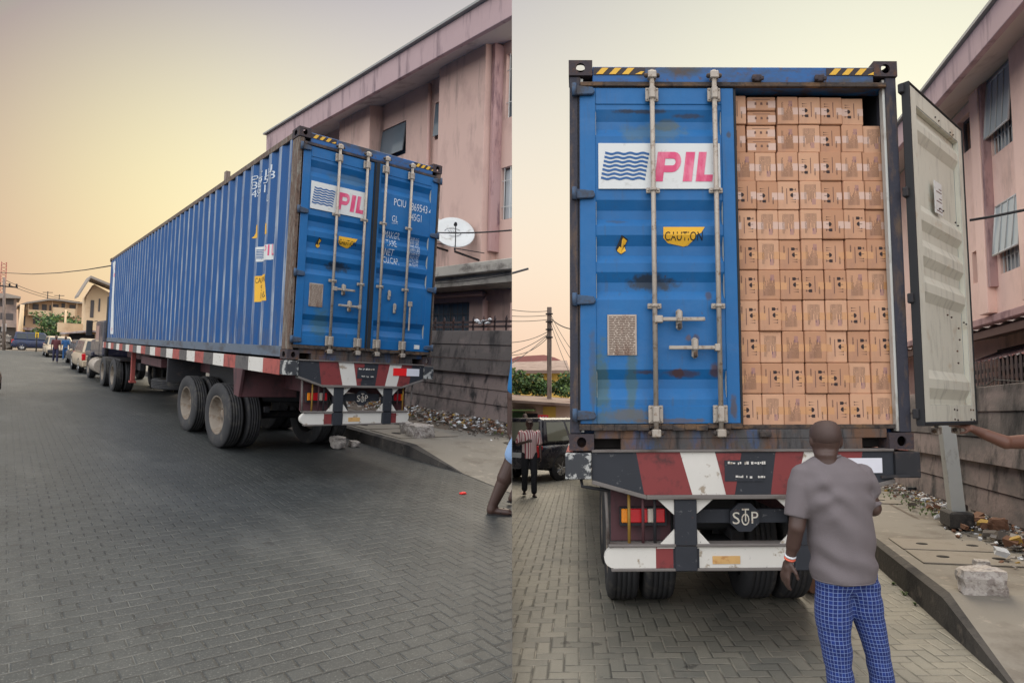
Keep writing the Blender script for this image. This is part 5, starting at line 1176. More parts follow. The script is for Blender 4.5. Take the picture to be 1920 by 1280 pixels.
# the tractor in front
tr = thing('tractor_truck', 'dark long nosed tractor unit coupled ahead of the flatbed trailer', 'truck', 'L', (XC, 0, 0))
for y in (25.4, 28.2):
    for a, b, o in ((.0, .25, -1), (.28, .53, -1), (WL-.53, WL-.28, 1), (WL-.25, WL, 1)): wheel(tr, a, b, y, .52, .52, 1.5, 'wheel', o)
for x in (.02, WL-.27): wheel(tr, x, x+.25, 33.6, .5, .5, 1.5, 'wheel', -1 if x < 1 else 1)
q = MB(); q.box(.5, .62, 23.5, 36, .75, .98, 0, .01); q.box(WL-.62, WL-.5, 23.5, 36, .75, .98, 0, .01); q.box(.1, WL-.1, 24.5, 27.5, .99, 1.06, 0, .01); q.build('chassis', 'dark', tr)
q = MB(); q.tube([(.22, 30.0, .62), (.22, 32.2, .62)], .30, 20); q.build('fuel_tank', 'steel', tr)
q = MB(); q.box(.05, WL-.05, 29.0, 31.6, 1.0, 2.35, 0, .08, 2); cb = q.build('cab', 'truckblue', tr)
q = MB(); q.box(.042, .05, 30.2, 31.3, 1.55, 2.15, 0); q.build('window', 'carglass', cb)
q = MB(); q.box(.04, .05, 30.0, 31.45, 1.05, 1.5, 0, .003); q.build('door', 'truckblue', cb)
q = MB(); q.box(.2, WL-.2, 31.6, 35.2, .95, 1.62, 0, .12, 2); q.box(-.0, .3, 32.4, 34.8, .9, 1.12, 0, .06, 2); q.build('bonnet', 'truckblue', tr)
q = MB(); q.box(-.28, -.08, 31.2, 31.28, 1.75, 2.35, 0, .02); q.tube([(-.1, 31.24, 2.3), (.06, 31.24, 2.35)], .015, 6); q.build('mirror', 'dark', tr)
q = MB(); q.tube([(.15, 28.7, .9), (.15, 28.7, 3.2)], .06, 10); q.build('exhaust_stack', 'dark', tr)

# parked cars further up
LK = 1.5
car('parked_car', 'silver estate parked just ahead of the tractor, red rear lamp showing', 'L', (3.30, 40.0, 0), 0, 6.6, 1.45, 1.62, MT['champagne'], 'suv', 'cars parked along the kerb')
car('parked_car', 'dark car squeezed between the silver estate and the pale people carrier', 'L', (3.62, 49.8, 0), 0, 6.4, 1.45, 1.50, MT['darkcar'], 'suv', 'cars parked along the kerb')
car('parked_car', 'pale gold people carrier facing the camera behind the walking man', 'L', (3.2, 66.0, 0), PI, 7.0, 1.75, 1.62, MT['champagne'], 'van', 'cars parked along the kerb')
car('parked_car', 'dark blue estate parked side on across the end of the street', 'L', (2.45, 85.5, 0), -PI/2, 3.9, 2.2, 1.85, MT['bluecar'], 'suv', 'cars parked along the kerb')
# people on the left street
figure('person', 'man in maroon tee shirt walking towards camera between the parked cars', 'L', (2.35, 51.2, 0), 1.70, 0, 'maroontee', 'navy', stride=.14, wsc=(.85, 1.1))
figure('person', 'person in blue top and trousers beside the parked cars', 'L', (3.15, 57.5, 0), 1.66, PI, 'bluecloth', 'bluecloth', stride=.1, wsc=(.85, 1.1))
def PC(x, y, d): return CAMP+LM @ (ray(x, y)*d)
lg = thing('person', 'bare leg and sandal of someone in pale shorts stepping past the wall', 'person', 'L', (0, 0, 0)); D = 6.95; k_ = D/1183.2
q = MB(); fwd = LM @ V((1, 0, .1))
an, kn = PC(925, 944, D), PC(962, 862, D); q.capsule(kn, 17*k_, PC(947, 896, D), 15.5*k_, 16); q.capsule(PC(947, 896, D), 15.5*k_, an, 9.5*k_, 16); q.capsule(an, 10*k_, PC(922, 955, D), 10*k_, 12); q.capsule(PC(921, 956, D), 8*k_, PC(952, 960, D), 7.5*k_, 12, .9, (0, 0, 1))
for i, o in enumerate((-.03, -.012, .006, .022, .036)): t0 = PC(956, 961, D)+(LM @ V((0, 0, 1)))*o; q.capsule(t0, .012, t0+fwd*.045, .010, 8)
q.capsule(kn, 17*k_, PC(1000, 780, D), 28*k_, 16)
a2 = D+.5; k2 = PC(1000, 850, a2); q.capsule(k2, 16*k_, PC(962, 932, a2), 9*k_, 14); q.capsule(PC(960, 934, a2), 8*k_, PC(990, 938, a2), 7*k_, 12)
q.loft([(p.x, p.y, p.z, w*k_, w*.7*k_) for p, w in ((PC(1012, 790, D), 34), (PC(1010, 700, D), 36), (PC(1008, 650, D), 40), (PC(1008, 625, D), 18), (PC(1008, 605, D), 14), (PC(1008, 575, D), 17), (PC(1008, 550, D), 10))], 20)
q.capsule(PC(972, 668, D), 13*k_, PC(961, 745, D), 10.5*k_, 14); q.capsule(PC(961, 745, D), 10.5*k_, PC(957, 812, D), 6.5*k_, 14); hand_geo(q, PC(957, 812, D), (0, 0, -1), LM @ V((1, 0, 0)), 1.0, .5, 1)
remesh(q, 'body', 'skin', lg, .009, 2)
q = MB(); q.capsule(PC(1006, 782, D), 34*k_, PC(970, 852, D), 24*k_, 18); q.capsule(PC(1012, 780, a2), 34*k_, PC(1002, 850, a2), 24*k_, 18); remesh(q, 'shorts', 'skycloth', lg, .012, 2)
q = MB(); q.loft([(p.x, p.y, p.z, w*k_, w*.72*k_) for p, w in ((PC(1012, 792, D), 38), (PC(1010, 700, D), 40), (PC(1008, 650, D), 43), (PC(1008, 628, D), 22))], 22); q.capsule(PC(976, 668, D), 18*k_, PC(967, 728, D), 16*k_, 16); remesh(q, 'shirt', 'cyancloth', lg, .012, 2)
q = MB(); q.capsule(PC(921, 964.5, D)+V((0, 0, .01)), .05, PC(962, 968, D)+V((0, 0, .012)), .055, 14, .3, (0, 0, 1)); q.build('sandal', 'sandal', lg, smooth=True)
q = MB(); q.tube([PC(938, 962, D-.04), PC(944, 953, D), PC(954, 962, D+.05)], .012, 6); q.build('sandal_strap', 'sandal', lg, smooth=True)
q = MB(); q.capsule(PC(958, 940, a2), .05, PC(1000, 944, a2), .055, 14, .3, (0, 0, 1)); q.build('sandal', 'sandal', lg, smooth=True)
sk = thing('person', 'edge of a spotted skirt just inside the left border', 'person', 'L', (-.32, 23.6, 0))
q = MB(); q.loft([(0, 0, .14, .30, .34), (0, 0, .5, .30, .33), (0, 0, .8, .21, .25), (0, 0, 1.02, .14, .17), (0, 0, 1.12, .15, .18)], 24); q.build('skirt', 'spotted', sk, smooth=True)
q = MB()
q.loft([(0, 0, 1.0, .14, .17), (0, 0, 1.2, .16, .18), (0, 0, 1.38, .17, .16), (0, 0, 1.45, .08, .08), (0, 0, 1.55, .06, .08), (0, 0, 1.66, .075, .10), (0, 0, 1.73, .03, .04)], 18)
for s in (1, -1): q.capsule((s*.16, 0, 1.36), .05, (s*.2, .0, 1.1), .042); q.capsule((s*.2, 0, 1.1), .042, (s*.2, -.05, .86), .03); hand_geo(q, (s*.2, -.05, .86), (0, -.1, -1), (-s, 0, 0), 1, .4, -s); q.capsule((s*.08, 0, .6), .06, (s*.08, 0, .06), .04); q.capsule((s*.08, .02, .04), .035, (s*.09, -.16, .03), .03)
remesh(q, 'body', 'skin', sk, .02, 2)
q = MB(); q.loft([(0, .0, 1.06, .16, .18), (0, 0, 1.25, .175, .19), (0, 0, 1.40, .17, .15), (0, 0, 1.46, .09, .09)], 20); q.build('shirt', 'blackcloth', sk, smooth=True)

# ---- far end of the left street
def FY(px, y): return HL(px, 1, y)
def far_poly(mb, pts, y, dy, m=0): mb.prism([(FY(p, y).x, FY(p, y).z) for p in pts], 'y', y, y+dy, m)
def far_rect(mb, x0, y0, x1, y1, Y, dy, m=0):
    a, b = FY((x0, y1), Y), FY((x1, y0), Y); mb.box(min(a.x, b.x), max(a.x, b.x), Y, Y+dy, min(a.z, b.z), max(a.z, b.z), m)
gh = thing('house', 'cream gabled house with two narrow windows just left of the container', 'house', 'L', (0, 0, 0)); Y = 76
q = MB(); z0 = 0; P = [FY(p, Y) for p in ((162, 556), (177, 533), (212, 553))]
q.prism([(P[0].x, 0), (P[0].x, P[0].z), (P[1].x, P[1].z), (P[2].x+1, P[2].z-.5), (P[2].x+1, 0)], 'y', Y, Y+4, 0); q.build('wall', 'creamwall', gh)
q = MB(); a, b, c = FY((147, 557), Y-2.2), FY((170, 521), Y-2.2), FY((216, 553), Y-2.2); ap = FY((170, 521), Y-2.2)
for (p, r) in ((a, b), (b, V((c.x+1.2, 0, c.z+.2)))):
    q.hexa([(p.x, Y-2.2, p.z), (r.x, Y-2.2, r.z), (r.x, Y+2.2, r.z), (p.x, Y+2.2, p.z), (p.x, Y-2.2, p.z+.22), (r.x, Y-2.2, r.z+.22), (r.x, Y+2.2, r.z+.22), (p.x, Y+2.2, p.z+.22)])
q.build('roof', 'roofpale', gh)
for r_ in ((168.5, 563, 177, 595), (184, 560, 188.5, 584)):
    q = MB(); far_rect(q, *r_, Y-.06, .05); w = q.build('window', 'window', gh)
t3 = thing('apartment_building', 'beige three storey block with balconies closing the end of the street', 'building', 'L', (0, 0, 0)); Y = 108
q = MB(); far_poly(q, [(36, 640), (36, 573), (50, 568), (90, 562), (100, 562), (150, 568), (166, 569), (166, 640)], Y, 12); q.build('wall', 'beigewall', t3)
q = MB(); far_poly(q, [(33, 572), (50, 566), (90, 560), (102, 560), (150, 566), (168, 567), (168, 569), (150, 568.5), (100, 563), (90, 563), (50, 569), (33, 575)], Y-1.6, 14); q.build('roof', 'roofpale', t3)
for r_ in ((53, 583, 97, 591), (98, 579, 142, 591.5)):
    q = MB(); far_rect(q, *r_, Y-1.2, 1.2); q.build('balcony', 'creamwall', t3)
for r_ in ((97, 562, 99, 590), (122, 567, 124, 600), (143, 569, 145, 592), (52, 568, 54, 592)):
    q = MB(); far_rect(q, *r_, Y-1.4, .4); q.build('pillar', 'creamwall', t3)
for r_ in ((61, 570, 73, 582), (78, 571, 88, 587), (99, 571, 110, 580), (115, 569, 122, 580), (130, 572, 142, 582), (62, 595, 74, 607), (79, 597, 88, 607), (157, 572, 159, 583), (156, 595, 161, 606), (41, 569, 48, 583), (41, 592, 48, 610), (92, 572, 96, 586)):
    q = MB(); far_rect(q, *r_, Y-.1, .08); q.build('window', 'window', t3)
lb = thing('apartment_building', 'grey block with pitched roof at the left border behind the pole', 'building', 'L', (0, 0, 0)); Y = 100
q = MB(); far_poly(q, [(-40, 645), (-40, 557), (31, 558), (31, 645)], Y, 12); q.build('wall', 'greywall', lb)
q = MB(); far_poly(q, [(-40, 549), (13, 550), (39, 556), (39, 559), (-40, 558)], Y-1.5, 15); q.build('roof', 'roofpale', lb)
for r_ in ((0, 561, 6, 574), (9, 561, 26, 570), (0, 588, 25, 601), (-2, 614, 29, 632)):
    q = MB(); far_rect(q, *r_, Y-.1, .08); q.build('window', 'window', lb)
q = MB(); far_rect(q, -5, 601, 31, 612, Y-1, .9); q.build('balcony', 'greywall', lb)
sh = thing('shop', 'low kiosk with pale awning below the beige block', 'shop', 'L', (0, 0, 0)); Y = 96
q = MB(); far_rect(q, 35, 618, 68, 640, Y, 5); q.build('wall', 'yelwall', sh)
q = MB(); far_rect(q, 46, 619, 66, 632, Y-.1, .08); q.build('opening', 'window', sh)
q = MB(); far_rect(q, 38, 615, 72, 618, Y-1.6, 7); q.build('awning', 'tin', sh)
sd2 = thing('shed', 'lean to shop with grey sheet roof beside the gabled house', 'shed', 'L', (0, 0, 0)); Y = 70
q = MB(); far_rect(q, 120, 625, 196, 662, Y, 5); q.build('wall', 'beigewall', sd2)
q = MB(); far_poly(q, [(121, 626), (124, 623), (176, 619), (190, 623), (190, 625), (176, 622)], Y-1.8, 7); q.build('roof', 'tin', sd2)
q = MB(); far_rect(q, 129, 627, 178, 646, Y-.1, .08); q.build('opening', 'room', sd2)
q = MB(); far_rect(q, 108, 608, 165, 622, 78, 1); tag(q.build('parapet_wall', 'creamwall', None, 'L'), 'low cream parapet between the tree and gabled house', 'wall', F='L')
c = FY((92, 616), 88); c2 = FY((118, 603), 90)
tree('street_tree', 'bushy green tree in front of the beige block', 'L', (c.x, 88, 0), [(0, 0, c.z, 1.6, 2, 1.1), (1.2, 0, c.z+.1, 1.4, 2, 1.0), (-.3, 0, c.z-1.0, 1.7, 2, 1.0)], 1.8, .14, 21, 1500, .34)
tree('street_tree', 'lighter flat topped tree behind the bushy one', 'L', (c2.x, 92, 0), [(0, 0, c2.z, 1.8, 2, .6), (1.6, 0, c2.z, 1.4, 2, .55), (-1.2, 0, c2.z+.3, 1.2, 2, .5)], 3, .1, 22, 900, .3)
def pole(label, px0, px1, Y, r, m='postwood', name='utility_pole', cross=False):
    a, b = FY(px0, Y), FY(px1, Y); t = thing(name, label, 'pole', 'L', (a.x, Y, 0)); q = MB(); q.tube([(0, 0, 0), (b.x-a.x, 0, b.z)], [r, r*.8], 8); q.build('shaft', m, t)
    if cross:
        q = MB(); q.box(b.x-a.x-1.0, b.x-a.x+1.0, -.1, .05, b.z-.9, b.z-.78); q.build('cross_arm', 'dark', t)
        for k in (-.8, -.3, .4, .9): q = MB(); q.tube([(b.x-a.x+k, 0, b.z-.78), (b.x-a.x+k, 0, b.z-.5)], .07, 6); q.build('insulator', 'dark', t)
    return t
pole('wooden power pole with cross arm at the left border', (8, 640), (8, 520), 82, .13, cross=True)
pole('leaning white pole before the beige block', (36, 640), (42, 571), 94, .22, 'creamwall', 'pole')
pole('thin white pole rising in front of the tree', (122, 625), (123.5, 580), 86, .10, 'creamwall', 'pole')
la = thing('lattice_mast', 'red and white lattice mast far behind the grey block', 'mast', 'L', (FY((4, 560), 130).x, 130, 0)); q = MB(); zt = FY((4, 491), 130).z
for s in (-.35, .35):
    for t in (-.35, .35): q.tube([(s, t, 0), (s*.8, t*.8, zt)], .05, 5)
for i in range(16): z = zt*(.3+.7*i/16); q.tube([(-.33, -.33, z), (.33, -.33, z+zt*.04)], .03, 4); q.tube([(.33, -.33, z), (-.33, -.33, z+zt*.04)], .03, 4)
q.build('lattice', 'redrail', la)
cable('power_cable', 'long overhead wire from the pole to above the container', 'L', [FY((0, 511), 82), FY((60, 514), 70), FY((110, 511.5), 62), FY((160, 506), 52), FY((215, 497), 40)], .03)
cable('power_cable', 'upper of two wires running from the cross arm to the gabled house', 'L', [FY((12, 526), 82), FY((150, 566), 80)], .025, .3)
cable('power_cable', 'lower of two wires running from the cross arm to the gabled house', 'L', [FY((12, 532), 82), FY((150, 569), 80)], .025, .3)
for px in ((89, 546), (111, 552)):
    a = FY((px[0], 562), 107); b = FY(px, 107); t = thing('roof_aerial', ('left' if px[0] < 100 else 'right')+' television aerial on the roof of the beige block', 'aerial', 'L', (a.x, 107, a.z-.2)); q = MB(); q.tube([(0, 0, 0), (0, 0, b.z-a.z+.2)], .05, 5); q.tube([(-.5, 0, b.z-a.z), (.5, 0, b.z-a.z+.1)], .04, 5); q.build('rods', 'dark', t)
q = MB(); a = FY((69.5, 625), 80); q.tube([(a.x, 80, 0), (a.x, 80, a.z)], .05, 6, 1); far_rect(q, 66, 623, 73, 633, 80, .1); tag(q.build('shop_sign', ['signyel', 'dark'], None, 'L'), 'small yellow sign on a post left of the people carrier', 'sign', F='L')
q = MB(); far_rect(q, 3, 607, 12, 621, 90, .1); far_rect(q, 5, 609, 10, 613, 89.95, .04, 1); q.box(FY((7.5, 600), 90).x-.05, FY((7.5, 600), 90).x+.05, 90.02, 90.1, 0, 3, 2); tag(q.build('hoarding', ['board', 'pink', 'dark'], None, 'L'), 'white and pink sign near the left border', 'sign', F='L')
scatter('stone_heap', 'heap of grey broken blocks at the left border', 'L', lambda rr: ((FY((rr.uniform(-6, 18), 655), 86).x, 86+rr.uniform(-1, 1), abs(rr.gauss(0, .6))), 1), 260, .12, .35, ['rub2', 'rub1', 'rub2'], 9)
rock('litter', 'scrap of bright red litter on the paving', 'L', HL((868, 925), 2, .004), .05, (1, .8, .25), 'refl', 4, 'litter')

# ================================================================== RIGHT STREET
def HR(px, ax, v): return hit('R', px, ax, v)
def HS(px, ax, v): return hit('S', px, ax, v)
def HT(px, ax, v): return hit('T', px, ax, v)
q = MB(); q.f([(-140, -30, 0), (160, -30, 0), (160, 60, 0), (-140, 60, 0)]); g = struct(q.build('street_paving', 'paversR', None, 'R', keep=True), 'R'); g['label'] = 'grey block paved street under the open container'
q = MB(); q.f([(-500, 60, -.004), (500, 60, -.004), (500, 600, -.004), (-500, 600, -.004)]); struct(q.build('ground', 'soil', None, 'R', keep=True), 'R')
KX, KZ = 1.78, .27
q = MB()
q.f([(KX+.08, 5.75, KZ), (3.7, 5.75, KZ), (3.7, 60, KZ), (KX+.08, 60, KZ)], 0)
q.f([(KX+.03, 4.35, .006), (3.7, 3.2, .12), (3.7, 5.75, KZ), (KX+.08, 5.75, KZ)], 0); q.f([(KX+.03, 4.35, .006), (KX+.1, 2.0, .006), (3.7, 1.5, .05), (3.7, 3.2, .12)], 0)
q.f([(KX, 5.7, 0), (KX, 60, 0), (KX+.01, 60, KZ-.03), (KX+.01, 5.7, KZ-.03)], 1); q.f([(KX+.01, 5.7, KZ-.03), (KX+.01, 60, KZ-.03), (KX+.08, 60, KZ), (KX+.08, 5.75, KZ)], 1)
q.f([(KX, 5.7, 0), (KX+.01, 5.7, KZ-.03), (KX+.08, 5.75, KZ), (KX+.03, 4.35, .006), (KX+.0, 4.3, 0)], 1)
struct(q.build('pavement', ['pave', 'kerb'], None, 'S'), 'R')
q = MB(); q.f([(2.95, 4.5, KZ-.06), (3.7, 4.0, .2), (3.7, 40, .46), (3.2, 40, KZ+.004), (2.75, 10, KZ+.004)]); struct(q.build('dirt_verge', 'dirt', None, 'S', keep=True), 'R')
for (y, w, lab) in ((7.45, .62, 'further drain cover slab with two dark holes, right pavement'), (6.80, .60, 'nearer drain cover slab with two dark holes, right pavement'), (11.2, .8, 'drain cover slab far up the right pavement')):
    t = thing('drain_cover', 'concrete '+lab, 'drain cover', 'S', (1.98, y, KZ+.002)); q = MB(); q.box(0, 1.0, 0, w, 0, .014, 0, .005); q.build('slab', 'slabcover', t)
    for a in (.27, .78): q = MB(); q.lathe([(.055, 0), (.055, .004), (.001, .004)], (a, w*.5, .0125), 'z', 16, 0, (1.1, 1, 1)); q.build('finger_hole', 'hole', t, keep=True)
panel_wall('compound_wall', 'concrete plank wall behind the open container door, right street', 'S', 3.55, 2.5, 45, .05, 2.1, 6, 2)
spike_rail('wall_railing', 'close set rusty pointed pales on top of the right plank wall', 'S', 3.6, 6.2, 11.2, 2.1, .36, .115, .06, flat=True)
cable('barbed_wire', 'thin slack wire along the top of the right plank wall', 'S', [(3.53, 6, 2.13), (3.53, 8.2, 2.10), (3.52, 8.9, 2.16), (3.53, 9.2, 2.10), (3.53, 12, 2.12)], .008)
pt = thing('steel_post', 'leaning galvanised steel post on a concrete block beside the open door', 'post', 'S', (3.02, 8.95, .30))
q = MB(); q.box(-.14, .14, -.2, .2, .0, .2, 0, .02); q.build('footing', 'kerb', pt)
q = MB()
def skew(z): return (-.045*z/1.3, .12*z/1.3)
for (a, b, c, d) in ((-.08, -.065, -.08, .08), (.065, .08, -.08, .08), (-.065, .065, -.012, .012)):
    s0, s1 = skew(0), skew(1.28); q.hexa([(a+s0[0], c+s0[1], .2), (b+s0[0], c+s0[1], .2), (b+s0[0], d+s0[1], .2), (a+s0[0], d+s0[1], .2), (a+s1[0], c+s1[1], 1.42), (b+s1[0], c+s1[1], 1.42), (b+s1[0], d+s1[1], 1.42), (a+s1[0], d+s1[1], 1.42)])
q.box(-.08, .08, -.085, -.06, .2, .201); s1 = skew(.6); q.hexa([(-.08, -.085, .2), (.08, -.085, .2), (.08, -.078, .2), (-.08, -.078, .2), (-.122, .035, 1.4), (.038, .035, 1.4), (.038, .042, 1.4), (-.122, .042, 1.4)])
q.build('shaft', 'galv', pt)
q = MB(); q.box(-.105, .015, .04, .2, 1.42, 1.5, 0, .01); q.tube([(-.045, .12, 1.44), (-.045, .12, 1.36)], .05, 8); q.build('head', 'gasket', pt)
def rw_(rr):
    y = rr.uniform(5.2, 15); x = 3.5-abs(rr.gauss(0, .26 if y < 9 else .17)); return (x, y, KZ+.02+.16*max(0, (x-2.9))), 1
scatter('rubble', 'broken tiles, stones and litter along the foot of the right wall', 'S', rw_, 2600, .008, .034, ['rub1', 'rub2', 'rub3', 'rub4', 'rub5'], 14)
def rw2(rr):
    y = rr.uniform(5.4, 10.5); return (3.4-abs(rr.gauss(0, .2)), y, KZ+.09), 1
scatter('rubble', 'larger broken pieces and torn bags on top of the right rubble', 'S', rw2, 90, .035, .085, ['rub2', 'rub1', 'rub3', 'rub4', 'rub5'], 33)
weeds('weeds', 'green weeds growing at the foot of the right wall', 'S', lambda rr: ((rr.uniform(2.75, 3.4), rr.uniform(9.4, 13.5), KZ+.05), 1), 90, .06, 15)
weeds('kerb_weeds', 'tufts of weed along the kerb', 'S', lambda rr: ((KX-.03, rr.choice((7.0, 6.6, 7.9, 7.85, 6.65, 6.3)), 0), 1), 16, .05, 16)
p = HS((1850, 1116), 2, KZ); rock('rock', 'big pale broken concrete lump lying on the right pavement', 'S', (p.x+.0, p.y+.12, KZ-.01), .185, (1.15, .8, .72), seed=35)
p = HS((1845, 1066), 2, KZ); rock('rock', 'small stone lying behind the big lump, right pavement', 'S', (p.x, p.y+.05, KZ), .09, (.95, .8, .55), seed=6)
p = HR((1513, 1110), 2, 0); rock('rock', 'stone chock behind the right rear tyre beside the man', 'R', (p.x+.08, p.y, 0), .13, (.9, .8, 1.1), 'rub3', 7)
p = HS((1740, 930), 2, KZ)
for (px, r, m, lab) in (((1570+140, 925), .11, 'ink', 'black plastic bag on the right verge near the trailer'), ((1735, 942), .07, 'rub4', 'scrap of white plastic beside the steel post')):
    p = HS(px, 2, KZ+.05); rock('litter', lab, 'S', tuple(p), r, (1, 1, .7), m, 12, 'litter')
for (px, lab, m, sc_) in (((1870, 965), 'brown broken pot lying on the right rubble', 'rub3', (.9, .8, .8)), ((1805, 925), 'rusty drum lid leaning at the foot of the wall', 'gasket', (.35, .9, .9)), ((1830, 975), 'broken roof tile on the right rubble', 'rub3', (1.1, .7, .4))):
    p = HS(px, 0, 3.3); rock('litter', lab, 'S', (p.x, p.y, KZ+.06), .13, sc_, m, hash(px) % 50, 'litter')

# pink block on the right (frame T)
bt = thing('apartment_block', 'pink block with tilted window sashes above the open container door', 'building', 'T', (0, 0, 0))
xr, xb = 5.2, 5.0
hA = (9.9, 10.62, 5.85, 7.0); vA = (11.15, 11.75, 6.3, 6.95); hB = (9.8, 10.55, 3.92, 4.95); vB = (11.0, 11.45, 3.95, 4.5)
q = MB(); facade(q, xr, 1, 17.5, 3.32, 7.2, [hA, vA, hB, vB], .2)
q.f([(xr, 17.5, 0), (xr+7, 17.5, 0), (xr+7, 17.5, 7.2), (xr, 17.5, 7.2)]); q.f([(xr, 1, 3.32), (xr, 1, 7.2), (xr+7, 1, 7.2), (xr+7, 1, 3.32)]); q.f([(xr, 1, 7.2), (xr, 17.5, 7.2), (xr+7, 17.5, 7.2), (xr+7, 1, 7.2)]); q.f([(xr+.9, 1, 0), (xr+.9, 17.5, 0), (xr+.9, 17.5, 3.32), (xr+.9, 1, 3.32)]); q.f([(xr+7, 1, 0), (xr+7, 1, 7.2), (xr+7, 17.5, 7.2), (xr+7, 17.5, 0)])
q.build('wall', 'pinkwall_raised', bt)
q = MB(); q.box(xr+1.1, xr+6.9, 1.1, 17.4, .1, 7.15); q.f([(xr+.3, 1.1, 3.4), (xr+.3, 17.4, 3.4), (xr+.3, 17.4, 7.1), (xr+.3, 1.1, 7.1)]); q.build('interior', 'room', bt)
for a, b in ((10.85, 11.0), (6.8, 9.62)):
    q = MB(); q.box(xb if b < 10 else xb+.06, xr+.03, a if b < 10 else 10.72, b if b < 10 else 11.0, 3.34, 7.18, 0, .01); q.build('bay', 'pinkwall_raised', bt)
q = MB(); q.box(xb+.08, xr+.01, 10.63, 10.70, 3.75, 7.15, 0); q.build('trim_strip', 'trimpink', bt)
q = MB(); q.box(xr-.05, xr+.9, 1, 17.4, 3.2, 3.318, 0, .01); q.build('ledge', 'trimpink', bt)
q = MB(); q.box(4.3, 4.4, .5, 17.6, 6.70, 7.11, 0, .008); q.build('fascia', 'fascia', bt)
q = MB(); q.f([(4.4, .5, 6.76), (xr, .5, 7.13), (xr, 17.6, 7.13), (4.4, 17.6, 6.76)]); q.build('soffit', 'soffit', bt)
q = MB(); q.box(4.24, xr+7.3, .4, 17.7, 7.112, 7.16, 0); q.build('roof', 'roofedge', bt)
for h, n in ((hA, 7), (hB, 7)):
    w = barred_window(bt, xr, h, .14, n, 'glasspale')
    q = MB(); a, b, c, d = h
    q.hexa([(xr-.10, a, c+.30), (xr-.10, b, c+.30), (xr-.085, b, c+.30), (xr-.085, a, c+.30), (xr-.02, a, d+.05), (xr-.02, b, d+.05), (xr+.005, b, d+.05), (xr+.005, a, d+.05)]); q.build('sash', 'glasspale', w)
    q = MB()
    for (p1, p2) in (((xr-.10, a, c+.30), (xr-.02, a, d+.05)), ((xr-.10, b, c+.30), (xr-.02, b, d+.05)), ((xr-.10, a, c+.30), (xr-.10, b, c+.30)), ((xr-.02, a, d+.05), (xr-.02, b, d+.05))): q.tube([p1, p2], .018, 6)
    for i in range(1, 4): t = i/4; q.tube([(xr-.11, a+(b-a)*t, c+.30), (xr-.03, a+(b-a)*t, d+.05)], .008, 4)
    q.build('sash_frame', 'bar', w)
for h in (vA, vB):
    q = MB(); a, b, c, d = h; q.box(xr+.10, xr+.14, a, a+.05, c, d); q.box(xr+.10, xr+.14, b-.05, b, c, d); q.box(xr+.1, xr+.14, a+.05, b-.05, d-.05, d); q.build('vent_window', 'metalframe', bt)
cp = thing('canopy', 'rusty corrugated sheet canopy over the yard behind the right wall', 'canopy', 'T', (0, 0, 0))
q = MB(); n = 60
for i in range(n):
    a, b = 3+i*9.5/n, 3+(i+1)*9.5/n; o = .03 if i % 2 else 0; o2 = 0 if i % 2 else .03
    q.f([(4.4, a, 2.92+o), (4.4, b, 2.92+o2), (6.05, b, 3.14+o2), (6.05, a, 3.14+o)])
q.build('sheet', 'tin', cp)
q = MB(); q.box(4.42, 4.5, 3, 12.5, 2.80, 2.9, 0); q.box(4.5, 4.58, 3, 3.1, 0, 2.85, 0); q.box(4.5, 4.58, 8, 8.1, 0, 2.85, 0); q.build('timber', 'shutter', cp)
aw = thing('awning', 'striped red and grey tin awning above the pointed pales', 'awning', 'S', (0, 0, 0))
q = MB(); n = 26
for i in range(n):
    a, b = 8.6+i*2.2/n, 8.6+(i+1)*2.2/n; o = .02 if i % 2 else 0
    q.f([(3.85, a, 2.50-o), (3.85, b, 2.50-(.02-o)), (4.4, b, 2.72), (4.4, a, 2.72)], 0 if i % 4 < 2 else 1)
q.build('sheet', ['tin', 'roofred'], aw, keep=True)
q = MB(); q.box(4.41, 4.55, 8.4, 11, 0, 2.74); q.build('back_wall', 'room', aw)
q = MB(); q.box(4.8, 4.95, 4.0, 8.3, 0, 2.75); tag(q.build('yard_wall', 'greywall', None, 'S'), 'pale grey yard wall behind the pointed pales', 'wall', F='R')
cable('power_cable', 'dark twisted cable drooping across the pink wall past the open door', 'R', [HR((1818, 413), 1, 6.3), HR((1860, 406), 1, 6.2), HR((1930, 392), 1, 5.9)], .014)

# container, cartons, trailer
CX, CY, CZ, CW, CH = -.062, 4.53, 1.455, 2.458, 2.896
stR = [(.36*CW*.6, ZH(537), .22, .07, S_(38, 44, 50), .9), (.06*CW, ZH(720), .07, .30, S_(62, 92, 88), .75), (.15*CW, ZH(722), .05, .3, S_(62, 92, 88), .7), (.22*CW, ZH(248), .30, .09, S_(84, 104, 96), .45),
       (.12*CW, ZH(785), .3, .10, S_(76, 92, 90), .55), (.29*CW, ZH(705), .16, .03, S_(72, 50, 46), .7), (.34*CW, ZH(640), .03, .03, S_(72, 50, 46), .7)]
for (px, py, rx_, rz_2, c, am) in ((1210, 208, .22, .02, S_(52, 52, 58), .8), (1255, 232, .12, .05, S_(84, 92, 80), .6), (1340, 700, .06, .06, S_(86, 58, 48), .8), (1270, 704, .05, .04, S_(78, 50, 44), .8), (1208, 703, .09, .02, S_(74, 54, 48), .7), (1330, 560, .03, .04, S_(70, 58, 60), .7), (1180, 780, .2, .06, S_(96, 88, 78), .6), (1110, 700, .03, .4, S_(70, 74, 80), .5), (1290, 640, .03, .03, S_(96, 70, 58), .7), (1372, 770, .03, .1, S_(80, 66, 60), .8), (1300, 215, .12, .02, S_(60, 56, 58), .7), (1160, 420, .1, .02, S_(50, 70, 96), .6), (1250, 792, .4, .02, S_(90, 76, 66), .7), (1373, 255, .02, .03, S_(60, 60, 64), .8)):
    stR.append((XF(px, py)*CW-XF(1091, 480)*CW, ZH(py), rx_, rz_2, c, am))
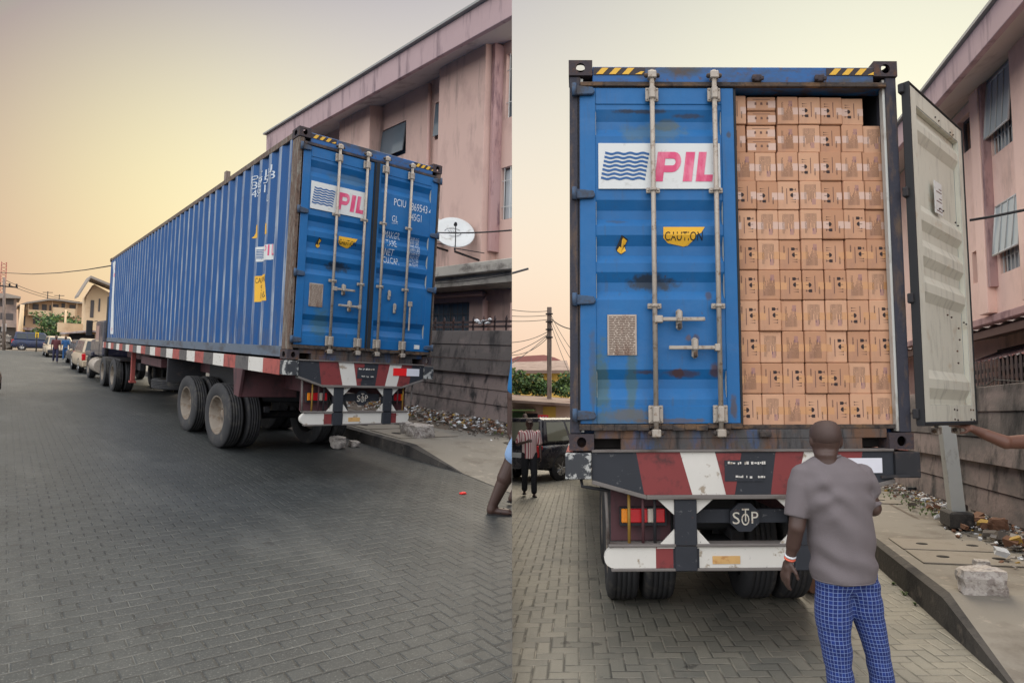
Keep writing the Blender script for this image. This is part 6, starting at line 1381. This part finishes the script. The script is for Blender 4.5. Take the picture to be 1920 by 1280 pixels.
cr, rdr, prr, profr, spr = container('R', (CX, CY, CZ), CW, CH, 12.19, 1.0, 'blue container with its right door open on stacked tan cartons', True, stR, 'post')
BY = CY+.075
x0b = HR((1388, 790), 1, BY).x; x1b = HR((1681, 790), 1, BY).x; cw = (x1b-x0b)/7
ORD = ['bottom row', 'second row up', 'third row up', 'fourth row up', 'fifth row up', 'sixth row up', 'seventh row up', 'eighth row up', 'ninth row up', 'tenth row up', 'top row']
COLN = ['leftmost', 'second from left', 'third from left', 'middle', 'third from right', 'second from right', 'rightmost']
rz_ = [HR((1420, y), 1, BY).z for y in (798, 738, 680, 620, 562, 505, 448, 392, 338, 283, 230, 176)]
rr = random.Random(77)
def text_block(mb, w, h, up, seed):
    """upright columns of small print turned on their side, with a stamp at one end"""
    r = random.Random(seed); n = 11
    for i in range(n):
        x = -.29*w+.56*w*i/n; L = h*r.uniform(.28, .64)
        if i < 2: L = h*.66
        z0 = -.36*h if up else .36*h-L
        k = 0; tw = .016*w
        while k < L-1e-4:
            e = min(L, k+r.uniform(.03, .10)); mb.f([(x, -.0006, z0+k), (x+tw, -.0006, z0+k), (x+tw, -.0006, z0+e), (x, -.0006, z0+e)], 0 if r.random() < .6 else 1); k = e+.004
    zs = .14*h if up else -.34*h
    for i in range(5): mb.f([(.05*w+.035*w*i, -.0006, zs), (.066*w+.035*w*i, -.0006, zs), (.066*w+.035*w*i, -.0006, zs+.2*h), (.05*w+.035*w*i, -.0006, zs+.2*h)], 2)
def symbols(mb, w, h, flip):
    """goblet, umbrella and two arrows in a column, turned on their side, with a line of print"""
    s = -1 if flip else 1; P = lambda x, z: (s*x*w, -.0006, s*z*h)
    cx = .20
    def poly(pts): mb.f([P(*p) for p in (pts if s > 0 else pts)], 0)
    poly([(cx-.14, .25), (cx+.0, .25), (cx+.03, .22), (cx+.03, .18), (cx+.0, .15), (cx-.14, .15)]); poly([(cx+.03, .205), (cx+.13, .205), (cx+.13, .192), (cx+.03, .192)]); poly([(cx+.12, .235), (cx+.15, .235), (cx+.15, .165), (cx+.12, .165)])
    poly([(cx-.12, .005), (cx-.08, .06), (cx, .085), (cx+.02, .06), (cx+.02, -.05), (cx, -.075), (cx-.08, -.05)]); poly([(cx+.02, .012), (cx+.14, .012), (cx+.14, -.004), (cx+.02, -.004)])
    for z in (-.15, -.235): poly([(cx-.14, z), (cx+.1, z+.008), (cx+.1, z-.008)]); poly([(cx+.10, z+.02), (cx+.13, z+.02), (cx+.13, z-.02), (cx+.10, z-.02)])
    for a, b in ((-.30, .24), ): mb.f([P(-.09, a), P(-.055, a), P(-.055, b), P(-.09, b)], 1)
    for k in range(7): mb.f([P(-.30, .30-.035*k), P(-.24, .30-.035*k), P(-.24, .28-.035*k), P(-.30, .28-.035*k)], 0 if k % 3 else 1)
_cm = {}
def carton(x0, x1, z0, z1, kind, lab, dep=.30, tape='tape', yo=0):
    w, h = x1-x0, z1-z0; key = (kind, round(w, 2), round(h, 2), rr.randint(0, 2), tape)
    tw = rr.uniform(-.006, .006)
    t = thing('carton', lab, 'carton', 'R', ((x0+x1)/2, BY+yo+rr.uniform(0, .028), (z0+z1)/2), tw, 'cartons stacked in the open container')
    if key not in _cm:
        q = MB(); q.box(-w/2+.0028, w/2-.0028, 0, dep, -h/2+.0022, h/2-.0022, 0, .005); b = q.build('body', ('carton', 'carton2', 'carton3')[key[3]], t)
        pr = None
        if kind in 'tsSf':
            q = MB()
            if kind == 't': text_block(q, w, h, key[3] != 1, 3*key[3]+1)
            elif kind == 'f':
                for dx, s_ in ((-.10, .022), (0, .026), (.10, .022)): q.f([(dx*w*2-s_*.35, -.0006, -.1*h), (dx*w*2+s_*.35, -.0006, -.1*h), (dx*w*2+s_*.3, -.0006, .08*h), (dx*w*2-s_*.3, -.0006, .08*h)], 1)
                q.f([(-.3*w, -.0006, .27*h), (.3*w, -.0006, .27*h), (.3*w, -.0006, .31*h), (-.3*w, -.0006, .31*h)], 1)
            else: symbols(q, w, h, kind == 'S')
            pr = q.build('print', ['print', 'printlight', 'stamp'], t, keep=True)
        q = MB(); q.f([(-w/2+.004, -.0003, -.035), (-w/2+.30*w, -.0003, -.035), (-w/2+.30*w, -.0003, .02), (-w/2+.004, -.0003, .02)]); q.f([(w/2-.28*w, -.0003, -.033), (w/2-.004, -.0003, -.033), (w/2-.004, -.0003, .022), (w/2-.28*w, -.0003, .022)])
        tp = q.build('tape', tape, t, keep=True); _cm[key] = (b, pr, tp)
    else:
        for o in _cm[key]:
            if o: c = o.copy(); COL.objects.link(c); c.parent = t
    return t
for r in range(9):
    z0, z1 = rz_[r], rz_[r+1]; row = CARGO_ROWS[r] if r < 9 else ''
    for c in range(7):
        k = row[c]; k = k if k in 'tsS' else 't'
        what = {'t': 'printed with lines of text', 's': 'with goblet symbol on top', 'S': 'with upside down goblet symbol'}[k]
        if r == 0 and c == 1: k = 't'; what = 'printed with lines of text'
        j = rr.uniform(-.003, .003); carton(x0b+c*cw+j, x0b+(c+1)*cw+j, z0, z1, k, 'tan carton %s, %s in the %s' % (what, COLN[c], ORD[r]), tape='tape' if r < 6 else 'tapeclear')
    carton(x0b-cw*.98, x0b-.006, z0, z1, 'n', 'carton edge showing beside the closed door, %s' % ORD[r], yo=.02)
def cx_(px, y): return HR((px, y), 1, BY).x
for (r, kinds, y) in ((9, 'ttSttS', 255), (10, 'tSSSS', 200)):
    z0, z1 = rz_[r], rz_[r+1]; xs = (1460, 1500, 1541, 1581, 1622, 1664) if r == 9 else (1459, 1499, 1541, 1582, 1623)
    xe = list(zip(xs, xs[1:])); 
    for i, (a, b) in enumerate(xe):
        k = kinds[i]; what = {'t': 'with lines of text', 'S': 'with handling symbols'}[k]
        carton(cx_(a, y), cx_(b, y), z0, z1-(0.0 if r == 9 else .01), k, 'tan carton %s, %s of the upright ones in the %s' % (what, ('first', 'second', 'third', 'fourth', 'fifth')[i], ORD[r]), tape='tapeclear', yo=.02)
    zm = (z0+z1)/2
    for (a, b, nm) in ((z0, zm, 'lower'), (zm, z1, 'upper')): carton(cx_(1403, y), cx_(1458, y), a, b-.002, 'f', '%s of two flat cartons at the left of the %s' % (nm, ORD[r]), tape='tapeclear', yo=.02)
    carton(cx_(1360, y), cx_(1401, y), z0, z1, 'S', 'carton beside the closed door at the left end of the %s' % ORD[r], yo=.01, tape='tapeclear')
q = MB(); q.box(CX+.06, CX+CW-.06, BY+.6, BY+.62, CZ+.15, CZ+2.75); o = q.build('dark_backing', 'inside', cr); o.matrix_parent_inverse = cr.matrix_world.inverted() @ FM['R']  # added dark sheet stands for the shade behind the cartons

tlr, XRt, ZRt, hubr = trailer('R', (CX, CY, CZ), CW, 12.6, 1.0, CZ, 'trailer rear with red white black end beam and stop plate', (1.58, 2.90), .51, (.315, .60, .635, .925), False)
q = MB(); q.tube([(XRt(1085), .02, ZRt(897)), (XRt(1087), .0, ZRt(910)), (XRt(1100), .0, ZRt(912)), (XRt(1138), .0, ZRt(918))], .012, 8); q.build('hook', 'dark', tlr)
q = MB(); q.hexa([(XRt(1640), -.05, ZRt(897)), (XRt(1684), -.12, ZRt(893)), (XRt(1684), .05, ZRt(893)), (XRt(1640), .05, ZRt(897)), (XRt(1640), -.05, ZRt(892)), (XRt(1684), -.12, ZRt(889)), (XRt(1684), .05, ZRt(889)), (XRt(1640), .05, ZRt(892))]); q.build('bent_flap', 'dark', tlr)
q = MB(); q.tube([(.1, .0, -.02), (.6, .0, -.06), (1.2, .3, -.1)], .01, 4); q.build('brake_hose', 'dark', tlr)

# ---- the man with his back to the camera
MD = 3.25
mn = thing('person', 'man seen from behind in grey tee shirt and blue checked trousers', 'person', 'R', (0, 0, 0))
def PM(x, y, d=0): return HR((x, y), 1, MD+d)
sc_ = 1183.2/MD
u = lambda px: px/sc_*1.0
q = MB(); hd = PM(1547, 822)
rs = []
for (y, w, dd, ox) in ((789.5, 9, 13, 1), (792, 17, 23, .5), (799, 23.5, 32, 0), (808, 26.5, 36, 0), (819, 27.3, 36, 0), (830, 26, 34, 0), (841, 23, 29, .5), (851, 20.5, 24, 1), (860, 20, 22, 2), (872, 22, 22, 3)):
    c = PM(1547+ox, y, .0 if y > 845 else .03); rs.append((c.x, c.y, c.z, u(w), u(dd)))
q.loft(rs, 26)
e = PM(1572, 827, .02); q.ball(e+V((.008, 0, 0)), u(10.5), 0, 2, 0, (.55, .75, 1.3)); e = PM(1520.5, 827, .03); q.ball(e, u(8), 0, 2, 0, (.4, .7, 1.25))
f = PM(1549, 830, .145); q.ball(f, u(6), 0, 2, 0, (.8, 1, 1.2)); q.ball(PM(1549, 843, .13), u(9), 0, 2, 0, (1.2, .7, .5)); q.ball(PM(1549, 850, .10), u(12), 0, 2, 0, (1.1, .8, .8))
q.capsule(PM(1552, 880, .0), u(26), PM(1550, 858, .01), u(20), 18)
sL, eL, wL = PM(1504, 912, .02), PM(1494, 988, .0), PM(1480, 1050, .06)
q.capsule(sL, u(17.5), eL, u(15.5), 16); q.capsule(eL, u(15.5), PM(1487, 1022, .04), u(13.5), 16); q.capsule(PM(1487, 1022, .04), u(13.5), wL, u(8.2), 16)
hand_geo(q, wL, PM(1468, 1092, .08)-wL, V((.95, .35, .1)), 1.0, .35, 1, .0092)
sR, eR, wR = PM(1618, 905, .03), PM(1637, 952, .02), PM(1615, 965, .28)
q.capsule(sR, u(17.5), eR, u(15.5), 16); q.capsule(eR, u(15), wR, u(9.5), 16); hand_geo(q, wR, V((-.6, .8, .1)), V((0, .2, -1)), 1.0, .5, -1, .0092)
for a in (1586, 1662): q.capsule(PM(a, 1330, .02), u(16), PM(a, 1372, .03), u(13), 12); z = PM(a, 1372, 0); q.capsule((z.x, z.y-.02, .06), .038, (z.x+.01, z.y+.14, .035), .032, 12, .8, (0, 0, 1))
q.capsule(PM(1575, 1000), u(40), PM(1560, 915), u(38), 16, .6)
remesh(q, 'body', 'skin', mn, .0062, 2)
q = MB(); rs = []
for (y, w, dd, ox) in ((787.6, 5, 8, 1), (788.8, 11, 15, .8), (791.5, 17.5, 23.5, .5), (799, 24.2, 32.8, 0), (808, 27.0, 36.6, 0), (818, 27.5, 36.3, 0), (827, 25.6, 33.2, 0), (833, 21, 28, 0)):
    c = PM(1547+ox, y, .026 if y > 800 else .03); rs.append((c.x, c.y-(.004 if y > 815 else 0), c.z, u(w), u(dd)))
q.loft(rs, 26); q.build('hair', 'hair', mn, smooth=True)
# tee shirt: loose back with folds, sleeves to the elbow
q = MB(); rs = []
SIL = [(852, 1533, 1572, 18), (858, 1520, 1588, 24), (868, 1503, 1606, 32), (882, 1492, 1622, 40), (900, 1486, 1632, 47), (925, 1490, 1634, 52), (950, 1500, 1634, 54), (975, 1513, 1633, 54), (1000, 1517, 1636, 53), (1030, 1519, 1639, 52), (1060, 1521, 1640, 52), (1078, 1523, 1640, 52), (1086, 1526, 1637, 50)]
for (y, a, b, dd) in SIL:
    c = PM((a+b)/2, y, .02); rs.append((c.x, c.y, c.z, u((b-a)/2), u(dd)))
q.loft(rs, 40)
q.capsule(PM(1507, 894, .02), u(26), PM(1503, 912, .015), u(25), 18); q.tube([PM(1504, 905, .02), PM(1497, 940, .01), PM(1492, 969, .005)], [u(25.5), u(23), u(22)], 20); q.capsule(PM(1615, 894, .03), u(26), PM(1620, 905, .03), u(25), 18); q.tube([PM(1619, 902, .03), PM(1632, 930, .025), PM(1638, 947, .02)], [u(25), u(21), u(19.5)], 20)
def folds(me, nr):
    zt = PM(1580, 860).z; zb = PM(1580, 1088).z; xm = PM(1580, 950).x
    for i, v in enumerate(me.vertices):
        c = v.co.copy(); t = (zt-c.z)/(zt-zb); x = (c.x-xm)/.16
        w = NZ.noise(V((c.x*3, c.y*3, c.z*4)))
        g1 = math.exp(-((x+.25-1.2*(t-.45))/.55)**2)*math.sin(30*(c.x+.75*c.z)+5*w)      # long creases from the right armpit to the left hip
        g2 = math.exp(-((t-.80)/.16)**2)*math.sin(46*c.z+14*c.x+7*w)                    # bunching above the hem
        g3 = math.exp(-((t-.30)/.2)**2)*math.exp(-((abs(x)-.85)/.35)**2)*math.sin(40*(c.x*(1 if x > 0 else -1)+1.1*c.z)+4*w)
        v.co = c+nr[i]*(.010*g1*max(0, 1-abs(t-.5)*1.3)+.009*g2+.010*g3+.003*NZ.noise(V((c.x*7, c.y*7, c.z*9))))
remesh(q, 'shirt', 'shirtgrey', mn, .0065, 3, edit=folds)
q = MB()
hem = []
for k in range(41):
    t = 2*PI*k/40; cc = PM(1581.5, 1083, .02); hem.append((cc.x+u(55.6)*math.cos(t), cc.y+u(51)*math.sin(t), cc.z))
q.tube(hem, .0035, 5); q.build('hem', 'shirtgrey', mn, smooth=True)
q = MB(); c = PM(1552, 855, .012); q.lathe([(u(21), -.006), (u(24), -.004), (u(24), .008), (u(21), .010)], c, 'z', 30, 0, (1, .95, 1)); q.build('collar', 'shirtgrey', mn, smooth=True)
q = MB()
for (pts) in (((1562, 1080, 35), (1563, 1160, 33), (1571, 1240, 25), (1577, 1300, 24), (1584, 1368, 24)), ((1612, 1080, 34), (1624, 1140, 31), (1645, 1220, 23), (1655, 1290, 22), (1664, 1368, 23))):
    for (a, b) in zip(pts, pts[1:]): q.capsule(PM(a[0], a[1], .02), u(a[2]), PM(b[0], b[1], .02), u(b[2]), 20, 1.05)
q.capsule(PM(1568, 1082, .0), u(37), PM(1600, 1080, .0), u(36), 20, .9)
LEGS = [[PM(p[0], p[1], .02) for p in c] for c in (((1562, 1040), (1562, 1160), (1571, 1240), (1577, 1300), (1584, 1420)), ((1612, 1040), (1624, 1140), (1645, 1220), (1655, 1290), (1666, 1420)))]
def tf(me, nr):
    at = me.attributes.new('wrap', 'FLOAT', 'POINT'); xm = None
    for i, v in enumerate(me.vertices):
        c = v.co.copy(); best = None
        for k, ch in enumerate(LEGS):
            for a, b in zip(ch, ch[1:]):
                if b.z <= c.z <= a.z:
                    ax = a.lerp(b, (a.z-c.z)/(a.z-b.z)); d = (c.x-ax.x)**2+(c.y-ax.y)**2
                    if best is None or d < best[0]: best = (d, ax, k)
        if best: at.data[i].value = math.atan2(c.x-best[1].x, -(c.y-best[1].y))*.085+best[2]*.4
        w = NZ.noise(V((c.x*5, c.y*5, c.z*5)))
        v.co = c+nr[i]*(.006*NZ.noise(V((c.x*7, c.y*7, c.z*8)))+.005*math.sin(c.z*44+c.x*30+5*w)*max(0, NZ.noise(V((c.x*4, 3, c.z*4)))+.25))
remesh(q, 'trousers', 'checked', mn, .0075, 4, edit=tf)
q = MB(); a = wL; d = (eL-wL).normalized()
for o, r in ((.012, 'band'), (.026, 'rub4')):
    c = a+d*o; t = MB(); t.skin([t.ring(c+d*k, d.cross(V((0, 1, 0))).normalized(), d.cross(d.cross(V((0, 1, 0)))).normalized(), u(rad), u(rad), 20) for k, rad in ((-.005, 9.2), (-.004, 10.6), (.004, 10.6), (.005, 9.2))], 0); t.build('bracelet', r, mn)
for a in (1586, 1662):
    z = PM(a, 1372, 0); q = MB(); q.capsule((z.x, z.y-.07, .022), .046, (z.x+.012, z.y+.17, .022), .05, 14, .42, (0, 0, 1)); q.build('shoe', 'sandal', mn, smooth=True)

# ---- the arm reaching in to hold the open door; the rest of the person stands outside the frame
AD = 5.0
pa = thing('person', 'bare arm reaching in from the right border to hold the open door', 'person', 'R', (0, 0, 0))
def PA(x, y, d=0): return HR((x, y), 1, AD+d)
q = MB(); ua = lambda px: px*AD/1183.2
wA, eA, sA = PA(1822, 803, .12), PA(1886, 829, -.02), PA(1985, 826, -.05)
q.capsule(wA, ua(7.5), PA(1850, 815, .05), ua(11), 14); q.capsule(PA(1850, 815, .05), ua(11), eA, ua(13), 14); q.capsule(eA, ua(12.5), sA, ua(17), 14)
hand_geo(q, wA, PA(1790, 792, .14)-wA, V((0, .6, -.8)), 1.15, .25, 1, .0095)
ch = PA(2040, 840, 0); zf = .27
rs = [(ch.x+.02, ch.y, zc, rx_, ry_) for zc, rx_, ry_ in ((1.0, .17, .13), (1.2, .17, .13), (1.42, .19, .13), (1.55, .18, .11), (1.62, .08, .08), (1.70, .06, .065), (1.76, .075, .09), (1.83, .08, .105), (1.90, .075, .10), (1.96, .035, .05))]
q.loft(rs, 22); q.capsule((ch.x+.2, ch.y, 1.5), .055, (ch.x+.26, ch.y+.02, 1.2), .045); q.capsule((ch.x+.26, ch.y+.02, 1.2), .045, (ch.x+.25, ch.y-.06, .95), .03); hand_geo(q, (ch.x+.25, ch.y-.06, .95), (0, -.15, -1), (-1, 0, 0), 1, .4, -1)
for s in (-.09, .1): q.capsule((ch.x+s, ch.y, .75), .06, (ch.x+s, ch.y, zf+.08), .04); q.capsule((ch.x+s, ch.y+.02, zf+.05), .035, (ch.x+s, ch.y-.16, zf+.04), .03)
remesh(q, 'body', 'skinbrown', pa, .0075, 2)
q = MB(); q.loft([(ch.x+.02, ch.y, zc, a, b) for zc, a, b in ((1.02, .18, .14), (1.25, .18, .14), (1.45, .20, .135), (1.56, .17, .11), (1.62, .09, .085))], 24); q.capsule((ch.x-.14, ch.y, 1.53), .075, PA(2000, 827, -.04), .07); q.capsule((ch.x+.18, ch.y, 1.5), .075, (ch.x+.24, ch.y, 1.3), .07); remesh(q, 'shirt', 'cyancloth', pa, .012, 3)
q = MB()
for s in (-.09, .11): q.capsule((ch.x+s, ch.y, 1.0), .10, (ch.x+s, ch.y, .42), .07)
remesh(q, 'trousers', 'navy', pa, .014, 3)
q = MB(); q.loft([(ch.x+.02, ch.y+.015, zc, a, b) for zc, a, b in ((1.84, .082, .098), (1.90, .080, .108), (1.955, .05, .07), (1.978, .02, .03))], 18); q.build('hair', 'hair', pa, smooth=True)

# ---- far end of the right street
figure('person', 'man in red striped shirt and flat cap walking beside the black estate car', 'R', (-1.06, 13.67, 0), 1.66, math.radians(8), 'striped', 'blackcloth', stride=.12, vox=.011, hat='greycap', arms={'R': [(-.19, 0, 1.40), (-.27, -.02, 1.16), (-.08, -.24, 1.22)], 'L': [(.19, 0, 1.40), (.245, .03, 1.13), (.25, -.06, .88)]})
car('parked_car', 'black estate car parked at an angle behind the man in stripes', 'R', (-.32, 18.6, 0), math.radians(-38), 4.5, 1.78, 1.66, MT['blackcar'], 'suv', glass='carglass_sheen')
def YR(px, y): return HR(px, 1, y)
def rrect(mb, x0, y0, x1, y1, Y, dy, m=0):
    a, b = YR((x0, y1), Y), YR((x1, y0), Y); mb.box(min(a.x, b.x), max(a.x, b.x), Y, Y+dy, min(a.z, b.z), max(a.z, b.z), m)
figure('person', 'dark haired person whose head shows behind the car roof', 'R', (YR((984, 800), 21.5).x, 21.5, 0), 1.78, 0, 'blackcloth', 'navy', vox=.02)
figure('person', 'person beside the container edge beyond the black car', 'R', (YR((1051, 800), 23).x, 23, 0), 1.66, 1.2, 'rub4', 'navy', vox=.02)
shp = thing('shop', 'low shop with sagging sheet roof behind the black car', 'shop', 'R', (0, 0, 0)); Y = 26
q = MB(); rrect(q, 925, 752, 1075, 845, Y, 4); q.build('wall', 'trimpale', shp)
q = MB(); a, b = YR((920, 747), Y-1), YR((1080, 757), Y-1); q.hexa([(a.x, Y-1, a.z-.1), (b.x, Y-1, b.z-.1), (b.x, Y+4, b.z+.25), (a.x, Y+4, a.z+.25), (a.x, Y-1, a.z), (b.x, Y-1, b.z), (b.x, Y+4, b.z+.35), (a.x, Y+4, a.z+.35)]); q.build('roof', 'roofrust', shp)
q = MB(); rrect(q, 1018, 762, 1042, 800, Y-.06, .05); q.build('door', 'yelwall', shp)
q = MB(); rrect(q, 985, 775, 1008, 800, Y-.06, .05); q.build('opening', 'room', shp)
q = MB(); rrect(q, 940, 772, 983, 800, Y-.4, .3); q.build('counter', 'leaf2', shp)
q = MB(); rrect(q, 940, 767, 1000, 770, Y-1.4, 1.4); q.build('awning', 'weed', shp)
sg = thing('shop_sign', 'red board reading POS in white letters', 'sign', 'R', (0, 0, 0))
q = MB(); rrect(q, 1009, 777.5, 1028, 796, 23.6, .04); q.build('board', 'signred', sg)
a, b = YR((1011.5, 791), 23.59), YR((1025.5, 780.5), 23.59)
q = MB(); q.text('POS', (a.x, 23.593, a.z), (1, 0, 0), (0, 0, 1), b.z-a.z, b.x-a.x, 0); q.build('lettering', 'board', sg, keep=True)
q = MB(); q.tube([((a.x+b.x)/2, 23.66, 0), ((a.x+b.x)/2, 23.66, a.z)], .02, 6); q.build('stand', 'dark', sg)
hb_ = thing('house', 'yellow house with rusty hipped roof behind the green trees', 'house', 'R', (0, 0, 0)); Y = 40
q = MB(); rrect(q, 900, 692, 1066, 830, Y, 8); q.build('wall', 'yelwall', hb_)
q = MB(); P = [YR(p, Y-1) for p in ((900, 694), (1068, 694), (1060, 671), (905, 676))]
q.f([(P[0].x, Y-1, P[0].z), (P[1].x, Y-1, P[1].z), (P[2].x, Y+4, P[2].z+.3), (P[3].x, Y+4, P[3].z+.3)]); q.box(P[0].x, P[1].x, Y-1, Y-.9, P[0].z-.2, P[0].z-.003); q.build('roof', 'roofrust', hb_)
hc = thing('house', 'distant red roof showing above the rusty one', 'house', 'R', (0, 0, 0)); Y = 60
q = MB(); P = [YR(p, Y) for p in ((940, 680), (1062, 680), (1040, 670), (1020, 665), (970, 668))]; q.prism([(p.x, p.z) for p in P], 'y', Y, Y+6); q.build('roof', 'roofred', hc)
q = MB(); rrect(q, 945, 681, 1060, 820, Y+.5, 5); q.build('wall', 'creamwall', hc)
for i, (x, lab) in enumerate(((968, 'broad leaved green tree left of the power pole'), (1004, 'green tree directly behind the power pole'), (1052, 'bushy green tree beside the container edge'))):
    c = YR((x, 722), 31); tree('hedge_tree', lab, 'R', (c.x, 31, 0), [(0, 0, c.z, .75, .8, .62), (.3, .2, c.z+.05, .6, .6, .5)], c.z-.8, .06, 40+i, 1300, .19, 'trees behind the shop')
pl = thing('utility_pole', 'weathered wooden power pole with a tangle of wires', 'pole', 'R', (YR((1030, 700), 28).x, 28, 0)); zt = YR((1029, 576), 28).z
q = MB(); q.box(-.10, .10, -.1, .1, 0, zt, 0, .015); q.build('shaft', 'postwood', pl)
for k in range(4): q = MB(); q.box(-.16, .16, -.16, -.1, zt-.35-.35*k, zt-.29-.35*k); q.build('bracket', 'dark', pl)
xp = YR((1030, 700), 28).x
for i, (a, b, Ya, Yb, sag, lab) in enumerate((((1028, 583), (940, 577), 28, 24, .08, 'topmost wire'), ((1028, 591), (940, 591), 28, 26, .05, 'second wire'), ((1028, 599), (940, 601), 28, 26, .05, 'third wire'), ((1028, 621), (940, 642), 28, 22, .15, 'fourth wire'),
                                                ((1028, 626), (940, 668), 28, 22, .1, 'fifth wire'), ((1027, 628), (945, 690), 28, 20, .08, 'steepest wire'), ((1028, 632), (940, 664), 28, 24, .3, 'slackest wire'))):
    cable('power_cable', lab+' running left from the wooden power pole', 'R', [YR(a, Ya), YR(b, Yb)], .014, sag, 'wires to the wooden pole')
for i, (a, b, lab) in enumerate((((1033, 597), (1075, 617), 'thick wire'), ((1033, 590), (1075, 660), 'steep outer wire'), ((1033, 600), (1075, 680), 'steep middle wire'), ((1032, 604), (1068, 700), 'steep inner wire'))):
    cable('power_cable', lab+' running right from the wooden power pole', 'R', [YR(a, 28), YR(b, 24)], .022 if i == 0 else .011, .1, 'wires to the wooden pole')
cable('lamp_arm', 'grey lamp arm poking in beside the pink block', 'R', [YR((950, 515), 12), YR((991, 503.5), 12)], .022, 0, cat='lamp arm', m='metalframe')

# ------------------------------------------------------------------ the streets stop at the upright plane where they meet
C.view_layer.update()
gone = []
for o in list(SC.objects):
    if o.type != 'MESH': continue
    r = o
    while r.parent: r = r.parent
    s = {'L': 1, 'B': 1}.get(SIDE.get(r.name), -1)          # left things keep what lies left of the plane
    mw = o.matrix_world; ds = [(mw @ V(c)-CAMP).dot(SEAM)*s for c in o.bound_box]
    if max(ds) < -.002: continue
    ds = [(mw @ v.co-CAMP).dot(SEAM)*s for v in o.data.vertices]
    if max(ds) < -.002: continue
    if min(ds) > -.002:
        gone.append(o); continue
    if o.data.users > 1: o.data = o.data.copy()
    bm = bmesh.new(); bm.from_mesh(o.data); inv = mw.inverted()
    pc = inv @ (CAMP-SEAM*s*.002); no = (mw.to_3x3().transposed() @ (SEAM*s)).normalized()
    bmesh.ops.bisect_plane(bm, geom=bm.verts[:]+bm.edges[:]+bm.faces[:], plane_co=pc, plane_no=no, clear_outer=True)
    ed = [e for e in bm.edges if e.is_boundary and all(abs((v.co-pc).dot(no)) < 1e-4 for v in e.verts)]
    if ed: bmesh.ops.holes_fill(bm, edges=ed, sides=0)
    bm.to_mesh(o.data); bm.free()
for o in [c for g in gone for c in (*g.children_recursive, g)]:
    try: bpy.data.objects.remove(o)
    except ReferenceError: pass
for o in list(SC.objects):                                   # nothing may be left of a thing that lay wholly beyond
    if o.type == 'EMPTY' and not o.children: bpy.data.objects.remove(o)
